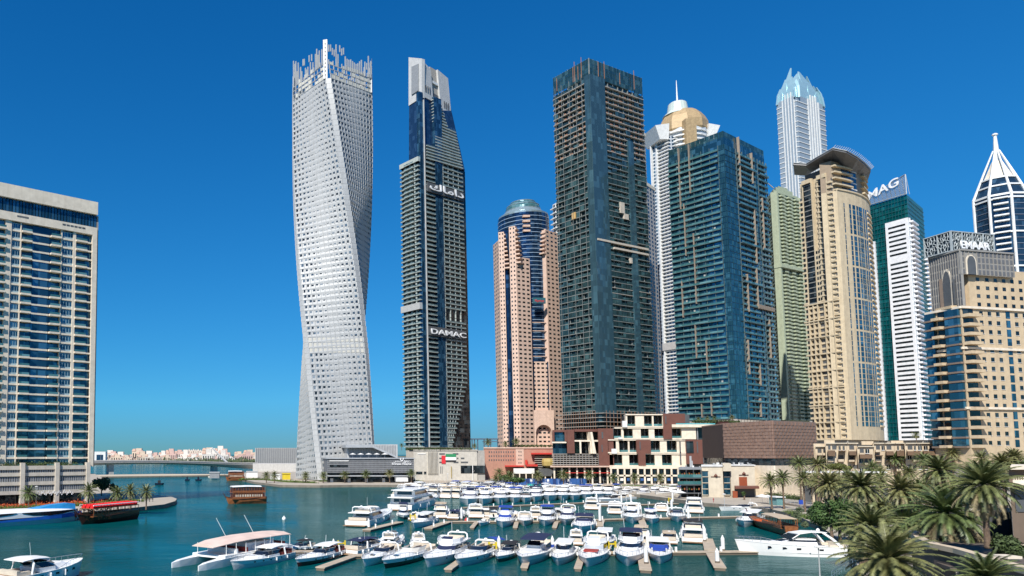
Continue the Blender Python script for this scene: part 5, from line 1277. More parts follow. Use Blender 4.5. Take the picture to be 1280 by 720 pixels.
def pavilion():
    D = dfor(621.5); t = Low('restaurant_pavilion', 'cream pavilion with green glass strips and a three storey dark terrace at the water', 'building', (xat(900, D), D + 8, 1.5)); t.skew = 0.6
    R = lambda n, m, a, b, c1, d1, dd=0, dep=12, z0=None: t.rect(n, m, a, b, c1, d1, D + dd, dep, z0=z0)
    cr = pmat('pale_cream_render', (.60, .53, .41), .75, stain=.15)
    R('wall', cr, 877, 904, 583, 622, 0, 26, 1.4); R('wall', cr, 913.5, 944, 582, 622, 2, 24, 1.4); R('wall', cr, 903.5, 914, 579.5, 589, -.4, 26); R('wall', cr, 905, 913.2, 589.1, 622, 2.5, 20, 1.4)
    R('parapet', white, 876.5, 904.5, 581.8, 583.2, -.4, 27); R('parapet', white, 913, 944.5, 581.2, 582.1, 1.6, 25)
    for a, b in ((878, 885.5), (905, 912.8)):
        R('glass_strip', teal_g, a, b, 588.5, 619.5, -.25 if a < 890 else 2.2, .4)
        for k in range(5): R('glazing_bar', cr, a, b, 588 + k * 7.6, 588.8 + k * 7.6, -.5 if a < 890 else 1.9, .5)
    for px, D_ in ((888.6, 0), (923.7, 2)):
        c_ = at(px + 6, 594.5 if px < 900 else 592, D + D_ - .2); mb = MB(); mb.lathe([(.1, c_.z - .8), (.8, c_.z), (.1, c_.z + .8)], c_.x, c_.y - .1, 6); mb.build('wall_emblem', brown, t.root)
        R('sign_strip', brown, px, px + 12, 595.5 - (2.2 if px > 900 else 0), 596.3 - (2.2 if px > 900 else 0), D_ - .25, .2)
    R('door_panel', pmat('rust_door', (.28, .07, .03), .5), 924, 934, 596.3, 609, 1.7, .5); R('canopy', brown, 919, 949, 608, 611, -6, 8); R('dark_porch', dkgrey, 921, 943, 611, 622, -1, 3, 1.5); R('side_hut', pmat('rust_door', (.28, .07, .03), .5), 916, 922, 614, 622, -5, 5, 1.5)
    # dark terrace tower with planters and diners' balconies
    R('terrace_core', dkgrey, 851, 877, 586.5, 622, 5, 14, 1.4); R('terrace_roof', grey, 848, 877, 584.5, 587, -3, 20)
    for k in range(3):
        z = 597 + k * 10.5 - (2 if k else 0); R('terrace_deck', dkgrey, 847, 877, z, z + 1.2, -4, 10)
        if k < 2: R('railing', rail_g, 847, 876.8, z - 4, z - .1, -4, .2)
        for j in range(9): R('terrace_plant' if k < 2 else 'chair', pmat('terracotta_seat', (.35, .12, .04), .6) if (j + k) % 3 else leafm, 849 + j * 3, 850.5 + j * 3, z - 6.0 + (j % 2), z - 3.6, -3, 1.2)
    for k in range(4): R('column', dkgrey, 849 + k * 9, 849.8 + k * 9, 587, 622, -3.5, .6, 1.5)
    rr = random.Random(8)
    for k in range(34):
        a = rr.uniform(851, 876) if k < 8 else rr.uniform(890, 940); y_ = 584.4 if a < 877 else 581.1
        if a < 877 or True: R('roof_plant', rr.choice([white, grey, silver]), a, a + rr.uniform(1, 2.6), y_ - rr.uniform(1.2, 3.4), y_, rr.uniform(4, 14), 1.6)
    R('statue', silver, 862, 864.5, 570, 584, 4, 1.6); R('statue', silver, 863.5, 866, 576, 584, 5, 1.6)
    t.finish()
pavilion()
def villas():
    D = 300; t = Low('terrace_houses', 'stepped cream terrace houses with balconies and roof terraces behind the palms', 'building', (xat(1150, D), D + 10, 1.5)); t.skew = 0.76
    vm = pmat('villa_cream', (.56, .46, .33), .8, stain=.25)
    R = lambda n, m, a, b, c1, d1, dd=0, dep=10, z0=None: t.rect(n, m, a, b, c1, d1, D + dd, dep, z0=z0)
    R('wall', vm, 1020, 1300, 566, 620, 8, 14, 1.4); rr = random.Random(21)
    R('wall', vm, 1018, 1064, 554.5, 600, 5, 14, 1.4)
    x = 1020
    while x < 1290:
        w_ = rr.choice([13, 16, 20]); top = 553.5 + rr.choice([0, 0, 2.5, 4, 6]); o = rr.choice([0, 2, 4])
        R('house_wall', vm, x, x + w_, top + 1.0, 612, o, 14, 1.4); R('parapet', pmat('pale_cream_render', (.6, .53, .41), .75), x - .5, x + w_ + .3, top, top + 1.1, o - .8, 15)
        for k in range(3):
            y0 = top + 4 + k * 12; a = x + 2
            while a < x + w_ - 3.5:
                ww = rr.choice([3, 5, 6]); kind = rr.random()
                if kind < .55: R('window', dark_g, a, a + ww * .8, y0, y0 + 5, o - .1, .3); R('window_frame', white, a - .3, a + ww * .8 + .3, y0 + 5.05, y0 + 5.7, o - .3, .3); R('glazing_bar', white, a + ww * .38, a + ww * .44, y0, y0 + 5, o - .2, .1)
                else: R('loggia', dkgrey, a, a + ww, y0 - .5, y0 + 5.6, o - .06, .3); R('balcony', vm, a - .6, a + ww + .6, y0 + 4.6, y0 + 7.6, o - 2.2, 2.2)
                a += ww + 2
        if rr.random() < .6: R('pergola', pmat('pergola_wood', (.16, .10, .06), .7), x + 2, x + w_ - 2, top + 1.5 + rr.choice([8, 14]), top + 2.5 + rr.choice([8, 14]), o - 4, 4)
        x += w_ + .2
    for k in range(6): R('roof_hut', vm, 1030 + k * 44 + rr.uniform(-6, 6), 1040 + k * 44 + rr.uniform(-4, 8), 549.5 + rr.uniform(0, 2), 556, 9, 6)
    t.finish()
    # single storey garden wing below
    D2 = 272; t = Low('garden_wing', 'low cream arcade wing with arched shade openings in front of the terrace houses', 'building', (xat(1060, D2), D2, 1.5)); t.skew = 0.74
    R = lambda n, m, a, b, c1, d1, dd=0, dep=8, z0=None: t.rect(n, m, a, b, c1, d1, D2 + dd, dep, z0=z0)
    R('wall', vm, 1003, 1108, 591, 632, 2, 10, 1.4); R('parapet', white, 1002, 1109, 589.6, 591.2, 1.4, 11)
    for k in range(9): R('column', vm, 1003 + k * 12, 1006 + k * 12, 591.3, 630, .8, 1.3, 1.5); R('opening', dkgrey, 1006.4 + k * 12, 1014.4 + k * 12, 607, 630, 1.9, .2, 1.5)
    for k in range(8): R('opening', dkgrey, 1008.4 + k * 12, 1010.8 + k * 12, 597, 600.5, 1.9, .2)
    t.finish()
villas()
# ================================================================== PALMS, TREES, GARDEN
frond_m = pmat('palm_frond', (.145, .165, .068), .5, scale=1.5, var=.6)
def vary(m, a, b):
    n = m.node_tree; L = n.links.new; bs = n.nodes['Principled BSDF']; src = bs.inputs['Base Color'].links[0].from_socket
    oi = n.nodes.new('ShaderNodeObjectInfo'); r = n.nodes.new('ShaderNodeValToRGB'); r.color_ramp.elements[0].color = (*a, 1); r.color_ramp.elements[1].color = (*b, 1)
    mx = n.nodes.new('ShaderNodeMix'); mx.data_type = 'RGBA'; mx.blend_type = 'MULTIPLY'; mx.inputs['Factor'].default_value = 1
    L(oi.outputs['Random'], r.inputs['Fac']); L(src, mx.inputs['A']); L(r.outputs[0], mx.inputs['B']); L(mx.outputs['Result'], bs.inputs['Base Color'])
vary(frond_m, (.75, .9, .7), (1.35, 1.15, 1.05))
dry_m = pmat('dry_palm_frond', (.27, .22, .12), .8, scale=1.5, var=.45)
trunk_m = pmat('palm_trunk', (.16, .11, .075), .95, scale=3, var=.5, bump=.8)
bush_m = pmat('shrub_leaves', (.055, .085, .022), .75, scale=1.2, var=.6)
tree_m = pmat('tree_leaves', (.05, .10, .02), .7, scale=.8, var=.7)
def crown(nf, nl, seed, R=4.3, e0=88, e1=-30, droop=.46, lw=.034, ll=.44):
    rr = random.Random(seed); mb = MB()
    for i in range(nf):
        az = i * 2.39996 + rr.uniform(-.2, .2); q = (i + .5) / nf
        el = math.radians(e0 + (e1 - e0) * q ** .8 + rr.uniform(-7, 7)); Ln = R * rr.uniform(.88, 1.12) * (.8 + .2 * math.sin(q * 3))
        ca, sa = math.cos(az), math.sin(az); pts = []; r = z = 0; a = el; N = 9
        for k in range(N + 1):
            pts.append(Vector((ca * r, sa * r, z))); r += math.cos(a) * Ln / N; z += math.sin(a) * Ln / N; a -= droop * (1.6 + .8 * math.cos(el)) / N * (.6 + k / N)
        side = Vector((-sa, ca, 0)); tw = rr.uniform(-.5, .5)
        for k in range(N):
            w_ = .05 * (1 - k / N) + .012; p, q_ = pts[k], pts[k + 1]
            mb.add([p - side * w_, p + side * w_, q_ + side * w_ * .8, q_ - side * w_ * .8], [(0, 1, 2, 3)])
        for j in range(nl):
            s_ = .14 + .86 * (j + rr.random() * .6) / nl; k = min(N - 1, int(s_ * N)); p = pts[k].lerp(pts[k + 1], s_ * N - k); d = (pts[k + 1] - pts[k]).normalized(); up = side.cross(d)
            L_ = ll * R / 4 * (1.15 - abs(s_ - .45) * 1.1) * rr.uniform(.8, 1.2) * 1.25
            for sg in (-1, 1):
                o = (side * sg * .82 + d * .55 + up * (-.30 + tw * .3 * sg) * -1 * .6 + Vector((0, 0, -.22))).normalized() * L_; w2 = d * lw * R / 4 * 1.3
                mb.add([p - w2, p + w2, p + o], [(0, 1, 2)])
    return mb
def trunk_mb(h=8.0, r=.3):
    mb = MB(); pr = []
    n = 26
    for i in range(n + 1):
        z = h * i / n; t_ = r * (1.25 - .35 * min(1, i / 6)) * (1.0 + .10 * (i % 2)) * (1.0 if i < n - 3 else 1.35); pr.append((t_, z))
    return mb.lathe(pr, n=9)
crown_hi = [crown(100, 46, s).mesh('crown', frond_m) for s in (1, 2, 3)]
crown_lo = [crown(50, 18, s, lw=.075).mesh('crown', frond_m) for s in (4, 5, 6)]
dry_hi = crown(44, 30, 9, R=3.9, e0=-8, e1=-72, droop=.4).mesh('dry_fronds', dry_m); dry_lo = crown(20, 12, 10, R=3.5, e0=-12, e1=-72, droop=.4, lw=.075).mesh('dry_fronds', dry_m)
trunk_me = trunk_mb().mesh('trunk', trunk_m, smooth=True)
NPALM = [0]
def palm(loc, h, label, scale=1.0, hi=False, dry=None, group=None):
    i = NPALM[0]; NPALM[0] += 1
    r = empty('date_palm', loc, label, 'palm tree', group, rz=i * 1.7); r.scale = (scale,) * 3
    for nm, me, z, s_ in (('trunk', trunk_me, 0, h / 8.0 / scale), ('crown', (crown_hi if hi else crown_lo)[i % 3], h / scale, 1), ('dry_fronds', dry_hi if hi else dry_lo, h / scale - .1, 1)):
        o = bpy.data.objects.new(nm, me); sc.collection.objects.link(o); o.parent = r; o.location = (0, 0, z)
        if nm == 'trunk': o.scale = (1, 1, s_)
        if nm == 'dry_fronds' and dry: o.scale = (dry, dry, dry)
    return r
def palm_px(px, py, wpx, label, base=1.5, hi=False, D=None, dry=None, group=None):
    """crown centre at px,py; wpx its width in the picture"""
    off = abs(px - CX) / F; k = 1 + .25 * off * off
    D = D or min(7.8 * k * F / wpx, 420); c = at(px, py, D); sc_ = wpx * D / F / k / 8.2
    h = max(3.0, c.z - base - .3)
    return palm((c.x, c.y, base), h, label, sc_, hi, dry, group)
near = [(1110, 696, 134, 'big date palm filling the lower corner right of the white yacht', 1.5), (1183, 640, 116, 'date palm with long splayed fronds above the dark garden wall', 3), (1229, 604, 104, 'tallest near date palm with drooping fronds, rising from the cream planter', 9.2),
        (1232, 719, 104, 'date palm cut off by the bottom edge, in front of the dark wall', 1.5), (1088, 657, 92, 'grey green date palm standing behind the big corner palm', 1.5), (1130, 652, 62, 'small date palm squeezed between the two big near palms', 1.5)]
for px, py, w_, lb, b in near: palm_px(px, py, w_, lb, {1183: 8.4}.get(px, b), hi=True, dry=1.15, D={1183: 99, 1232: 64}.get(px))
mid = [(1126, 611, 62, 'grey green date palm above the clipped lawn hedge'), (1076, 607, 68, 'bushy date palm right of the big round tree'), (1174, 586, 60, 'brownish date palm leaning behind the tallest near palm'), (1154, 574, 32, 'small crowned palm in front of the terrace houses, left of the brownish palm'),
       (1119, 573, 28, 'palm before the terrace houses, directly above the lawn hedge palm'), (1084, 576, 26, 'palm before the terrace houses, above the bushy palm'), (1267, 572, 42, 'dark palm clump at the right edge before the beige block'), (1240, 562, 26, 'dark palm just left of the right edge clump'), (1204, 566, 26, 'palm half hidden behind the tallest near palm'),
       (1036, 604, 52, 'date palm on the left side of the big round tree'), (1059, 596, 36, 'date palm behind the top of the big round tree'), (1004, 597, 34, 'slim palm standing by the garden wing corner'), (978, 596, 32, 'first full palm right of the restaurant pavilion'), (963, 600, 32, 'palm touching the right side of the restaurant pavilion'),
       (999, 578, 30, 'higher of the palms before the brown tiled hall'), (1022, 580, 34, 'palm at the left end of the terrace houses'), (985, 576, 24, 'palm behind the first full palm by the pavilion'), (1045, 578, 24, 'palm before the left terrace house'), (1215, 588, 40, 'palm behind the trunk of the tallest near palm'), (1256, 596, 40, 'shaded palm beside the balcony house at the right edge'), (1100, 590, 30, 'slender palm between the bushy palm and the terrace houses')]
mid += [(1098, 632, 46, 'olive palm between the bushy palm and the grey green near palm'), (1149, 612, 46, 'full palm left of the tallest near palm, behind the splayed palm'), (1200, 606, 40, 'palm crowding the left side of the tallest near palm'), (1190, 566, 30, 'small palm over the roof line of the right terrace houses'), (1252, 578, 44, 'broad palm between the tallest near palm and the right edge'), (1060, 622, 30, 'low palm tucked under the bushy palm'),
        (1137, 590, 34, 'palm above the full palm, before the arcade corner'), (1066, 577, 26, 'palm before the second terrace house from the left'), (1010, 612, 26, 'low palm on the left flank of the smaller green tree'), (948, 604, 20, 'short palm hard against the pavilion porch'), (1227, 572, 34, 'palm rising above the crown of the tallest near palm'), (1278, 588, 44, 'palm half cut by the right edge of the picture'), (1160, 600, 34, 'palm directly above the splayed palm'), (1110, 640, 40, 'low palm above the big corner palm'), (1208, 650, 56, 'dim palm in the shade between the splayed palm and the planter'), (1064, 638, 44, 'palm growing through the right side of the big round tree'), (1101, 598, 40, 'palm over the right shoulder of the bushy palm'), (1143, 634, 44, 'mid green palm between the full palm and the splayed palm'), (1180, 610, 44, 'palm whose crown meets both the brownish and the splayed palm'), (1051, 606, 34, 'short palm between the two palms behind the round tree'), (1090, 584, 30, 'palm in line with the second terrace balcony'), (1240, 592, 48, 'palm filling the gap right of the tallest near palm'), (1020, 600, 30, 'palm right of the slim one by the garden wing corner'), (1167, 566, 26, 'thin palm before the last terrace house but two'), (1150, 700, 60, 'palm in front of the dark curved wall beside the big corner palm')]
for px, py, w_, lb in mid: palm_px(px, py, w_, lb, hi=w_ > 40)
def quay_palms(lst, phrase, Dg, w_, group=None):
    for k, (px, py) in enumerate(lst):
        palm_px(px, py, w_, '%s palm from the left %s' % (ORD[k], phrase), D=Dg)
ORD = ['first', 'second', 'third', 'fourth', 'fifth', 'sixth', 'seventh', 'eighth', 'ninth', 'tenth', 'eleventh', 'twelfth', 'thirteenth', 'fourteenth', 'fifteenth', 'sixteenth', 'seventeenth', 'eighteenth', 'nineteenth', 'twentieth', 'twenty first', 'twenty second', 'twenty third', 'twenty fourth', 'twenty fifth', 'twenty sixth', 'twenty seventh', 'twenty eighth', 'twenty ninth', 'thirtieth']
quay_palms([(36, 616), (111, 613)], 'in front of the cream podium shops', 236, 29)
quay_palms([(147, 616), (163, 613), (183, 614)], 'on the rounded quay tip by the red dhow', 246, 27)
quay_palms([(333, 594), (343, 593.5), (382, 594), (404, 594), (431, 593), (457.5, 592), (487, 591), (514, 591)], 'along the quay below the twisted tower', 478, 15)
quay_palms([(624, 591), (637, 594), (672, 594), (704, 593), (737, 593), (767, 597), (793, 597), (825, 597), (620, 600)], 'along the boulevard before the mall', 447, 18)
def roof_palm(px, py, w_, D, base_py, lb): palm_px(px, py, w_, lb, base=zat(base_py, D), D=D)
for px, py, w_, D, b, lb in ((502, 556, 7, 545, 563, 'tiny palm on the roof left of the slender tower foot'), (593, 557, 9, 545, 563, 'palm on the beige roof under the steel frame'), (610, 552, 13, 575, 559, 'palm on the pink podium roof left of the pink tower'), (632, 556, 11, 560, 560, 'palm at the left foot of the pink tower'), (645, 551, 14, 560, 560, 'larger palm before the pink tower entrance glass'),
                             (873, 523, 8, 475, 530, 'first small palm on the pool deck under the teal tower'), (884, 522, 8, 475, 530, 'second small palm on the pool deck under the teal tower'), (893, 522, 8, 475, 530, 'third small palm on the pool deck under the teal tower'), (915, 521, 9, 475, 528, 'small palm on the deck beside the brown pier'), (1145, 543, 14, 300, 556, 'palm rising before the foot of the white striped tower')): roof_palm(px, py, w_, D, b, lb)
# leafy trees and clipped shrubs
def foliage(n, rx, ry, rz, leaf, seed, clumps=10, shell=.55):
    rr = random.Random(seed); mb = MB(); cs = []
    for i in range(clumps):
        v = Vector((rr.gauss(0, 1), rr.gauss(0, 1), rr.gauss(0, 1))).normalized() * rr.uniform(.2, .72); cs.append((v, rr.uniform(.28, .52)))
    for i in range(n):
        c_, cr = rr.choice(cs); d = Vector((rr.gauss(0, 1), rr.gauss(0, 1), rr.gauss(0, 1))).normalized(); p = c_ + d * cr * rr.uniform(shell, 1.05)
        p = Vector((p.x * rx, p.y * ry, p.z * rz)); a = Vector((rr.gauss(0, 1), rr.gauss(0, 1), rr.gauss(0, 1))).normalized(); b = a.cross(d).normalized(); l = leaf * rr.uniform(.6, 1.4)
        mb.add([p - a * l * .5, p + b * l * .35, p + a * l * .5, p - b * l * .35], [(0, 1, 2, 3)])
    return mb
def leafy_tree(px, py, wpx, hpx, D, label, m=tree_m, n=6000, leaf=.35, seed=1, base=1.5, name='leafy_tree', cat='tree', trunk=True):
    c = at(px, py, D); rx = wpx * D / F / 2; rz = hpx * D / F / 2
    r = empty(name, (c.x, c.y, base), label, cat)
    o = foliage(n, rx, rx, rz, leaf, seed, 16).build('crown', m, r, world=False); o.location = (0, 0, c.z - base)
    if trunk:
        mb = MB(); mb.tube([(0, 0, 0), (.1, 0, (c.z - base) * .6), (.3, 0, c.z - base)], .35, 7, .15)
        for k in range(5):
            a = k * 1.3; mb.tube([(.1, 0, (c.z - base) * .5), (math.cos(a) * rx * .5, math.sin(a) * rx * .5, c.z - base + rz * .3)], .14, 5, .05)
        mb.build('trunk', trunk_m, r, world=False)
    return r
leafy_tree(1048, 640, 62, 46, 158, 'big round green tree on the near bank by the gangway', n=15000, leaf=.42, seed=3)
leafy_tree(1024, 636, 24, 24, 170, 'smaller green tree joined to the left of the big round tree', n=4200, leaf=.4, seed=4)
leafy_tree(127, 605, 24, 20, 330, 'dark leafy tree between the cream podium and the bridge', m=bush_m, n=4000, leaf=.8, seed=5)
leafy_tree(142, 610, 14, 12, 320, 'small dark tree right of the dark leafy tree by the bridge', m=bush_m, n=2000, leaf=.8, seed=6)
leafy_tree(1048, 583, 36, 12, 262, 'yellow green hedge like tree before the left terrace house', m=pmat('olive_leaves', (.10, .11, .02), .7, scale=1, var=.6), n=4000, leaf=.5, seed=7, trunk=True)
leafy_tree(630, 598, 16, 12, 440, 'dark green tree before the pink podium', m=bush_m, n=2600, leaf=.9, seed=8); leafy_tree(647, 600, 22, 10, 440, 'broad green tree before the white podium box', m=tree_m, n=2600, leaf=.9, seed=9)
leafy_tree(1145, 668, 26, 20, 128, 'leafy shrub tree under the splayed palm', m=bush_m, n=2600, leaf=.35, seed=17)
leafy_tree(1075, 690, 30, 22, 118, 'dark leafy bush between the promenade railing and the big corner palm', m=bush_m, n=3000, leaf=.3, seed=41)
leafy_tree(1150, 640, 34, 22, 140, 'leafy green bush between the near palms beside the lawn hedge', m=tree_m, n=3200, leaf=.32, seed=42)
leafy_tree(1262, 690, 40, 60, 84, 'dark leafy creeper tree at the right edge beside the balcony house', m=bush_m, n=5200, leaf=.32, seed=18)
leafy_tree(930, 617, 6, 8, 300, 'small potted tree beside the rust porch', m=tree_m, n=600, leaf=.4, seed=19)
for k, (px, py, w_, D) in enumerate(((995, 643, 10, 212), (1000, 637, 9, 222), (996, 650, 12, 200), (1007, 655, 11, 190), (1031, 659, 9, 178), (1060, 662, 10, 168), (1012, 641, 8, 210))):
    leafy_tree(px, py, w_, w_ * .95, D, '%s clipped ball shrub on the stepped bank, counting from the water' % ORD[k], m=pmat('grey_green_shrub', (.11, .14, .07), .8, scale=2, var=.4), n=1500, leaf=.22, seed=30 + k, name='ball_shrub', cat='shrub', trunk=False).name
# flower beds and low planting of the left quay
def bed(name, pts, m, n, h, leaf, seed, z=1.5):
    rr = random.Random(seed); P0 = [gnd(x, y, z) for x, y in pts]; mb = MB()
    for i in range(n):
        k = rr.randrange(len(P0) - 1); p = P0[k].lerp(P0[k + 1], rr.random()) + Vector((rr.uniform(-1.5, 1.5), rr.uniform(-1.5, 1.5), abs(rr.gauss(0, h)))); a = Vector((rr.gauss(0, 1), rr.gauss(0, 1), rr.gauss(0, 1))).normalized() * leaf; b = Vector((rr.gauss(0, 1), rr.gauss(0, 1), rr.gauss(0, 1))).normalized() * leaf
        mb.add([p, p + a, p + b], [(0, 1, 2)])
    o = mb.build(name, m); o['kind'] = 'stuff'
flower_m = pmat('orange_flowers', (.50, .09, .02), .7, scale=1, var=.5)
bed('flower_bed', [(-10, 636), (30, 633), (70, 632), (100, 630), (128, 628), (142, 626)], flower_m, 5200, .5, .45, 1); bed('low_planting', [(-10, 637), (60, 634), (110, 632), (150, 628), (176, 627)], grass_m, 5200, .4, .5, 2); bed('low_planting', [(400, 602), (440, 602), (520, 601.5)], grass_m, 2500, .35, .6, 3)
bed('low_planting', [(300, 600), (330, 600), (360, 603), (395, 604)], grass_m, 2500, .5, .8, 6); bed('hedge_planting', [(1088, 636), (1105, 640), (1122, 640)], pmat('lime_hedge', (.14, .20, .02), .7, scale=1, var=.4), 3800, .9, .4, 4); bed('low_planting', [(985, 640), (1010, 648), (1030, 652), (1055, 664), (1075, 670)], grass_m, 5000, .4, .3, 5)
bed('low_planting', [(1075, 700), (1095, 680), (1120, 670), (1150, 690)], bush_m, 6000, .7, .4, 7); bed('low_planting', [(950, 618), (990, 624), (1030, 628), (1080, 634)], bush_m, 5000, .8, .5, 8)
def hedge_roof(px0, px1, py, D, n, name, seed):
    rr = random.Random(seed); mb = MB()
    for i in range(n):
        p = at(rr.uniform(px0, px1), py, D + rr.uniform(0, 2)); p.z += abs(rr.gauss(0, .6)); a = Vector((rr.gauss(0, 1), rr.gauss(0, 1), rr.gauss(0, 1))).normalized() * .7; b = Vector((rr.gauss(0, 1), rr.gauss(0, 1), rr.gauss(0, 1))).normalized() * .7
        mb.add([p, p + a, p + b], [(0, 1, 2)])
    o = mb.build(name, bush_m); o['kind'] = 'stuff'
hedge_roof(507, 590, 562.2, 524, 2500, 'roof_hedge', 1); hedge_roof(866, 925, 528, 470, 1500, 'roof_hedge', 2); hedge_roof(640, 690, 558, 560, 900, 'roof_hedge', 3)
# near bank: gangway, dark walled house, balcony house, planters, rail
gw = empty('gangway', tuple(gnd(990, 640, 1.5)), 'grey railed gangway leading from the quay to the pontoons', 'gangway')
a, b = gnd(962, 629, 1.2), gnd(1018, 634, 2.2); f = Face(a.xy, b.xy)
MB().hexa([(p[0], p[1], p[2] + (1.2 if p in () else 0)) for p in f.v8(0, 1, 1.6, 2.1, -2.6, 0)]).build('ramp', pmat('ramp_timber', (.30, .25, .2), .8), gw)
for d in (0, -2.6):
    mb = MB(); mb.tube([f.pt(0, 3.2, d), f.pt(1, 3.2, d)], .07, 5); mb.tube([f.pt(0, 2.6, d), f.pt(1, 2.6, d)], .05, 5)
    for k in range(13): mb.tube([f.pt(k / 12, 2.0, d), f.pt(k / 12, 3.2, d)], .05, 5)
    mb.build('handrail', silver, gw)
kp = Low('gate_kiosk', 'small glass ticket kiosk at the head of the gangway', 'kiosk', tuple(gnd(976, 631, 1.5)))
kp.rect('wall', rail_g, 971, 981, 622, 630, 268, 4, False, z0=1.5); kp.rect('roof', white, 970, 982, 620.8, 622, 267.4, 5.2, False); kp.finish()
bp = Low('notice_board', 'bright blue notice board on the bank beside the gangway', 'sign', tuple(gnd(1002, 636, 1.5))); bp.rect('panel', pmat('notice_blue', (.02, .06, .35), .4), 999, 1004, 625, 630.5, 236, .2, False); bp.rect('post', grey, 1001, 1001.8, 630.6, 640, 236, .15, False, z0=1.5); bp.finish()
def near_house():
    z = 9.0; top = [(1138, 664), (1150, 674), (1166, 680), (1195, 686), (1240, 699), (1300, 716), (1330, 740)]
    P0 = [gnd(x, y, z).xy for x, y in top]; t = Tower('walled_house', 'curved dark brown walled house with a pale coping in the lower right corner', 'house', (P0[3].x, P0[3].y, 1.5))
    back = [(P0[-1].x + 24, P0[-1].y + 14), (P0[3].x + 26, P0[3].y + 18), (P0[0].x + 9, P0[0].y + 8)]
    poly = [tuple(p) for p in P0] + back; dw = pmat('dark_taupe_render', (.10, .080, .068), .85, stain=.3)
    t.solid('wall', dw).prism(poly, 1.4, z - .5)
    for i in range(len(P0) - 1): t.part('coping', pmat('villa_cream', (.56, .46, .33), .8), Face(P0[i], P0[i + 1]).v8(0, 1, z - .498, z + .1 - .004 * i, -.7, .3), None)
    f = Face(P0[3], P0[4])
    t.part('window_recess', dkgrey, f.v8(-.35, .0, 2.5, 6.2, -.3, .06), f); t.part('window_frame', cream, f.v8(-.38, -.35, 2.4, 6.5, -.2, .2), f); t.part('window_frame', cream, f.v8(.0, .03, 2.4, 6.5, -.2, .2), f); t.part('window_hood', dw, f.v8(-.4, .05, 6.5, 6.9, -.2, .8), f); t.part('balustrade', cream, f.v8(-.35, 0, 2.5, 3.6, .1, .3), f)
    t.finish()
    p = Tower('planter', 'cream stone planter box holding the tallest near palm', 'planter', tuple(at(1240, 690, 96))); vm = pmat('villa_cream', (.56, .46, .33), .8)
    a, b = at(1212, 676, 99), at(1282, 690, 90); fz = Face(a.xy, b.xy)
    p.solid('wall', vm).hexa(fz.v8(0, .95, 1.5, 8.6, -7.5, 0)); p.solid('rim', vm).hexa(fz.v8(-.01, .96, 8.6, 9.0, -7.7, .25)); p.solid('soil', pmat('soil', (.06, .04, .03), .95)).hexa(fz.v8(.02, .93, 9.001, 9.1, -7.2, -.4)); p.finish()
    q = Low('balcony_house', 'shaded brown house with a pale cornice and balcony cut by the right edge', 'house', tuple(at(1275, 640, 92))); q.skew = 1.03
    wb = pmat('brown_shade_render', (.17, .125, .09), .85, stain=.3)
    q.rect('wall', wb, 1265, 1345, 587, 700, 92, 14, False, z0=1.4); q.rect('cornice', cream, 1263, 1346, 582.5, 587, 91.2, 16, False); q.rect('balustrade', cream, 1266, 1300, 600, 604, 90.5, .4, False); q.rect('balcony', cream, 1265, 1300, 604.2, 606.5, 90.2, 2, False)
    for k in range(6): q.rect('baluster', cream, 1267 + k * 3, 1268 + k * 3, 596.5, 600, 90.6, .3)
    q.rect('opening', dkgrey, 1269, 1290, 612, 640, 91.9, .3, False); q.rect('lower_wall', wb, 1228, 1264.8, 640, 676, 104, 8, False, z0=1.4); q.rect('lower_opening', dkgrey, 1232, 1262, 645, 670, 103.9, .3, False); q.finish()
    w_ = Low('garden_post', 'pale square stone gate post near the lower right corner', 'post', tuple(at(1270, 700, 80))); w_.rect('shaft', cream, 1263, 1275, 699, 730, 80, 1, False, z0=1.4); w_.rect('cap', cream, 1260, 1278, 695.5, 698.9, 79.6, 1.8, False); w_.finish()
near_house()
rl = empty('promenade_railing', tuple(gnd(1060, 712, 1.5)), 'curved blue grey metal railing at the near corner of the quay', 'railing')
R0 = [gnd(x, y, 1.5) for x, y in ((1040, 725), (1052, 716), (1066, 708), (1082, 702), (1100, 697))]
rm = pmat('blue_grey_steel', (.16, .24, .28), .4, .3)
mb = MB(); mb.tube([p + Vector((0, 0, 1.2)) for p in R0], .06, 5); mb.build('top_rail', rm, rl); mb = MB(); mb.tube([p + Vector((0, 0, .6)) for p in R0], .04, 5); mb.build('mid_rail', rm, rl)
for k in range(17):
    s_ = k / 16 * 4; i = min(3, int(s_)); p = R0[i].lerp(R0[i + 1], s_ - i); mb = MB(); mb.tube([p, p + Vector((0, 0, 1.2))], .04, 4); mb.build('post', rm, rl)
# street lamps and quay details
def lamp(px, py, h, label, z=1.5):
    p = gnd(px, py, z); r = empty('street_lamp', tuple(p), label, 'street lamp')
    MB().lathe([(.14, 0), (.09, .4), (.07, h)], n=7).build('post', silver, r, world=False); MB().lathe([(.1, h), (.55, h + .1), (.55, h + .22), (.1, h + .35)], n=10).build('lamp_head', white, r, world=False)
lamp(1025, 722, 4.4, 'disc topped lamp post on the quay under the white yacht'); lamp(45, 640, 8, 'thin lamp post before the cream podium'); lamp(906, 637, 5, 'lamp post on the quay before the pavilion'); lamp(560, 608, 7, 'lamp post on the quay before the flag banner block')
# hoarding along the boulevard
hd = Low('site_hoarding', 'long blue site hoarding with white notices at the foot of the mall', 'hoarding', tuple(gnd(680, 605, 1.5)))
Dh = 448
for k in range(26): hd.rect('panel', pmat('hoarding_blue', (.03, .10, .30), .5) if k % 4 else pmat('hoarding_navy', (.015, .04, .14), .5), 624 + k * 4.2, 628 + k * 4.2, 598.2, 604.5, Dh, .3, z0=1.5)
for k in (3, 9, 14, 20): hd.rect('notice', white, 625 + k * 4.2, 627.6 + k * 4.2, 599, 602, Dh - .2, .1)
hd.finish()
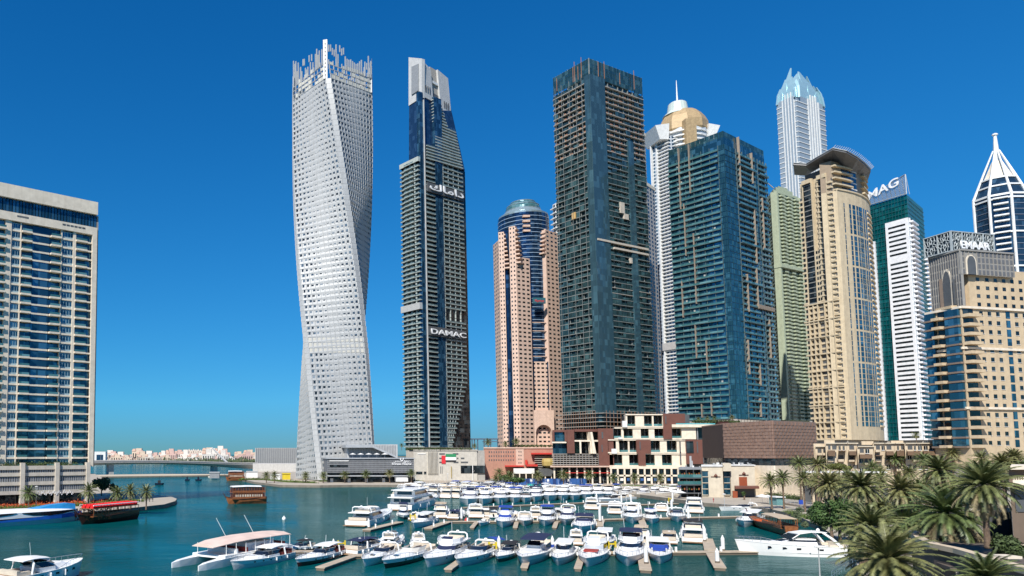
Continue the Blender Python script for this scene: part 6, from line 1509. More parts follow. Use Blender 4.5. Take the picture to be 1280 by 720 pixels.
# people on the quay tip
def person_mesh(m, seed):
    mb = MB(); pr = [(.05, .0), (.12, .02), (.10, .4), (.14, .85), (.17, 1.0), (.15, 1.1), (.21, 1.38), (.19, 1.46), (.06, 1.5), (.06, 1.55), (.10, 1.6), (.11, 1.7), (.08, 1.8), (.01, 1.82)]
    mb.lathe(pr, n=10, sy=.75)
    for s_ in (-1, 1): mb.tube([(.18 * s_, 0, 1.42), (.27 * s_, .03, 1.12), (.26 * s_, -.08, .85)], .055, 6, .035)
    return mb.mesh('person', m, smooth=True)
for k, (px, py, c_, lb) in enumerate(((187, 627.5, (.02, .02, .025), 'person in black standing left of a pair on the quay tip'), (191, 627.3, (.02, .02, .03), 'person in black standing right of a pair on the quay tip'), (176, 628, (.55, .52, .5), 'person in white on the quay tip beside the lime bed'), (892, 628, (.3, .05, .05), 'person in dark red walking before the pavilion'), (1078, 655, (.5, .5, .52), 'person in grey on the bank path beyond the near palms'), (62, 636, (.1, .1, .3), 'person in blue before the podium shops'))):
    o = bpy.data.objects.new('person', person_mesh(pmat('clothes_%s' % 'abcdef'[k], c_, .8), k)); sc.collection.objects.link(o); o.location = gnd(px, py, 1.5); o.rotation_euler = (0, 0, k * 1.1); tag(o, lb, 'person')
# ================================================================== BOATS AND PONTOONS
gel = pmat('white_gelcoat', (.80, .80, .78), .34, var=.04, scale=.4, spec=.4)
gel2 = pmat('cream_gelcoat', (.66, .62, .54), .3, var=.05, scale=.4)
gelg = pmat('pale_grey_gelcoat', (.52, .54, .55), .3, var=.05, scale=.4)
navy_h = pmat('navy_hull', (.012, .016, .035), .15, var=.1); red_h = pmat('dark_red_hull', (.10, .012, .012), .2, var=.1); black_h = pmat('black_hull', (.012, .012, .014), .2)
blue_c = pmat('royal_blue_canvas', (.012, .05, .30), .8); navy_c = pmat('navy_canvas', (.010, .018, .06), .85); blk_c = pmat('black_canvas', (.015, .015, .017), .85); bei_c = pmat('beige_canvas', (.45, .36, .26), .85); wh_c = pmat('white_canvas', (.7, .7, .68), .8); teal_c = pmat('turquoise_canvas', (.02, .35, .33), .8)
wind = pmat('tinted_windscreen', (.012, .016, .024), .06, spec=.8, var=.2); teak = pmat('teak_deck', (.28, .17, .09), .7, scale=2, var=.25); steel = pmat('polished_steel', (.6, .6, .6), .15, .9); seat_m = pmat('cream_upholstery', (.55, .48, .38), .7); redseat = pmat('red_upholstery', (.30, .03, .02), .7); rubber = pmat('black_rubber', (.02, .02, .02), .7)
def hull_fn(L, B, fb):
    def wt(t): return B / 2 * (.90 + .10 * min(1, t / .35)) * (1 if t < .45 else max(.0, 1 - ((t - .45) / .55) ** 2.3) ** .85)
    def ht(t): return fb * (.92 + .50 * t ** 1.6)
    def ww(t): return wt(t) * (.97 if t < .4 else .97 - .27 * ((t - .4) / .6) ** 1.3)
    return wt, ht, ww
TS = [0, .12, .28, .42, .54, .64, .73, .81, .88, .94, .98, 1.0]
def hull_ring(L, wt, ht, ww, t, fr):
    """half section from sheer down: list of (halfwidth, z, y) for fractions fr of the freeboard"""
    out = []
    for q in fr:
        z = ht(t) * q; w_ = ww(t) + (wt(t) - ww(t)) * max(q, 0) ** .75; y = L * t * (.955 + .045 * q) + (0 if t > 0 else 0); out.append((w_, z, y))
    return out
def make_boat(spec, label, loc, heading, L, B, name='motor_yacht', cat='motor yacht', group=None, detail=True):
    """bow along +Y before turning; heading = angle of the bow direction"""
    st = spec.get('style', 'express'); hm_ = spec.get('hull', gel); low = spec.get('low'); fb = spec.get('fb', .20 * B + .22) ; can = spec.get('canvas'); sup = spec.get('top', gel)
    r = empty(name, loc, label, cat, group, rz=heading - math.pi / 2)
    K = dict(parent=r, world=False); wt, ht, ww = hull_fn(L, B, fb)
    def part(n, mb, m, smooth=False, parent=None): return mb.build(n, m, parent or r, smooth=smooth, world=False)
    # hull
    ql = .55; mbu, mbl = MB(), MB(); fr_u = [1.0, .85, ql]; fr_l = [ql, .3, 0, -.25]
    for mb, fr in ((mbu, fr_u), (mbl, fr_l)):
        rings = []
        for t in TS:
            h = hull_ring(L, wt, ht, ww, t, fr); rings.append([(-w_, y, z) for w_, z, y in h] + [(w_, y, z) for w_, z, y in reversed(h)])
        n = len(rings[0]); v = [p for q in rings for p in q]; f = []
        for k in range(len(rings) - 1):
            for i in range(n - 1):
                if i == len(fr) - 1: continue
                f.append((k * n + i, (k + 1) * n + i, (k + 1) * n + i + 1, k * n + i + 1))
        f.append(tuple(range(n))); mb.add(v, f)
    part('hull', mbl, low or hm_); part('topsides', mbu, hm_)
    # deck
    mb = MB(); v = []; zi = -.10
    for t in TS: w_ = max(.02, wt(t) - .10); v += [(-w_, L * t, ht(t) + zi), (w_, L * t, ht(t) + zi)]
    mb.add(v, [(2 * i, 2 * i + 1, 2 * i + 3, 2 * i + 2) for i in range(len(TS) - 1)]); part('deck', mb, spec.get('deck', gel))
    mb = MB()
    for sg in (-1, 1): mb.tube([(sg * wt(t), L * t, ht(t)) for t in TS], .06, 5)
    part('gunwale', mb, spec.get('gunwale', hm_))
    if spec.get('boot'):
        mb = MB()
        for sg in (-1, 1): mb.tube([(sg * (ww(t) + (wt(t) - ww(t)) * .35 + .02), L * t * .945, ht(t) * .32) for t in TS[:-1]], .09, 4)
        part('hull_stripe', mb, spec['boot'])
    # swim platform
    MBp = MB(); MBp.box(-B * .43, B * .43, -.06 * L, .01, .25, .38); part('swim_platform', MBp, spec.get('platform', teak if st != 'open' else gel))
    def deckhouse(y0, y1, w0, z0, z1, rf, rb, tf=.8, taper=.86, nm='cabin', m=sup, band=None, glass=wind, bow=.5):
        """rounded deckhouse: base y0..y1, front raked rf, back raked rb; band=(za, zb) glazed"""
        def ring(q, o=0.0):
            z = z0 + (z1 - z0) * q; ya = y0 + rb * q - o; yb = y1 - rf * q + o; w_ = w0 / 2 * (1 - (1 - taper) * q) + o; Ln = yb - ya
            return [(-w_, ya, z), (w_, ya, z), (w_, ya + Ln * bow, z), (w_ * .86, ya + Ln * (bow + (1 - bow) * .55), z), (w_ * tf * .62, ya + Ln * .93, z), (w_ * .22, yb, z), (-w_ * .22, yb, z), (-w_ * tf * .62, ya + Ln * .93, z), (-w_ * .86, ya + Ln * (bow + (1 - bow) * .55), z), (-w_, ya + Ln * bow, z)]
        mb = MB(); mb.loft([ring(0), ring(.5), ring(1)]); h = part(nm, mb, m)
        if band:
            qa, qb = band; a, b = ring(qa, .03), ring(qb, .03)
            front = [(3, 4), (4, 5), (5, 6), (6, 7), (7, 8)]; side = [[(1, 2), (2, 3)], [(8, 9), (9, 0)]]
            mb = MB()
            for i, j in front: mb.add([a[i], a[j], b[j], b[i]], [(0, 1, 2, 3)])
            part('windscreen', mb, spec.get('screen', glass), parent=h)
            for s_ in side:
                mb = MB()
                for i, j in s_: mb.add([a[i], a[j], b[j], b[i]], [(0, 1, 2, 3)])
                part('side_window', mb, glass, parent=h)
            mb = MB(); c_, d_ = a[0], a[1]; mb.add([(c_[0] * .7, c_[1] - .03, c_[2]), (d_[0] * .7, d_[1] - .03, d_[2]), (b[1][0] * .7, b[1][1] - .03, b[1][2]), (b[0][0] * .7, b[0][1] - .03, b[0][2])], [(0, 1, 2, 3)]); part('saloon_door', mb, glass, parent=h)
        return h
    h0 = ht(.4); s = spec.get('s', min(L / 15, B / 5.6))
    def bimini(y0, y1, w_, z, m, posts=True, th=.09):
        mb = MB(); n = 5; rings = []
        for k in range(n + 1):
            u = k / n; y = y0 + (y1 - y0) * u; cz = z + .18 * math.sin(math.pi * u); rings.append([(-w_ / 2, y, cz - .12), (-w_ / 4, y, cz), (w_ / 4, y, cz), (w_ / 2, y, cz - .12), (w_ / 2, y, cz - .12 - th), (-w_ / 2, y, cz - .12 - th)])
        mb.loft(rings); part('canopy', mb, m)
        if posts:
            for sx in (-1, 1):
                for ya, yb in ((y0 + .1, y0 + .3), (y1 - .1, y1 - .3)): mb = MB(); mb.tube([(sx * w_ * .46, ya, z - 1.75), (sx * w_ * .48, yb, z - .2)], .04, 4); part('canopy_post', mb, steel)
    def arch(y, w_, z0, hgt, lean=-.8, th=.32, m=sup):
        mb = MB(); p = [(-w_ / 2, y, z0), (-w_ / 2 * .94, y + lean * .7, z0 + hgt * .8), (-w_ / 2 * .72, y + lean, z0 + hgt), (w_ / 2 * .72, y + lean, z0 + hgt), (w_ / 2 * .94, y + lean * .7, z0 + hgt * .8), (w_ / 2, y, z0)]
        mb.tube(p, th * .5, 5); part('radar_arch', mb, m)
        mb = MB(); mb.lathe([(.05, z0 + hgt + .1), (.32, z0 + hgt + .15), (.32, z0 + hgt + .38), (.1, z0 + hgt + .45)], 0, y + lean, 10); part('radar', mb, gel)
        mb = MB(); mb.tube([(w_ * .3, y + lean, z0 + hgt), (w_ * .33, y + lean - .5, z0 + hgt + 2.2 * s)], .03, 4); part('antenna', mb, gel)
    def rail(t0=.5, hgt=.75):
        mb = MB(); tt = [t0 + (1 - t0) * i / 8 for i in range(9)]
        for sg in (-1, 1):
            mb.tube([(sg * max(.0, wt(t) - .12), L * min(t, .995), ht(t) + hgt * min(1, (t - t0) * 6)) for t in tt], .035, 4)
            for t in tt[1:]: mb.tube([(sg * max(.0, wt(t) - .12), L * min(t, .995), ht(t) - .05), (sg * max(.0, wt(t) - .12), L * min(t, .995), ht(t) + hgt * min(1, (t - t0) * 6))], .025, 4)
        part('bow_rail', mb, steel)
    def seats(y0, y1, w_, z, m=seat_m):
        mb = MB(); mb.box(-w_ / 2, w_ / 2, y0, y0 + .6, z, z + .75); mb.box(-w_ / 2, -w_ / 2 + .6, y0 + .61, y1, z, z + .5); mb.box(w_ / 2 - .6, w_ / 2, y0 + .61, y1, z, z + .5); part('cockpit_seats', mb, m)
    if st in ('fly', 'sedan'):
        zc0 = h0 - .15; zc1 = h0 + 1.45 * (.55 + .45 * s)
        cpt = MB(); cpt.box(-B * .36, B * .36, .02 * L, .2 * L, ht(.1) - .09, ht(.1) + .0); part('cockpit_floor', cpt, teak); seats(.03 * L, .14 * L, B * .7, ht(.1) + .01)
        deckhouse(L * .36, L * .86, B * .66, ht(.6) - .25, ht(.6) + .55 * s, L * .16, 0, nm='foredeck_trunk', taper=.8)
        deckhouse(L * .17, L * .66, B * .84, zc0, zc1, L * .16, .1, band=(.42, .86))
        # flybridge slab and coaming
        mb = MB(); y0, y1 = L * .06, L * .48; w_ = B * .84
        mb.loft([[(-w_ / 2, y0, z), (w_ / 2, y0, z), (w_ / 2, y1 * .8, z), (w_ * .28, y1, z), (-w_ * .28, y1, z), (-w_ / 2, y1 * .8, z)] for z in (zc1, zc1 + .16)]); part('flybridge_deck', mb, sup)
        if st == 'fly':
            mb = MB(); zf = zc1 + .161; hh = .75 * (.6 + .4 * s); o = [(-w_ * .46, y0 + .22 * L), (-w_ * .48, y1 * .78), (-w_ * .26, y1 * .97), (w_ * .26, y1 * .97), (w_ * .48, y1 * .78), (w_ * .46, y0 + .22 * L)]
            q = [(x * .93, y - .25) for x, y in o]; v = [(x, y, zf) for x, y in o] + [(x * .96, y - .15, zf + hh) for x, y in o] + [(x, y, zf) for x, y in q] + [(x * .96, y - .12, zf + hh) for x, y in q]
            f = []
            for i in range(5): f += [(i, i + 1, 7 + i, 6 + i), (12 + i, 18 + i, 19 + i, 13 + i), (6 + i, 7 + i, 19 + i, 18 + i)]
            mb.add(v, f); part('flybridge_coaming', mb, sup)
            mb = MB(); mb.add([(-w_ * .24, y1 * .94, zf + hh), (w_ * .24, y1 * .94, zf + hh), (w_ * .21, y1 * .84, zf + hh + .4), (-w_ * .21, y1 * .84, zf + hh + .4)], [(0, 1, 2, 3)]); part('fly_windscreen', mb, spec.get('screen', wind))
            seats(y0 + .1 * L, y1 * .72, w_ * .7, zf + .0, spec.get('seat', seat_m))
            if can: bimini(y0 + .08 * L, y1 * .86, w_ * .88, zf + 1.75, can)
            if spec.get('arch', True): arch(y0 + .09 * L, w_ * .92, zf, 1.3 * (.6 + .4 * s), .5 if can else -.5)
        else:
            arch(y0 + .12 * L, w_ * .9, zc1 + .16, .9, -.3)
            if can: bimini(-.01 * L, L * .18, B * .8, zc1 + .1, can)
        rail(.45)
    elif st == 'sport':
        deckhouse(L * .30, L * .84, B * .74, ht(.4) - .2, ht(.4) + 1.25, L * .34, .1, nm='coachroof', taper=.72, bow=.35, band=(.62, .86))
        mb = MB(); mb.loft([[(-B * .27, y, z), (B * .27, y, z), (B * .27, y, z + .14), (-B * .27, y, z + .14)] for y, z in ((L * .20, ht(.3) + 2.55), (L * .34, ht(.3) + 2.6), (L * .46, ht(.3) + 2.2))]); part('hardtop', mb, sup)
        for sg in (-1, 1):
            mb = MB(); mb.tube([(sg * B * .40, L * .10, ht(.1)), (sg * B * .34, L * .17, ht(.1) + 1.6), (sg * B * .27, L * .24, ht(.3) + 2.6)], .3, 5, .2); part('radar_arch', mb, sup)
            mb = MB(); mb.tube([(sg * B * .30, L * .52, ht(.4) + 1.3), (sg * B * .27, L * .45, ht(.3) + 2.25)], .09, 4); part('windscreen_frame', mb, sup)
        mb = MB(); mb.add([(-B * .30, L * .54, ht(.4) + 1.25), (B * .30, L * .54, ht(.4) + 1.25), (B * .26, L * .46, ht(.3) + 2.2), (-B * .26, L * .46, ht(.3) + 2.2)], [(0, 1, 2, 3)]); part('windscreen', mb, wind)
        seats(.06 * L, .2 * L, B * .74, ht(.1) - .05); rail(.5, .7)
        mb = MB(); mb.lathe([(.06, ht(.3) + 2.7), (.3, ht(.3) + 2.8), (.3, ht(.3) + 3.1), (.1, ht(.3) + 3.3)], 0, L * .23, 8); part('radar', mb, gel)
    elif st == 'express':
        deckhouse(L * .40, L * .90, B * .72, ht(.6) - .3, ht(.6) + .50 * s, L * .22, 0, nm='foredeck_trunk', taper=.78)
        yb = L * .56
        # wraparound raked windscreen
        mb = MB(); zb = ht(.5) + .35 * s; o = [(-B * .38, L * .34), (-B * .37, L * .50), (-B * .22, L * .585), (B * .22, L * .585), (B * .37, L * .50), (B * .38, L * .34)]
        v = [(x, y, zb) for x, y in o] + [(x * .86, y - .09 * L, zb + .75 * (.5 + .5 * s)) for x, y in o]; mb.add(v, [(i, i + 1, 7 + i, 6 + i) for i in range(5)]); h = part('windscreen', mb, spec.get('screen', wind))
        mb = MB(); mb.tube(v[6:], .05, 5); part('windscreen_frame', mb, steel, parent=h)
        mb = MB(); mb.box(-B * .40, B * .40, L * .3, L * .5, ht(.4) - .1, zb); part('coaming', mb, sup)
        cpt = MB(); cpt.box(-B * .36, B * .36, .03 * L, .3 * L, ht(.1) - .09, ht(.1) + .0); part('cockpit_floor', cpt, teak); seats(.04 * L, .26 * L, B * .72, ht(.1) + .01, spec.get('seat', seat_m))
        arch(L * .2, B * .86, ht(.2), 1.65 * (.5 + .5 * s), .45 * s, th=.38)
        if can: bimini(L * .10, L * .44, B * .78, ht(.3) + 1.85 * (.5 + .5 * s), can, posts=not spec.get('hardtop'))
        if spec.get('hatch'): mb = MB(); mb.box(-.45, .45, L * .7, L * .76, ht(.6) + .32 * s, ht(.6) + .40 * s); part('deck_hatch', mb, wind)
        rail(.5)
    elif st == 'cabin':
        deckhouse(L * .22, L * .62, B * .66, ht(.4) - .1, ht(.4) + 1.75, L * .06, .05, band=(.45, .86), taper=.9, tf=1.0, bow=.7)
        mb = MB(); mb.box(-B * .37, B * .37, L * .14, L * .56, ht(.4) + 1.751, ht(.4) + 1.86); part('hardtop', mb, sup)
        if can: bimini(L * .02, L * .22, B * .7, ht(.4) + 1.8, can)
        deckhouse(L * .5, L * .86, B * .6, ht(.6) - .25, ht(.6) + .3, L * .14, 0, nm='foredeck_trunk')
        seats(.04 * L, .16 * L, B * .6, ht(.1) - .08); rail(.4, .65)
        for sx in (-1, 1):
            mb = MB(); mb.box(sx * .45 - .22, sx * .45 + .22, -.9, -.1, .3, 1.5); mb.box(sx * .45 - .16, sx * .45 + .16, -1.0, -.4, 1.5, 1.75); part('outboard_motor', mb, spec.get('motor', gelg))
        mb = MB(); mb.tube([(.4, L * .2, ht(.4) + 1.8), (.5, L * .15, ht(.4) + 4.2)], .03, 4); part('antenna', mb, gel)
    elif st == 'fisher':
        mb = MB(); mb.box(-B * .22, B * .22, L * .38, L * .56, ht(.4) - .1, ht(.4) + 1.0); part('console', mb, sup)
        mb = MB(); mb.add([(-B * .22, L * .56, ht(.4) + 1), (B * .22, L * .56, ht(.4) + 1), (B * .18, L * .50, ht(.4) + 1.7), (-B * .18, L * .50, ht(.4) + 1.7)], [(0, 1, 2, 3)]); part('windscreen', mb, wind)
        bimini(L * .22, L * .62, B * .78, ht(.4) + 2.4, can or navy_c); seats(.05 * L, .3 * L, B * .66, ht(.1) - .08)
        deckhouse(L * .58, L * .9, B * .62, ht(.7) - .3, ht(.7) + .25, L * .15, 0, nm='foredeck_trunk')
        for sg in (-1, 1):
            mb = MB(); mb.tube([(sg * B * .35, L * .3, ht(.3) + 2.2), (sg * B * .8, L * .05, ht(.3) + 4.5)], .035, 4); part('outrigger', mb, steel)
        for sx in (-1, 0, 1): mb = MB(); mb.box(sx * .6 - .22, sx * .6 + .22, -.9, -.1, .3, 1.6); part('outboard_motor', mb, black_h)
        rail(.55, .4)
    elif st == 'open':
        mb = MB(); mb.box(-B * .2, B * .2, L * .35, L * .5, ht(.4) - .1, ht(.4) + .55); part('console', mb, sup); seats(.06 * L, .34 * L, B * .7, ht(.1) - .08, spec.get('seat', seat_m))
        mb = MB(); mb.add([(-B * .3, L * .52, ht(.5)), (B * .3, L * .52, ht(.5)), (B * .25, L * .46, ht(.5) + .5), (-B * .25, L * .46, ht(.5) + .5)], [(0, 1, 2, 3)]); part('windscreen', mb, wind)
        if can: bimini(L * .08, L * .5, B * .8, ht(.4) + 1.8, can)
        mb = MB(); mb.box(-.25, .25, -.8, -.05, .2, 1.3); part('outboard_motor', mb, black_h)
    elif st == 'mega':
        zz = ht(.3) - .1
        for k, (a, b, w_) in enumerate(((.06, .80, .92), (.12, .60, .82))):
            deckhouse(L * a, L * b, B * w_, zz, zz + 2.3, L * .10, .15, band=(.30, .78) if k < 2 else (.35, .8), taper=.92, bow=.6); zz += 2.3
            mb = MB(); y0, y1 = L * (a - .06), L * (b - .06); x = B * w_ / 2
            mb.loft([[(-x, y0, z), (x, y0, z), (x, y1 * .86, z), (x * .5, y1, z), (-x * .5, y1, z), (-x, y1 * .86, z)] for z in (zz + .001, zz + .22)]); part('upper_deck', mb, sup); zz += .221
            mb = MB(); 
            for sg in (-1, 1): mb.tube([(sg * x * .97, y0 + .2, zz + .8), (sg * x * .97, y1 * .8, zz + .8)], .05, 4)
            part('handrail', mb, steel)
        arch(L * .3, B * .6, zz, 1.8, -.6); rail(.5)
        if can: bimini(L * .1, L * .3, B * .7, zz + 2.0, can)
    if detail:
        for k, t in enumerate((.2, .42, .62)):
            for sg in ((-1, 1) if k < 2 else (1,)):
                x = sg * (wt(t) + .13); mb = MB(); mb.lathe([(.03, ht(t) * .35), (.14, ht(t) * .42), (.14, ht(t) * .8), (.03, ht(t) * .88)], x, L * t * .97, 7); part('fender', mb, spec.get('fender', gel))
        for k, t in enumerate((.3, .5, .62, .74)):
            if st in ('express', 'fly', 'sedan', 'sport'):
                for sg in (-1, 1):
                    x = sg * ((ww(t) + (wt(t) - ww(t)) * .72) + .015); mb = MB(); mb.box(min(x, x - sg * .1), max(x, x - sg * .1), L * t - .28 * s, L * t + .28 * s, ht(t) * .62, ht(t) * .78); part('porthole', mb, wind)
    if spec.get('pad'):
        mb = MB(); z = ht(.65) + (.56 * s if st in ('fly', 'sedan') else .52 * s); mb.box(-B * .24, B * .24, L * .60, L * .72, z - .1 * s, z + .1); part('sun_pad', mb, spec['pad'])
    if spec.get('tender'):
        mb = MB(); mb.tube([(-B * .3, -.05 * L, .75), (B * .3, -.05 * L, .75)], .3, 8); part('tender', mb, spec['tender'])
    return r
BOATS = []
def boat_px(bow, stern, B_px, spec, label, **kw):
    """bow and stern water line points in the picture; B_px the beam in picture units"""
    a, b = gnd(*bow), gnd(*stern); d = a - b; L = d.length * 1.02; D = (a.y + b.y) / 2; hd_ = math.atan2(d.y, d.x)
    B_ = B_px * D / F; B_ *= 1.04; cap = 5.6 * B_
    if L > cap and spec.get('style') != 'long': b = a - d.normalized() * cap; L = cap
    BOATS.append(make_boat(spec, label, (b.x, b.y, 0), hd_, L, min(B_, L * .42), **kw))
E = lambda **k: dict(style='express', **k)
FL = lambda **k: dict(style='fly', **k)
near_row = [
 ((371, 709), (424, 692), 26, E(low=red_h, canvas=wh_c, seat=redseat, boot=red_h), 'white express cruiser with a dark red lower hull, first in the near row'),
 ((352, 690.5), (392, 686), 15, E(canvas=blk_c, low=black_h), 'small cruiser with a black canopy moored just left of the red hulled one'),
 ((494, 679), (436, 694), 24, E(canvas=navy_c), 'white cruiser with a navy cockpit canopy, stern towards us on the left pontoon'),
 ((503, 675), (478, 690), 18, FL(), 'white flybridge boat with its stern behind the left pontoon, partly hidden'),
 ((455, 709), (494, 690), 27, E(canvas=None, boot=gelg, hatch=1), 'plain white open cruiser with clear windscreen beside the black hulled one'),
 ((480, 711.5), (537, 690), 30, E(low=black_h, hull=gel, hatch=1, screen=gel2), 'white express cruiser with a black lower hull and cream cockpit cover'),
 ((533, 710), (578, 688), 32, FL(screen=navy_c), 'white flybridge yacht with a dark navy windscreen and open top in the near row'),
 ((572, 710), (616, 688), 31, E(low=gelg, boot=navy_h, screen=wind), 'pale grey hulled sport cruiser with a navy stripe and open cockpit'),
 ((604, 683), (628, 690), 15, dict(style='open', canvas=blue_c), 'small open boat with a bright blue bimini behind the navy striped cruiser'),
 ((622, 704), (646, 687), 21, E(low=navy_h, canvas=blk_c), 'small dark blue hulled cruiser with a black canopy in the near row'),
 ((653, 709.5), (684, 683), 34, dict(style='fisher', canvas=navy_c, low=gelg, hull=gel), 'large sport fishing boat with a tee top and outriggers'),
 ((697, 708), (711, 688), 26, dict(style='cabin', low=gelg), 'white pilothouse boat with outboards beside the blue footed pile'),
 ((733, 710), (752, 684), 31, FL(pad=redseat, screen=gelg), 'white flybridge yacht with a red brown foredeck pad'),
 ((754, 688), (760, 665), 22, dict(style='cabin', canvas=None), 'white cabin boat stern to the pontoon behind the red padded yacht'),
 ((784.5, 709), (793, 677), 32, FL(canvas=navy_c, seat=redseat), 'broad white flybridge yacht with a navy bimini, left of the pale finger pier'),
 ((805, 672), (800, 690), 20, dict(style='fly', canvas=bei_c), 'white flybridge boat with a beige top tucked behind the broad yacht'),
 ((825, 706), (823, 680), 27, E(pad=blue_c, screen=blue_c, canvas=wh_c), 'white cruiser with royal blue covers on windscreen and foredeck'),
 ((865, 664), (869, 688), 27, FL(canvas=blk_c), 'white flybridge yacht moored stern first with a dark saloon window'),
 ((521, 676), (524, 688), 17, FL(), 'white flybridge boat bow away behind the black hulled cruiser'),
 ((553, 675), (560, 687), 17, E(canvas=wh_c), 'white topped cruiser bow away behind the navy windscreen yacht'),
 ((672, 671), (676, 686), 16, E(), 'white cruiser bow away behind the sport fishing boat'),
 ((719, 672), (722, 688), 16, FL(), 'white flybridge boat bow away behind the pilothouse boat'),
 ((836, 670), (838, 687), 18, E(canvas=bei_c), 'beige topped cruiser bow away right of the royal blue covered boat'),
]
for b, s_, w_, sp_, lb in near_row: boat_px(b, s_, w_, sp_, lb)
mid_row = [
 ((488, 644), (436, 661), 29, FL(), 'white flybridge yacht alone at the left tip of the middle pontoon'),
 ((505, 650), (503, 637), 14, FL(canvas=navy_c, low=navy_h), 'small yacht with a navy hull moored at the left of the middle pontoon'),
 ((517, 661), (541, 650), 20, dict(style='cabin', canvas=None), 'small white cuddy boat pointing down left off the middle pontoon'),
 ((531, 645), (512, 653), 13, E(low=navy_h), 'slim dark hulled cruiser behind the cuddy boat'),
 ((556, 640), (545, 655), 18, FL(canvas=bei_c), 'flybridge boat with a beige top beside the dark covered boats'),
 ((579, 643), (562, 652), 15, E(canvas=navy_c, low=black_h), 'low boat under a navy cover by the white davit frame'),
 ((592, 639), (597, 652), 19, FL(), 'white flybridge boat stern to us by the red drum'),
 ((600, 658), (612, 650), 11, dict(style='open'), 'little open launch pointing down off the middle pontoon'),
 ((618, 642), (616, 652), 12, dict(style='open', canvas=blk_c), 'little dark topped launch behind the middle pontoon'),
 ((628, 660), (635, 648), 21, FL(canvas=blue_c, screen=blue_c), 'white flybridge boat with a bright blue bimini in the middle row'),
 ((655, 658), (657, 648), 18, E(screen=gel2, hull=gel2, boot=black_h), 'cream cruiser with a covered cockpit in the middle row'),
 ((681, 658), (687, 646), 20, FL(canvas=blue_c), 'flybridge boat with a thin blue bimini, left of the grey hulled pair'),
 ((701, 643), (697, 653), 13, dict(style='cabin'), 'small cabin boat behind the thin blue bimini boat'),
 ((707, 657), (712, 645), 21, FL(screen=navy_c, low=gelg), 'grey hulled flybridge boat with a navy windscreen in the middle row'),
 ((727, 667.5), (733, 652), 25, E(screen=navy_c, canvas=navy_c, low=gelg), 'cruiser with navy covers standing out below the middle pontoon'),
 ((741, 631), (738, 645), 17, FL(), 'white flybridge boat with bow away, behind the navy covered cruiser'),
 ((791.5, 655), (789, 640), 22, FL(boot=gelg), 'white flybridge yacht left of the first right hand finger pier'),
 ((815.5, 655), (811, 643), 17, dict(style='cabin', canvas=blue_c), 'small boat with a blue cockpit cover right of the first finger pier'),
 ((848, 653), (842, 638), 19, E(canvas=None, seat=navy_c), 'open white sport boat with dark seats by the tall white pile'),
 ((867, 634), (869, 646), 20, FL(canvas=wh_c), 'white flybridge boat with a white top near the pavilion'),
 ((930, 660), (948, 646), 24, dict(style='cabin', canvas=wh_c, low=gelg), 'white covered boat moored behind the wooden dhow'),
 ((900, 638.5), (952, 637), 13, E(), 'long low white cruiser side on before the pavilion quay'),
 ((880, 632), (910, 633.5), 6, dict(style='open', low=gelg), 'slim grey launch along the pavilion quay'),
 ((668, 642), (671, 651), 14, FL(), 'small white flybridge boat bow away between the cream cruiser and the blue topped one'),
 ((608, 641), (606, 651), 13, E(canvas=wh_c), 'white canopied cruiser bow away left of the bright blue bimini boat'),
 ((826, 634), (829, 646), 15, E(), 'slim white cruiser between the blue cockpit boat and the dark seated one'),
 ((770, 636), (768, 648), 17, FL(), 'white yacht bow away left of the grey striped flybridge yacht'),
 ((644, 643), (645, 652), 12, dict(style='open'), 'tiny open launch behind the cream cruiser'),
]
for b, s_, w_, sp_, lb in mid_row: boat_px(b, s_, w_, sp_, lb)
# back row and the raft of big yachts by the promenade
rr = random.Random(31)
c = gnd(499, 637); c2 = gnd(543, 630)
boat_px((545, 627), (500, 638), 30, dict(style='mega', fb=2.2), 'boxy triple decked white yacht at the left end of the far row', name='party_yacht', cat='yacht')
kinds = [('plain white', FL()), ('blue topped', FL(canvas=blue_c)), ('dark windowed', dict(style='sedan')), ('beige topped', FL(canvas=bei_c)), ('navy covered', FL(canvas=navy_c, screen=navy_c)), ('low white', E()), ('black canopied', E(canvas=blk_c)), ('white topped', FL(canvas=wh_c))]
back = [(588, 632, 24, 4), (606, 631, 22, 0), (626, 630, 22, 2), (644, 629, 20, 1), (657, 628.5, 18, 5), (669, 627.5, 20, 4), (686, 627, 22, 0), (702, 626, 20, 7), (716, 625.5, 18, 2), (731, 625, 20, 1), (745, 624.5, 20, 0), (758, 624, 18, 3)]
for k, (px, py, w_, kd) in enumerate(back):
    nm, sp_ = kinds[kd]; boat_px((px - 3 + k * .5, py), (px + 2, py - 7.5), w_, dict(sp_), '%s motor yacht, %s from the left in the far row facing us' % (nm, ORD[k]), detail=False)
raft = []
for k in range(34):
    row = k % 4; col = k // 4; px = 505 + col * 14.5 + row * 4 + rr.uniform(-3, 3) + (14 if row > 1 else 0); py = [622, 617.5, 614.5, 612.6][row] + (px - 500) * .004 + rr.uniform(-.4, .4); raft.append((px, py, row, rr.choice([0, 2, 7, 0, 1, 3, 5, 4])))
raft.sort()
cnt = {}
for px, py, row, kd in raft:
    nm, sp_ = kinds[kd]; key = (nm, row); cnt[key] = cnt.get(key, 0) + 1; ln = rr.uniform(13, 20) if row else rr.uniform(11, 16)
    boat_px((px + ln * .5, py - 1.6), (px - ln * .5, py + .8), 15 - row, dict(sp_, fb=1.9), '%s %s yacht from the left in the %s line of the crowded raft' % (ORD[cnt[key] - 1], nm, ['nearest', 'second', 'third', 'farthest'][row]), detail=False)
third = []
for k in range(20): third.append((636 + k * 11.2 + rr.uniform(-2, 2), 615.4 + k * .18 + (k % 2) * 2.2, rr.choice([0, 2, 5, 1, 7, 4])))
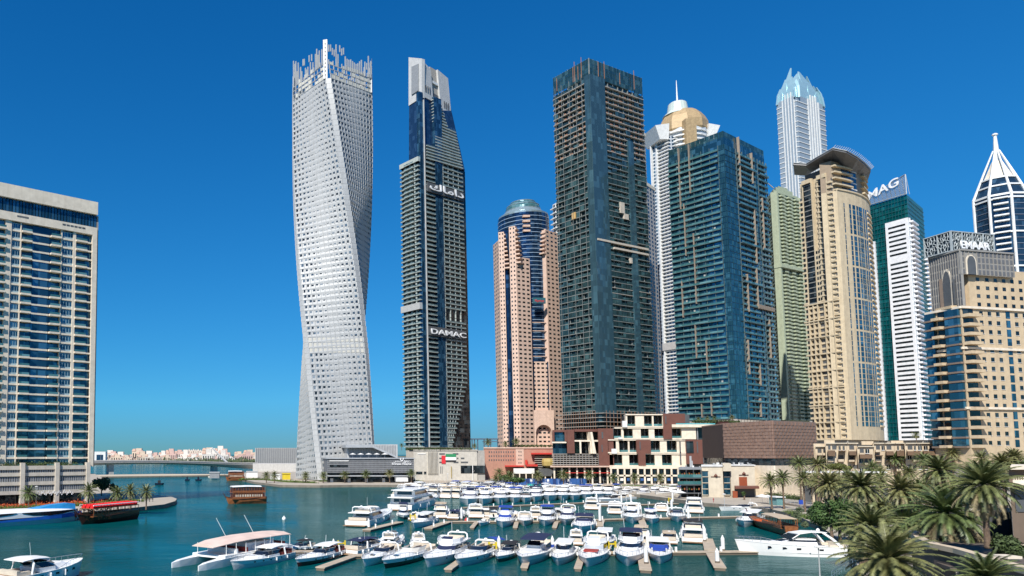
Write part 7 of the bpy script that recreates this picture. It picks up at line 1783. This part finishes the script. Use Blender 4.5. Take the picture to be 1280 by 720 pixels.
for k, (px, py, kd) in enumerate(third):
    nm, sp_ = kinds[kd]; boat_px((px - 7, py + 1.2), (px + 7, py - .8), 11, dict(sp_, fb=1.7), '%s boat, %s from the left along the mall promenade' % (nm, ORD[k]), detail=False)
boat_px((740, 629), (790, 624.5), 14, E(low=gelg), 'long pale speedboat lying under the white mooring frame', detail=False); boat_px((748, 626), (812, 622.5), 12, E(low=gelg), 'pointed grey white yacht behind the long speedboat', detail=False); boat_px((800, 618), (828, 616), 12, E(canvas=blk_c), 'dark canopied cruiser at the right end of the promenade berths', detail=False)
tq = empty('water_taxi', tuple(gnd(668, 612)), 'small boat with a turquoise box cabin by the mall promenade', 'boat'); tq.rotation_euler = (0, 0, 0)
MB().loft([[(x, y, 0) for x, y in ((-4, -1.6), (4, -1.6), (5.4, 0), (4, 1.6), (-4, 1.6))], [(x * 1.05, y * 1.1, 1.1) for x, y in ((-4, -1.6), (4, -1.6), (5.8, 0), (4, 1.6), (-4, 1.6))]]).build('hull', gel, tq, world=False); MB().box(-3.4, 3.2, -1.5, 1.5, 1.101, 3.2).build('cabin', teal_c, tq, world=False); MB().box(-1, 1, -1.6, -1.51, 1.6, 2.8).build('door', wind, tq, world=False)
# big white yacht, side on
boat_px((922, 692), (1056, 694.5), 42, dict(style='sport', fb=2.0, s=1.4, boot=gelg), 'largest near yacht, long and white, lying side on at the right of the near pontoon', name='sport_yacht', cat='yacht')
# lower left launch
boat_px((101, 717), (5, 734), 44, dict(style='express', canvas=gel, hardtop=1, fb=1.8, s=1.3), 'white hardtop cruiser cut by the bottom left corner', name='sport_yacht', cat='yacht')
# ------------------------------------------------------------------ pontoons and piles
pont = pmat('pontoon_boards', (.42, .34, .25), .85, scale=1, var=.2); pside = pmat('pontoon_side', (.14, .11, .08), .85)
def pontoon(pts, wd, label, fingers=(), zt=.62):
    P0 = [gnd(x, y, zt) for x, y in pts]; r = empty('pontoon', tuple(P0[0].xy) + (0,), label, 'pontoon')
    def plank(a, b, w_, nm):
        f = Face(a.xy, b.xy); MB().hexa(f.v8(0, 1, zt - .18, zt, -w_ / 2, w_ / 2)).build(nm, pont, r); MB().hexa(f.v8(.002, .998, -.2, zt - .181, -w_ / 2 + .15, w_ / 2 - .15)).build('float', pside, r)
    for i in range(len(P0) - 1): plank(P0[i], P0[i + 1], wd, 'walkway')
    for (x0, y0), (x1, y1), w_ in fingers: plank(gnd(x0, y0, zt), gnd(x1, y1, zt), w_, 'finger')
    for i in range(len(P0) - 1):
        n = max(2, int((P0[i + 1] - P0[i]).length / 9))
        for k in range(n):
            p = P0[i].lerp(P0[i + 1], (k + .5) / n); MB().box(p.x - .16, p.x + .16, p.y - .16, p.y + .16, zt + .001, zt + .95).build('service_post', gel, r)
    return r
pontoon([(340, 689), (438, 688)], 2.2, 'left end of the near pontoon behind the catamaran', [((400, 709), (440, 695), 1.8)])
pontoon([(438, 694), (500, 691.5), (615, 691), (760, 690), (985, 688.5)], 2.6, 'long near pontoon running right to the big white yacht', [((560, 711), (584, 694), 1.4), ((807, 712), (803, 692), 1.9), ((900, 709), (889, 691), 1.9), ((884, 673), (888, 687), 2.2), ((722, 710), (728, 692), 1.2), ((655, 709), (662, 692), 1.2)])
pontoon([(458, 662), (500, 652)], 2.4, 'slanting left end of the middle pontoon beside the lone yacht')
pontoon([(535, 660), (561, 651.5), (700, 651), (770, 648.5), (985, 644)], 2.4, 'middle pontoon between the two boat rows', [((749, 657), (752, 650), 1.8), ((804, 656), (801, 648), 1.8), ((861, 655), (856, 647), 1.8), ((644, 659), (646, 651), 1.2), ((693, 659), (696, 651), 1.2), ((590, 659), (596, 652), 1.2)])
pontoon([(748, 631.5), (800, 630.5), (846, 629)], 2.2, 'far pontoon before the mall with a white mooring frame'); pontoon([(580, 634), (760, 627)], 1.8, 'back pontoon behind the far row of yachts'); pontoon([(560, 621), (860, 619)], 2.0, 'pontoon along the mall promenade')
pile_m = pmat('white_pile', (.72, .72, .70), .5)
def pile(px, py, h, label, foot=None, D_=None):
    p = gnd(px, py); r = empty('mooring_pile', tuple(p), label, 'mooring pile'); w_ = .34
    MB().lathe([(w_, -.5), (w_, h), (w_ * .8, h + .1), (.05, h + .7)], n=10).build('shaft', pile_m, r, world=False)
    MB().lathe([(w_ + .03, .1), (w_ + .03, .9 if not foot else 1.8), (w_ + .02, .95 if not foot else 1.85)], n=10).build('sleeve', foot or pside, r, world=False)
for px, py, h, lb, ft in ((417, 692, 3.2, 'white pile behind the red hulled cruiser', None), (691, 692, 4, 'white pile with a blue foot beside the pilothouse boat', blue_c), (624, 692, 4, 'white pile by the small blue bimini boat', None), (808, 709, 4.2, 'white pile at the tip of the pale finger pier', None), (810, 690, 5.0, 'white pile at the root of the pale finger pier', None), (897, 708, 3.6, 'white pile at the right end finger tip', None), (904, 692, 4.2, 'white pile by the right end finger root', None),
                          (881, 680, 4.6, 'white pile at the upward finger right of the stern first yacht', None), (739, 692, 3.5, 'white pile behind the red padded yacht', None), (461, 663, 3.5, 'white pile at the slanting pontoon end', None), (577, 652, 5.0, 'white pile by the navy covered boat', None), (750, 655, 6.2, 'tall white pile at the first middle finger', None), (801, 648, 5.0, 'white pile right of the middle row flybridge yacht', None), (861, 656, 6.5, 'tall white pile with the open sport boat', None), (840, 641, 5.5, 'white pile behind the open sport boat', None), (746, 632, 5.5, 'white pile at the left of the mooring frame', None), (777, 631, 4.5, 'white pile in the middle of the mooring frame', None), (841, 630, 5.5, 'white pile at the far pontoon right end', None), (789, 631, 5, 'white pile behind the middle row flybridge yacht', None)): pile(px, py, h * .72, lb, ft)
mf = empty('mooring_gantry', tuple(gnd(750, 648)), 'white goalpost mooring frame with a long boom left of the far pontoon', 'frame')
for (x0, y0), (x1, y1) in (((750, 648), (750, 630)), ((746, 630), (800, 629.5)), ((798, 645), (798, 629.5))):
    a, b = at(x0, y0, gnd(750, 650).y), at(x1, y1, gnd(750, 650).y); mb = MB(); mb.tube([a, b], .3, 6); mb.build('beam', pile_m, mf)
yel = pmat('yellow_paint', (.55, .42, .02), .5); org = pmat('orange_paint', (.6, .10, .02), .5)
for k, (px, py, lb) in enumerate(((427, 688, 'yellow service rack on the left pontoon'), (616, 690, 'yellow service rack on the near pontoon by the blue bimini boat'), (765, 689, 'yellow service rack on the near pontoon behind the orange float'), (516, 651, 'yellow service rack by the left of the middle pontoon'), (838, 628, 'yellow service rack on the far pontoon'))):
    p = gnd(px, py, .62); r = empty('service_rack', tuple(p), lb, 'rack')
    for sx in (-.7, .7): MB().box(sx - .15, sx + .15, -.2, .2, 0, 2.0).build('post', yel, r, world=False)
    MB().box(-.54, .54, -.15, .15, 1.3, 1.6).build('crossbar', yel, r, world=False)
for px, py, m_, lb in ((755, 694, org, 'orange mooring float right of the red padded yacht'), (355, 650, gel, 'tiny white buoy on the open water'), (583, 652, pmat('red_drum', (.5, .03, .02), .5), 'red drum at the middle pontoon'), (538, 604, gel, 'white buoy near the promenade wall')):
    p = gnd(px, py); o = MB().lathe([(.05, -.3), (.5, -.1), (.62, .35), (.5, .8), (.15, 1.0), (.1, 1.3)], n=12).build('buoy', m_, None, world=False); o.location = p; tag(o, lb, 'buoy')
# ------------------------------------------------------------------ dhows
wood = pmat('varnished_wood', (.24, .085, .030), .4, scale=1.5, var=.3); wood_d = pmat('dark_wood', (.075, .022, .012), .45, scale=1.5, var=.3)
def dhow(bow, stern, B_px, label, decks=2, canopy=wh_c, roofm=None, hullm=wood, red=False, seed=1, closed=True, fb=1.9, name='dhow'):
    a, b = gnd(*bow), gnd(*stern); d = a - b; L = d.length; B = B_px * (a.y + b.y) / 2 / F; r = empty(name, (b.x, b.y, 0), label, 'dhow', rz=math.atan2(d.y, d.x) - math.pi / 2)
    bl = lambda n, mb, m: mb.build(n, m, r, world=False); rr = random.Random(seed)
    rings = []; TSS = [0, .1, .25, .45, .65, .8, .92, 1.0]
    hw = lambda t: B / 2 * (.72 + .28 * math.sin(math.pi * min(1, t / .5) / 2)) * (1 if t < .5 else max(.03, 1 - ((t - .5) / .5) ** 2.2)); hh = lambda t: fb * (1 + .45 * (1 - t) ** 2 * (t < .5) + 1.0 * max(0, t - .6) ** 1.5 * 2.2)
    for t in TSS: w_, h = hw(t), hh(t); rings.append([(-w_, L * t, h), (-w_ * .9, L * t * .97, h * .5), (-w_ * .6, L * t * .93, -.1), (w_ * .6, L * t * .93, -.1), (w_ * .9, L * t * .97, h * .5), (w_, L * t, h)])
    bl('hull', MB().loft(rings), hullm); mb = MB()
    for sg in (-1, 1): mb.tube([(sg * hw(t) * 1.02, L * t, hh(t)) for t in TSS], .14, 5)
    bl('gunwale', mb, wood_d); mb = MB(); mb.tube([(0, L, hh(1) - .3), (0, L * 1.06, hh(1) + 1.6)], .22, 6, .08); bl('stem_post', mb, wood_d)
    z = hh(.4) - .3; y0, y1 = L * .04, L * (.86 if closed else .46)
    for k in range(decks):
        n = 12; w_ = B * .46
        if closed and k < decks - (0 if not red else 1):
            bl('cabin', MB().box(-w_ * .92, w_ * .92, y0 + .4, y1 - .4, z + .3, z + 2.3), wood_d)
            for sg in (-1, 1):
                for j in range(n):
                    y = y0 + 1 + (y1 - y0 - 2) * (j + .2) / n; x = sg * (w_ * .93)
                    bl('window', MB().box(min(x, x + sg * .05), max(x, x + sg * .05), y, y + (y1 - y0) / n * .6, z + 1.0, z + 1.9), wind if k else seat_m)
        bl('deck', MB().box(-w_, w_, y0, y1, z, z + .2), wood)
        mb = MB()
        for sg in (-1, 1):
            for j in range(n + 1):
                y = y0 + .2 + (y1 - y0 - .4) * j / n; mb.tube([(sg * w_ * .97, y, z), (sg * w_ * .97, y, z + 2.5)], .09, 5)
            mb.box(sg * w_ * .97 - .06, sg * w_ * .97 + .06, y0, y1, z + .3, z + .95)
        bl('colonnade', mb, wood); z += 2.5
    if red:
        bl('deck', MB().box(-B * .46, B * .46, y0, y1, z - .2, z), wood); mb = MB()
        for j in range(15):
            y = y0 + .6 + j * (y1 - y0 - 1.5) / 14
            for sx in (-.62, 0, .62): mb = MB(); mb.box(sx * B * .46 - B * .11, sx * B * .46 + B * .11, y, y + .55, z + .001, z + .5); mb.box(sx * B * .46 - B * .11, sx * B * .46 + B * .11, y - .15, y, z + .001, z + 1.05); bl('bench', mb, pmat('scarlet_cushion', (.62, .01, .01), .6))
        mb = MB()
        for sg in (-1, 1): mb.tube([(sg * B * .45, y0, z + .8), (sg * B * .45, y1, z + .8)], .16, 5)
        bl('white_bulwark', mb, gel); mb = MB()
        for k in range(300): x = rr.choice([-1, 1]) * B * rr.uniform(.44, .52); y = rr.uniform(L * .55, L * .98); q = Vector((x * (1 if y < L * .8 else .6), y, rr.uniform(1.0, z - .3))); mb.add([q, q + Vector((0, .5, .1)), q + Vector((0, .1, .5))], [(0, 1, 2)])
        bl('flower_garland', mb, flower_m)
    else:
        mb = MB(); w_ = B * .5; yy0, yy1 = (y0 + L * .1, y1) if closed else (y0 + 1, y1)
        mb.loft([[(-w_, y, z + o), (-w_ * .5, y, z + .35 + o), (w_ * .5, y, z + .35 + o), (w_, y, z + o), (w_, y, z - .12 + o), (-w_, y, z - .12 + o)] for y, o in ((yy0, .0), ((yy0 + yy1) / 2, .15), (yy1, 0))]); bl('canopy', mb, canopy)
    if not closed:
        for k in range(8): bl('bench', MB().box(-B * .36, B * .36, L * .64 + k * .7, L * .64 + k * .7 + .35, hh(.7) - .2, hh(.7) + .15), flower_m)
    return r
dhow((97, 656.5), (168, 648), 24, 'dark wooden dhow with bright red seating on its open top deck', red=True, hullm=wood_d, decks=1, seed=3, fb=2.0)
dhow((282, 630), (332, 629), 15, 'varnished dhow restaurant boat with a white awning crossing open water', decks=2, seed=4, fb=1.9)
dhow((282, 601), (306, 601), 8, 'moored wooden dhow by the breakwater end below the bridge', decks=2, seed=5, fb=2.2)
dhow((936, 654), (990, 671), 18, 'small wooden dhow with a beige awning behind the long white yacht', decks=1, canopy=bei_c, closed=False, seed=6, fb=1.7)
# ------------------------------------------------------------------ ferry, catamaran, little boats
def ferry():
    a, b = gnd(101, 650), gnd(-75, 663); d = a - b; L = d.length; r = empty('ferry', (b.x, b.y, 0), 'long white ferry with blue swooshes moored at the left quay', 'ferry', rz=math.atan2(d.y, d.x) - math.pi / 2); B = 7.5
    bl = lambda n, mb, m: mb.build(n, m, r, world=False)
    hw = lambda t: B / 2 * (1 if t < .7 else max(.12, 1 - ((t - .7) / .3) ** 2)); z2 = lambda t: 2.3 + 1.1 * max(0, t - .5)
    R_ = lambda f0: [[(-hw(t) * k0, L * t, z) for k0, z in f0(t)] + [(hw(t) * k0, L * t, z) for k0, z in reversed(f0(t))] for t in [0, .15, .3, .45, .6, .7, .8, .88, .94, .98, 1]]
    bl('hull', MB().loft(R_(lambda t: [(1, z2(t) * .52), (.9, -.2)])), gelg)
    blu = pmat('ferry_blue', (.015, .12, .48), .35); bl('blue_stripe', MB().loft(R_(lambda t: [(1.005, z2(t) * .52 + .001 + 1.3 * max(.12, min(1, t * 1.1))), (1.006, z2(t) * .52 + .001)])), blu)
    bl('cabin', MB().loft([[(-hw(t) * k0, L * t, z) for k0, z in ((1, 1.9 + 1.3 * max(.12, min(1, t * 1.1)) * .3), (.98, 3.6), (.7, 4.5 - 1.2 * t ** 4))] + [(hw(t) * k0, L * t, z) for k0, z in ((.7, 4.5 - 1.2 * t ** 4), (.98, 3.6), (1, 1.9 + 1.3 * max(.12, min(1, t * 1.1)) * .3))] for t in [0, .2, .4, .6, .7, .8, .88, .93, .96]]), gel)
    for sg in (-1, 1):
        bl('window_band', MB().loft([[(sg * hw(t) * 1.0 + sg * .04, L * t, 3.5), (sg * hw(t) * 1.0 + sg * .05, L * t, 3.5 - h), (sg * hw(t) * .9, L * t, 3.5 - h), (sg * hw(t) * .9, L * t, 3.5)] for t, h in ((.5, .15), (.58, .9), (.7, 1.15), (.8, .9), (.9, .4), (.95, .1))]), wind)
        bl('window_band', MB().loft([[(sg * hw(t) + sg * .04, L * t, 3.6), (sg * hw(t) + sg * .05, L * t, 3.6 - h), (sg * hw(t) * .9, L * t, 3.6 - h), (sg * hw(t) * .9, L * t, 3.6)] for t, h in ((.05, .9), (.3, .9), (.42, .5), (.46, .1))]), wind)
    bl('roof_fin', MB().loft([[(-1.8, L * t, z), (1.8, L * t, z), (1.4, L * t, z + h), (-1.4, L * t, z + h)] for t, z, h in ((.60, 4.2, .2), (.75, 4.0, 1.2), (.88, 3.6, 1.9), (.93, 3.4, 1.8))]), pmat('sky_blue_paint', (.03, .28, .60), .35))
ferry()
def catamaran():
    a, b = gnd(231, 712), gnd(350, 690); d = a - b; L = d.length; B = 7.8; r = empty('catamaran', (b.x, b.y, 0), 'big white catamaran with a pale pink awning and red seats', 'catamaran', rz=math.atan2(d.y, d.x) - math.pi / 2)
    bl = lambda n, mb, m: mb.build(n, m, r, world=False)
    for sg in (-1, 1):
        rings = [[(sg * B * .40 + x * w_, L * t, z) for x, z in ((-1, 1.7 + o), (-.75, -.1), (.75, -.1), (1, 1.7 + o))] for t, w_, o in ((-.02, .7, -1.1), (.1, 1.0, 0), (.5, 1.1, 0), (.8, .8, -.25), (.94, .45, -.5), (1, .08, -.8))]
        bl('hull', MB().loft(rings), gel)
    bl('bridge_deck', MB().box(-B * .5, B * .5, L * .04, L * .78, 1.4, 1.95), gel); bl('deck_house', MB().box(-B * .3, B * .3, L * .2, L * .5, 1.951, 3.3), gel)
    for k in range(6): bl('seat_row', MB().box(-B * .42, B * .42, L * (.10 + k * .105), L * (.10 + k * .105) + .8, 1.952 if k not in (1, 2, 3) else 3.31 - 1.35, 2.75), redseat if k % 2 == 0 else gel)
    for sg in (-1, 1):
        for k in range(8): bl('awning_post', MB().tube([(sg * B * .44, L * (.05 + .1 * k), 1.9), (sg * B * .44, L * (.05 + .1 * k), 3.8)], .06, 5), gel)
    pk = pmat('pale_pink_awning', (.66, .50, .42), .8); bl('awning', MB().loft([[(-B * .46 * k, L * t, z), (-B * .2 * k, L * t, z + .45), (B * .2 * k, L * t, z + .45), (B * .46 * k, L * t, z), (B * .46 * k, L * t, z - .1), (-B * .46 * k, L * t, z - .1)] for t, z, k in ((.02, 3.9, .9), (.15, 4.1, 1), (.5, 4.2, 1), (.68, 4.0, .95), (.84, 3.5, .7))]), pk)
    for t in (.25, .55): bl('antenna', MB().tube([(1.5, L * t, 4.6), (2.5, L * t + 1.6, 8)], .05, 4), gel)
catamaran()
boat_px((290, 713), (358, 696), 30, E(canvas=wh_c, low=gelg, seat=redseat), 'white motor boat with crossed white spars moored against the pink topped catamaran')
sp_r = empty('boat_spars', tuple(gnd(310, 706, 1)), 'three slanting white spars lowered over the water below the catamaran', 'spars')
for (x0, y0), (x1, y1) in (((282, 700), (299, 722)), ((306, 700), (325, 724)), ((327, 702), (342, 716))):
    D = 137; MB().tube([at(x0, y0, D), at(x1, y1, D - 6)], .16, 6).build('spar', gel, sp_r)
for k, (px, py, w_, m_, lb) in enumerate(((199, 606, 11, navy_h, 'small dark workboat with a mast on the channel'), (234, 601, 6, navy_h, 'left of two tiny dark boats by the breakwater'), (248, 601, 8, navy_h, 'right of two tiny dark boats by the breakwater'), (263, 597, 6, gel2, 'tiny yellowish boat by the breakwater end'), (1058, 616, 0, gel, ''))):
    if not w_: continue
    p = gnd(px, py); s_ = w_ * p.y / F / 2; r = empty('small_boat', tuple(p), lb, 'boat')
    MB().loft([[(x * s_, y * s_ * .3, 0) for x, y in ((-.9, -1), (.6, -1), (.95, 0), (.6, 1), (-.9, 1))], [(x * s_, y * s_ * .36, 1.2) for x, y in ((-1, -1), (.7, -1), (1.15, 0), (.7, 1), (-1, 1))]]).build('hull', m_, r, world=False)
    MB().box(-.3 * s_, .3 * s_, -.2 * s_, .2 * s_, 1.201, 2.9).build('wheelhouse', m_ if k else blk_c, r, world=False); MB().tube([(0, 0, 2.9), (0, 0, 5.5 if k == 0 else 4)], .12, 5).build('mast', m_, r, world=False)
# low sheds on the breakwater end
for k, (a, b, c1, lb) in enumerate(((262, 274, 591, 'low grey shed left of the moored dhow by the breakwater'), (308, 322, 590, 'pale low shed right of the moored dhow'), (353, 363, 592.5, 'yellow topped site tent before the ribbed hall'), (338, 350, 594, 'small white tent before the abutment wall'))):
    D = 590 if k < 2 else 540; t = Low('shed', lb, 'shed', tuple(at(a, 597, D))); t.rect('wall', [grey, white, yel, white][k], a, b, c1, 601, D, 8, False, z0=1.4 if k else 0.9); t.rect('roof', [silver, silver, yel, white][k], a - .5, b + .5, c1 - 1, c1 - .02, D - .5, 9, False); t.finish()

# ------------------------------------------------------------------ cars and parasols on the right bank
tyre = pmat('tyre_rubber', (.02, .02, .02), .85)
def car(px, py, rz, m, label):
    p = gnd(px, py, 1.5); r = empty('parked_car', tuple(p), label, 'car', rz=rz); bl = lambda n, mb, mm, par=None: mb.build(n, mm, par or r, world=False)
    prof = [(-2.2, .35), (-2.25, .8), (-2.0, .98), (-1.5, 1.02), (1.0, .98), (1.9, .85), (2.2, .65), (2.2, .35)]
    bl('body', MB().loft([[(x, y * (.98 if z > .9 else 1), z) for x, z in prof] for y in (-.88, .88)]), m)
    cab = [(-1.55, 1.021), (-1.2, 1.42), (.1, 1.46), (.95, 1.0)]
    c = bl('cabin', MB().loft([[(x, y * (.82 if z > 1.2 else .95), z) for x, z in cab] for y in (-.86, .86)]), wind)
    bl('roof', MB().box(-1.15, .1, -.68, .68, 1.465, 1.5), m)
    for x in (-1.4, 1.4):
        for y in (-.9, .72):
            w_ = bl('wheel', MB().loft([[(x + .33 * math.cos(a * math.pi / 6), yy, .33 + .33 * math.sin(a * math.pi / 6)) for a in range(12)] for yy in (y, y + .18)]), tyre)
    for y in (-.6, .6): bl('headlight', MB().box(2.19, 2.24, y - .18, y + .18, .6, .75), steel)
for px, py, rz, m_, lb in ((1103, 637, .3, pmat('car_white', (.7, .7, .7), .25), 'white car parked at the lawn hedge between the palms'), (1163, 628, .2, pmat('car_silver', (.45, .46, .48), .25, .3), 'silver car glimpsed behind the splayed palm'), (1086, 633, .4, pmat('car_black', (.02, .02, .025), .2), 'black car parked left of the white one')): car(px, py, rz, m_, lb)
for k, (px, py) in enumerate(((838, 621), (844, 622.5), (851, 623.5), (953, 629), (960, 630))):
    p = gnd(px, py, 1.5); r = empty('parasol', tuple(p), '%s white parasol from the left on the quay by the pavilion' % ORD[k], 'parasol')
    MB().lathe([(.05, 0), (.05, 3.2)], n=6).build('pole', steel, r, world=False); MB().lathe([(2.2, 2.5), (2.25, 2.55), (.1, 3.4)], n=8).build('canopy', wh_c, r, world=False)
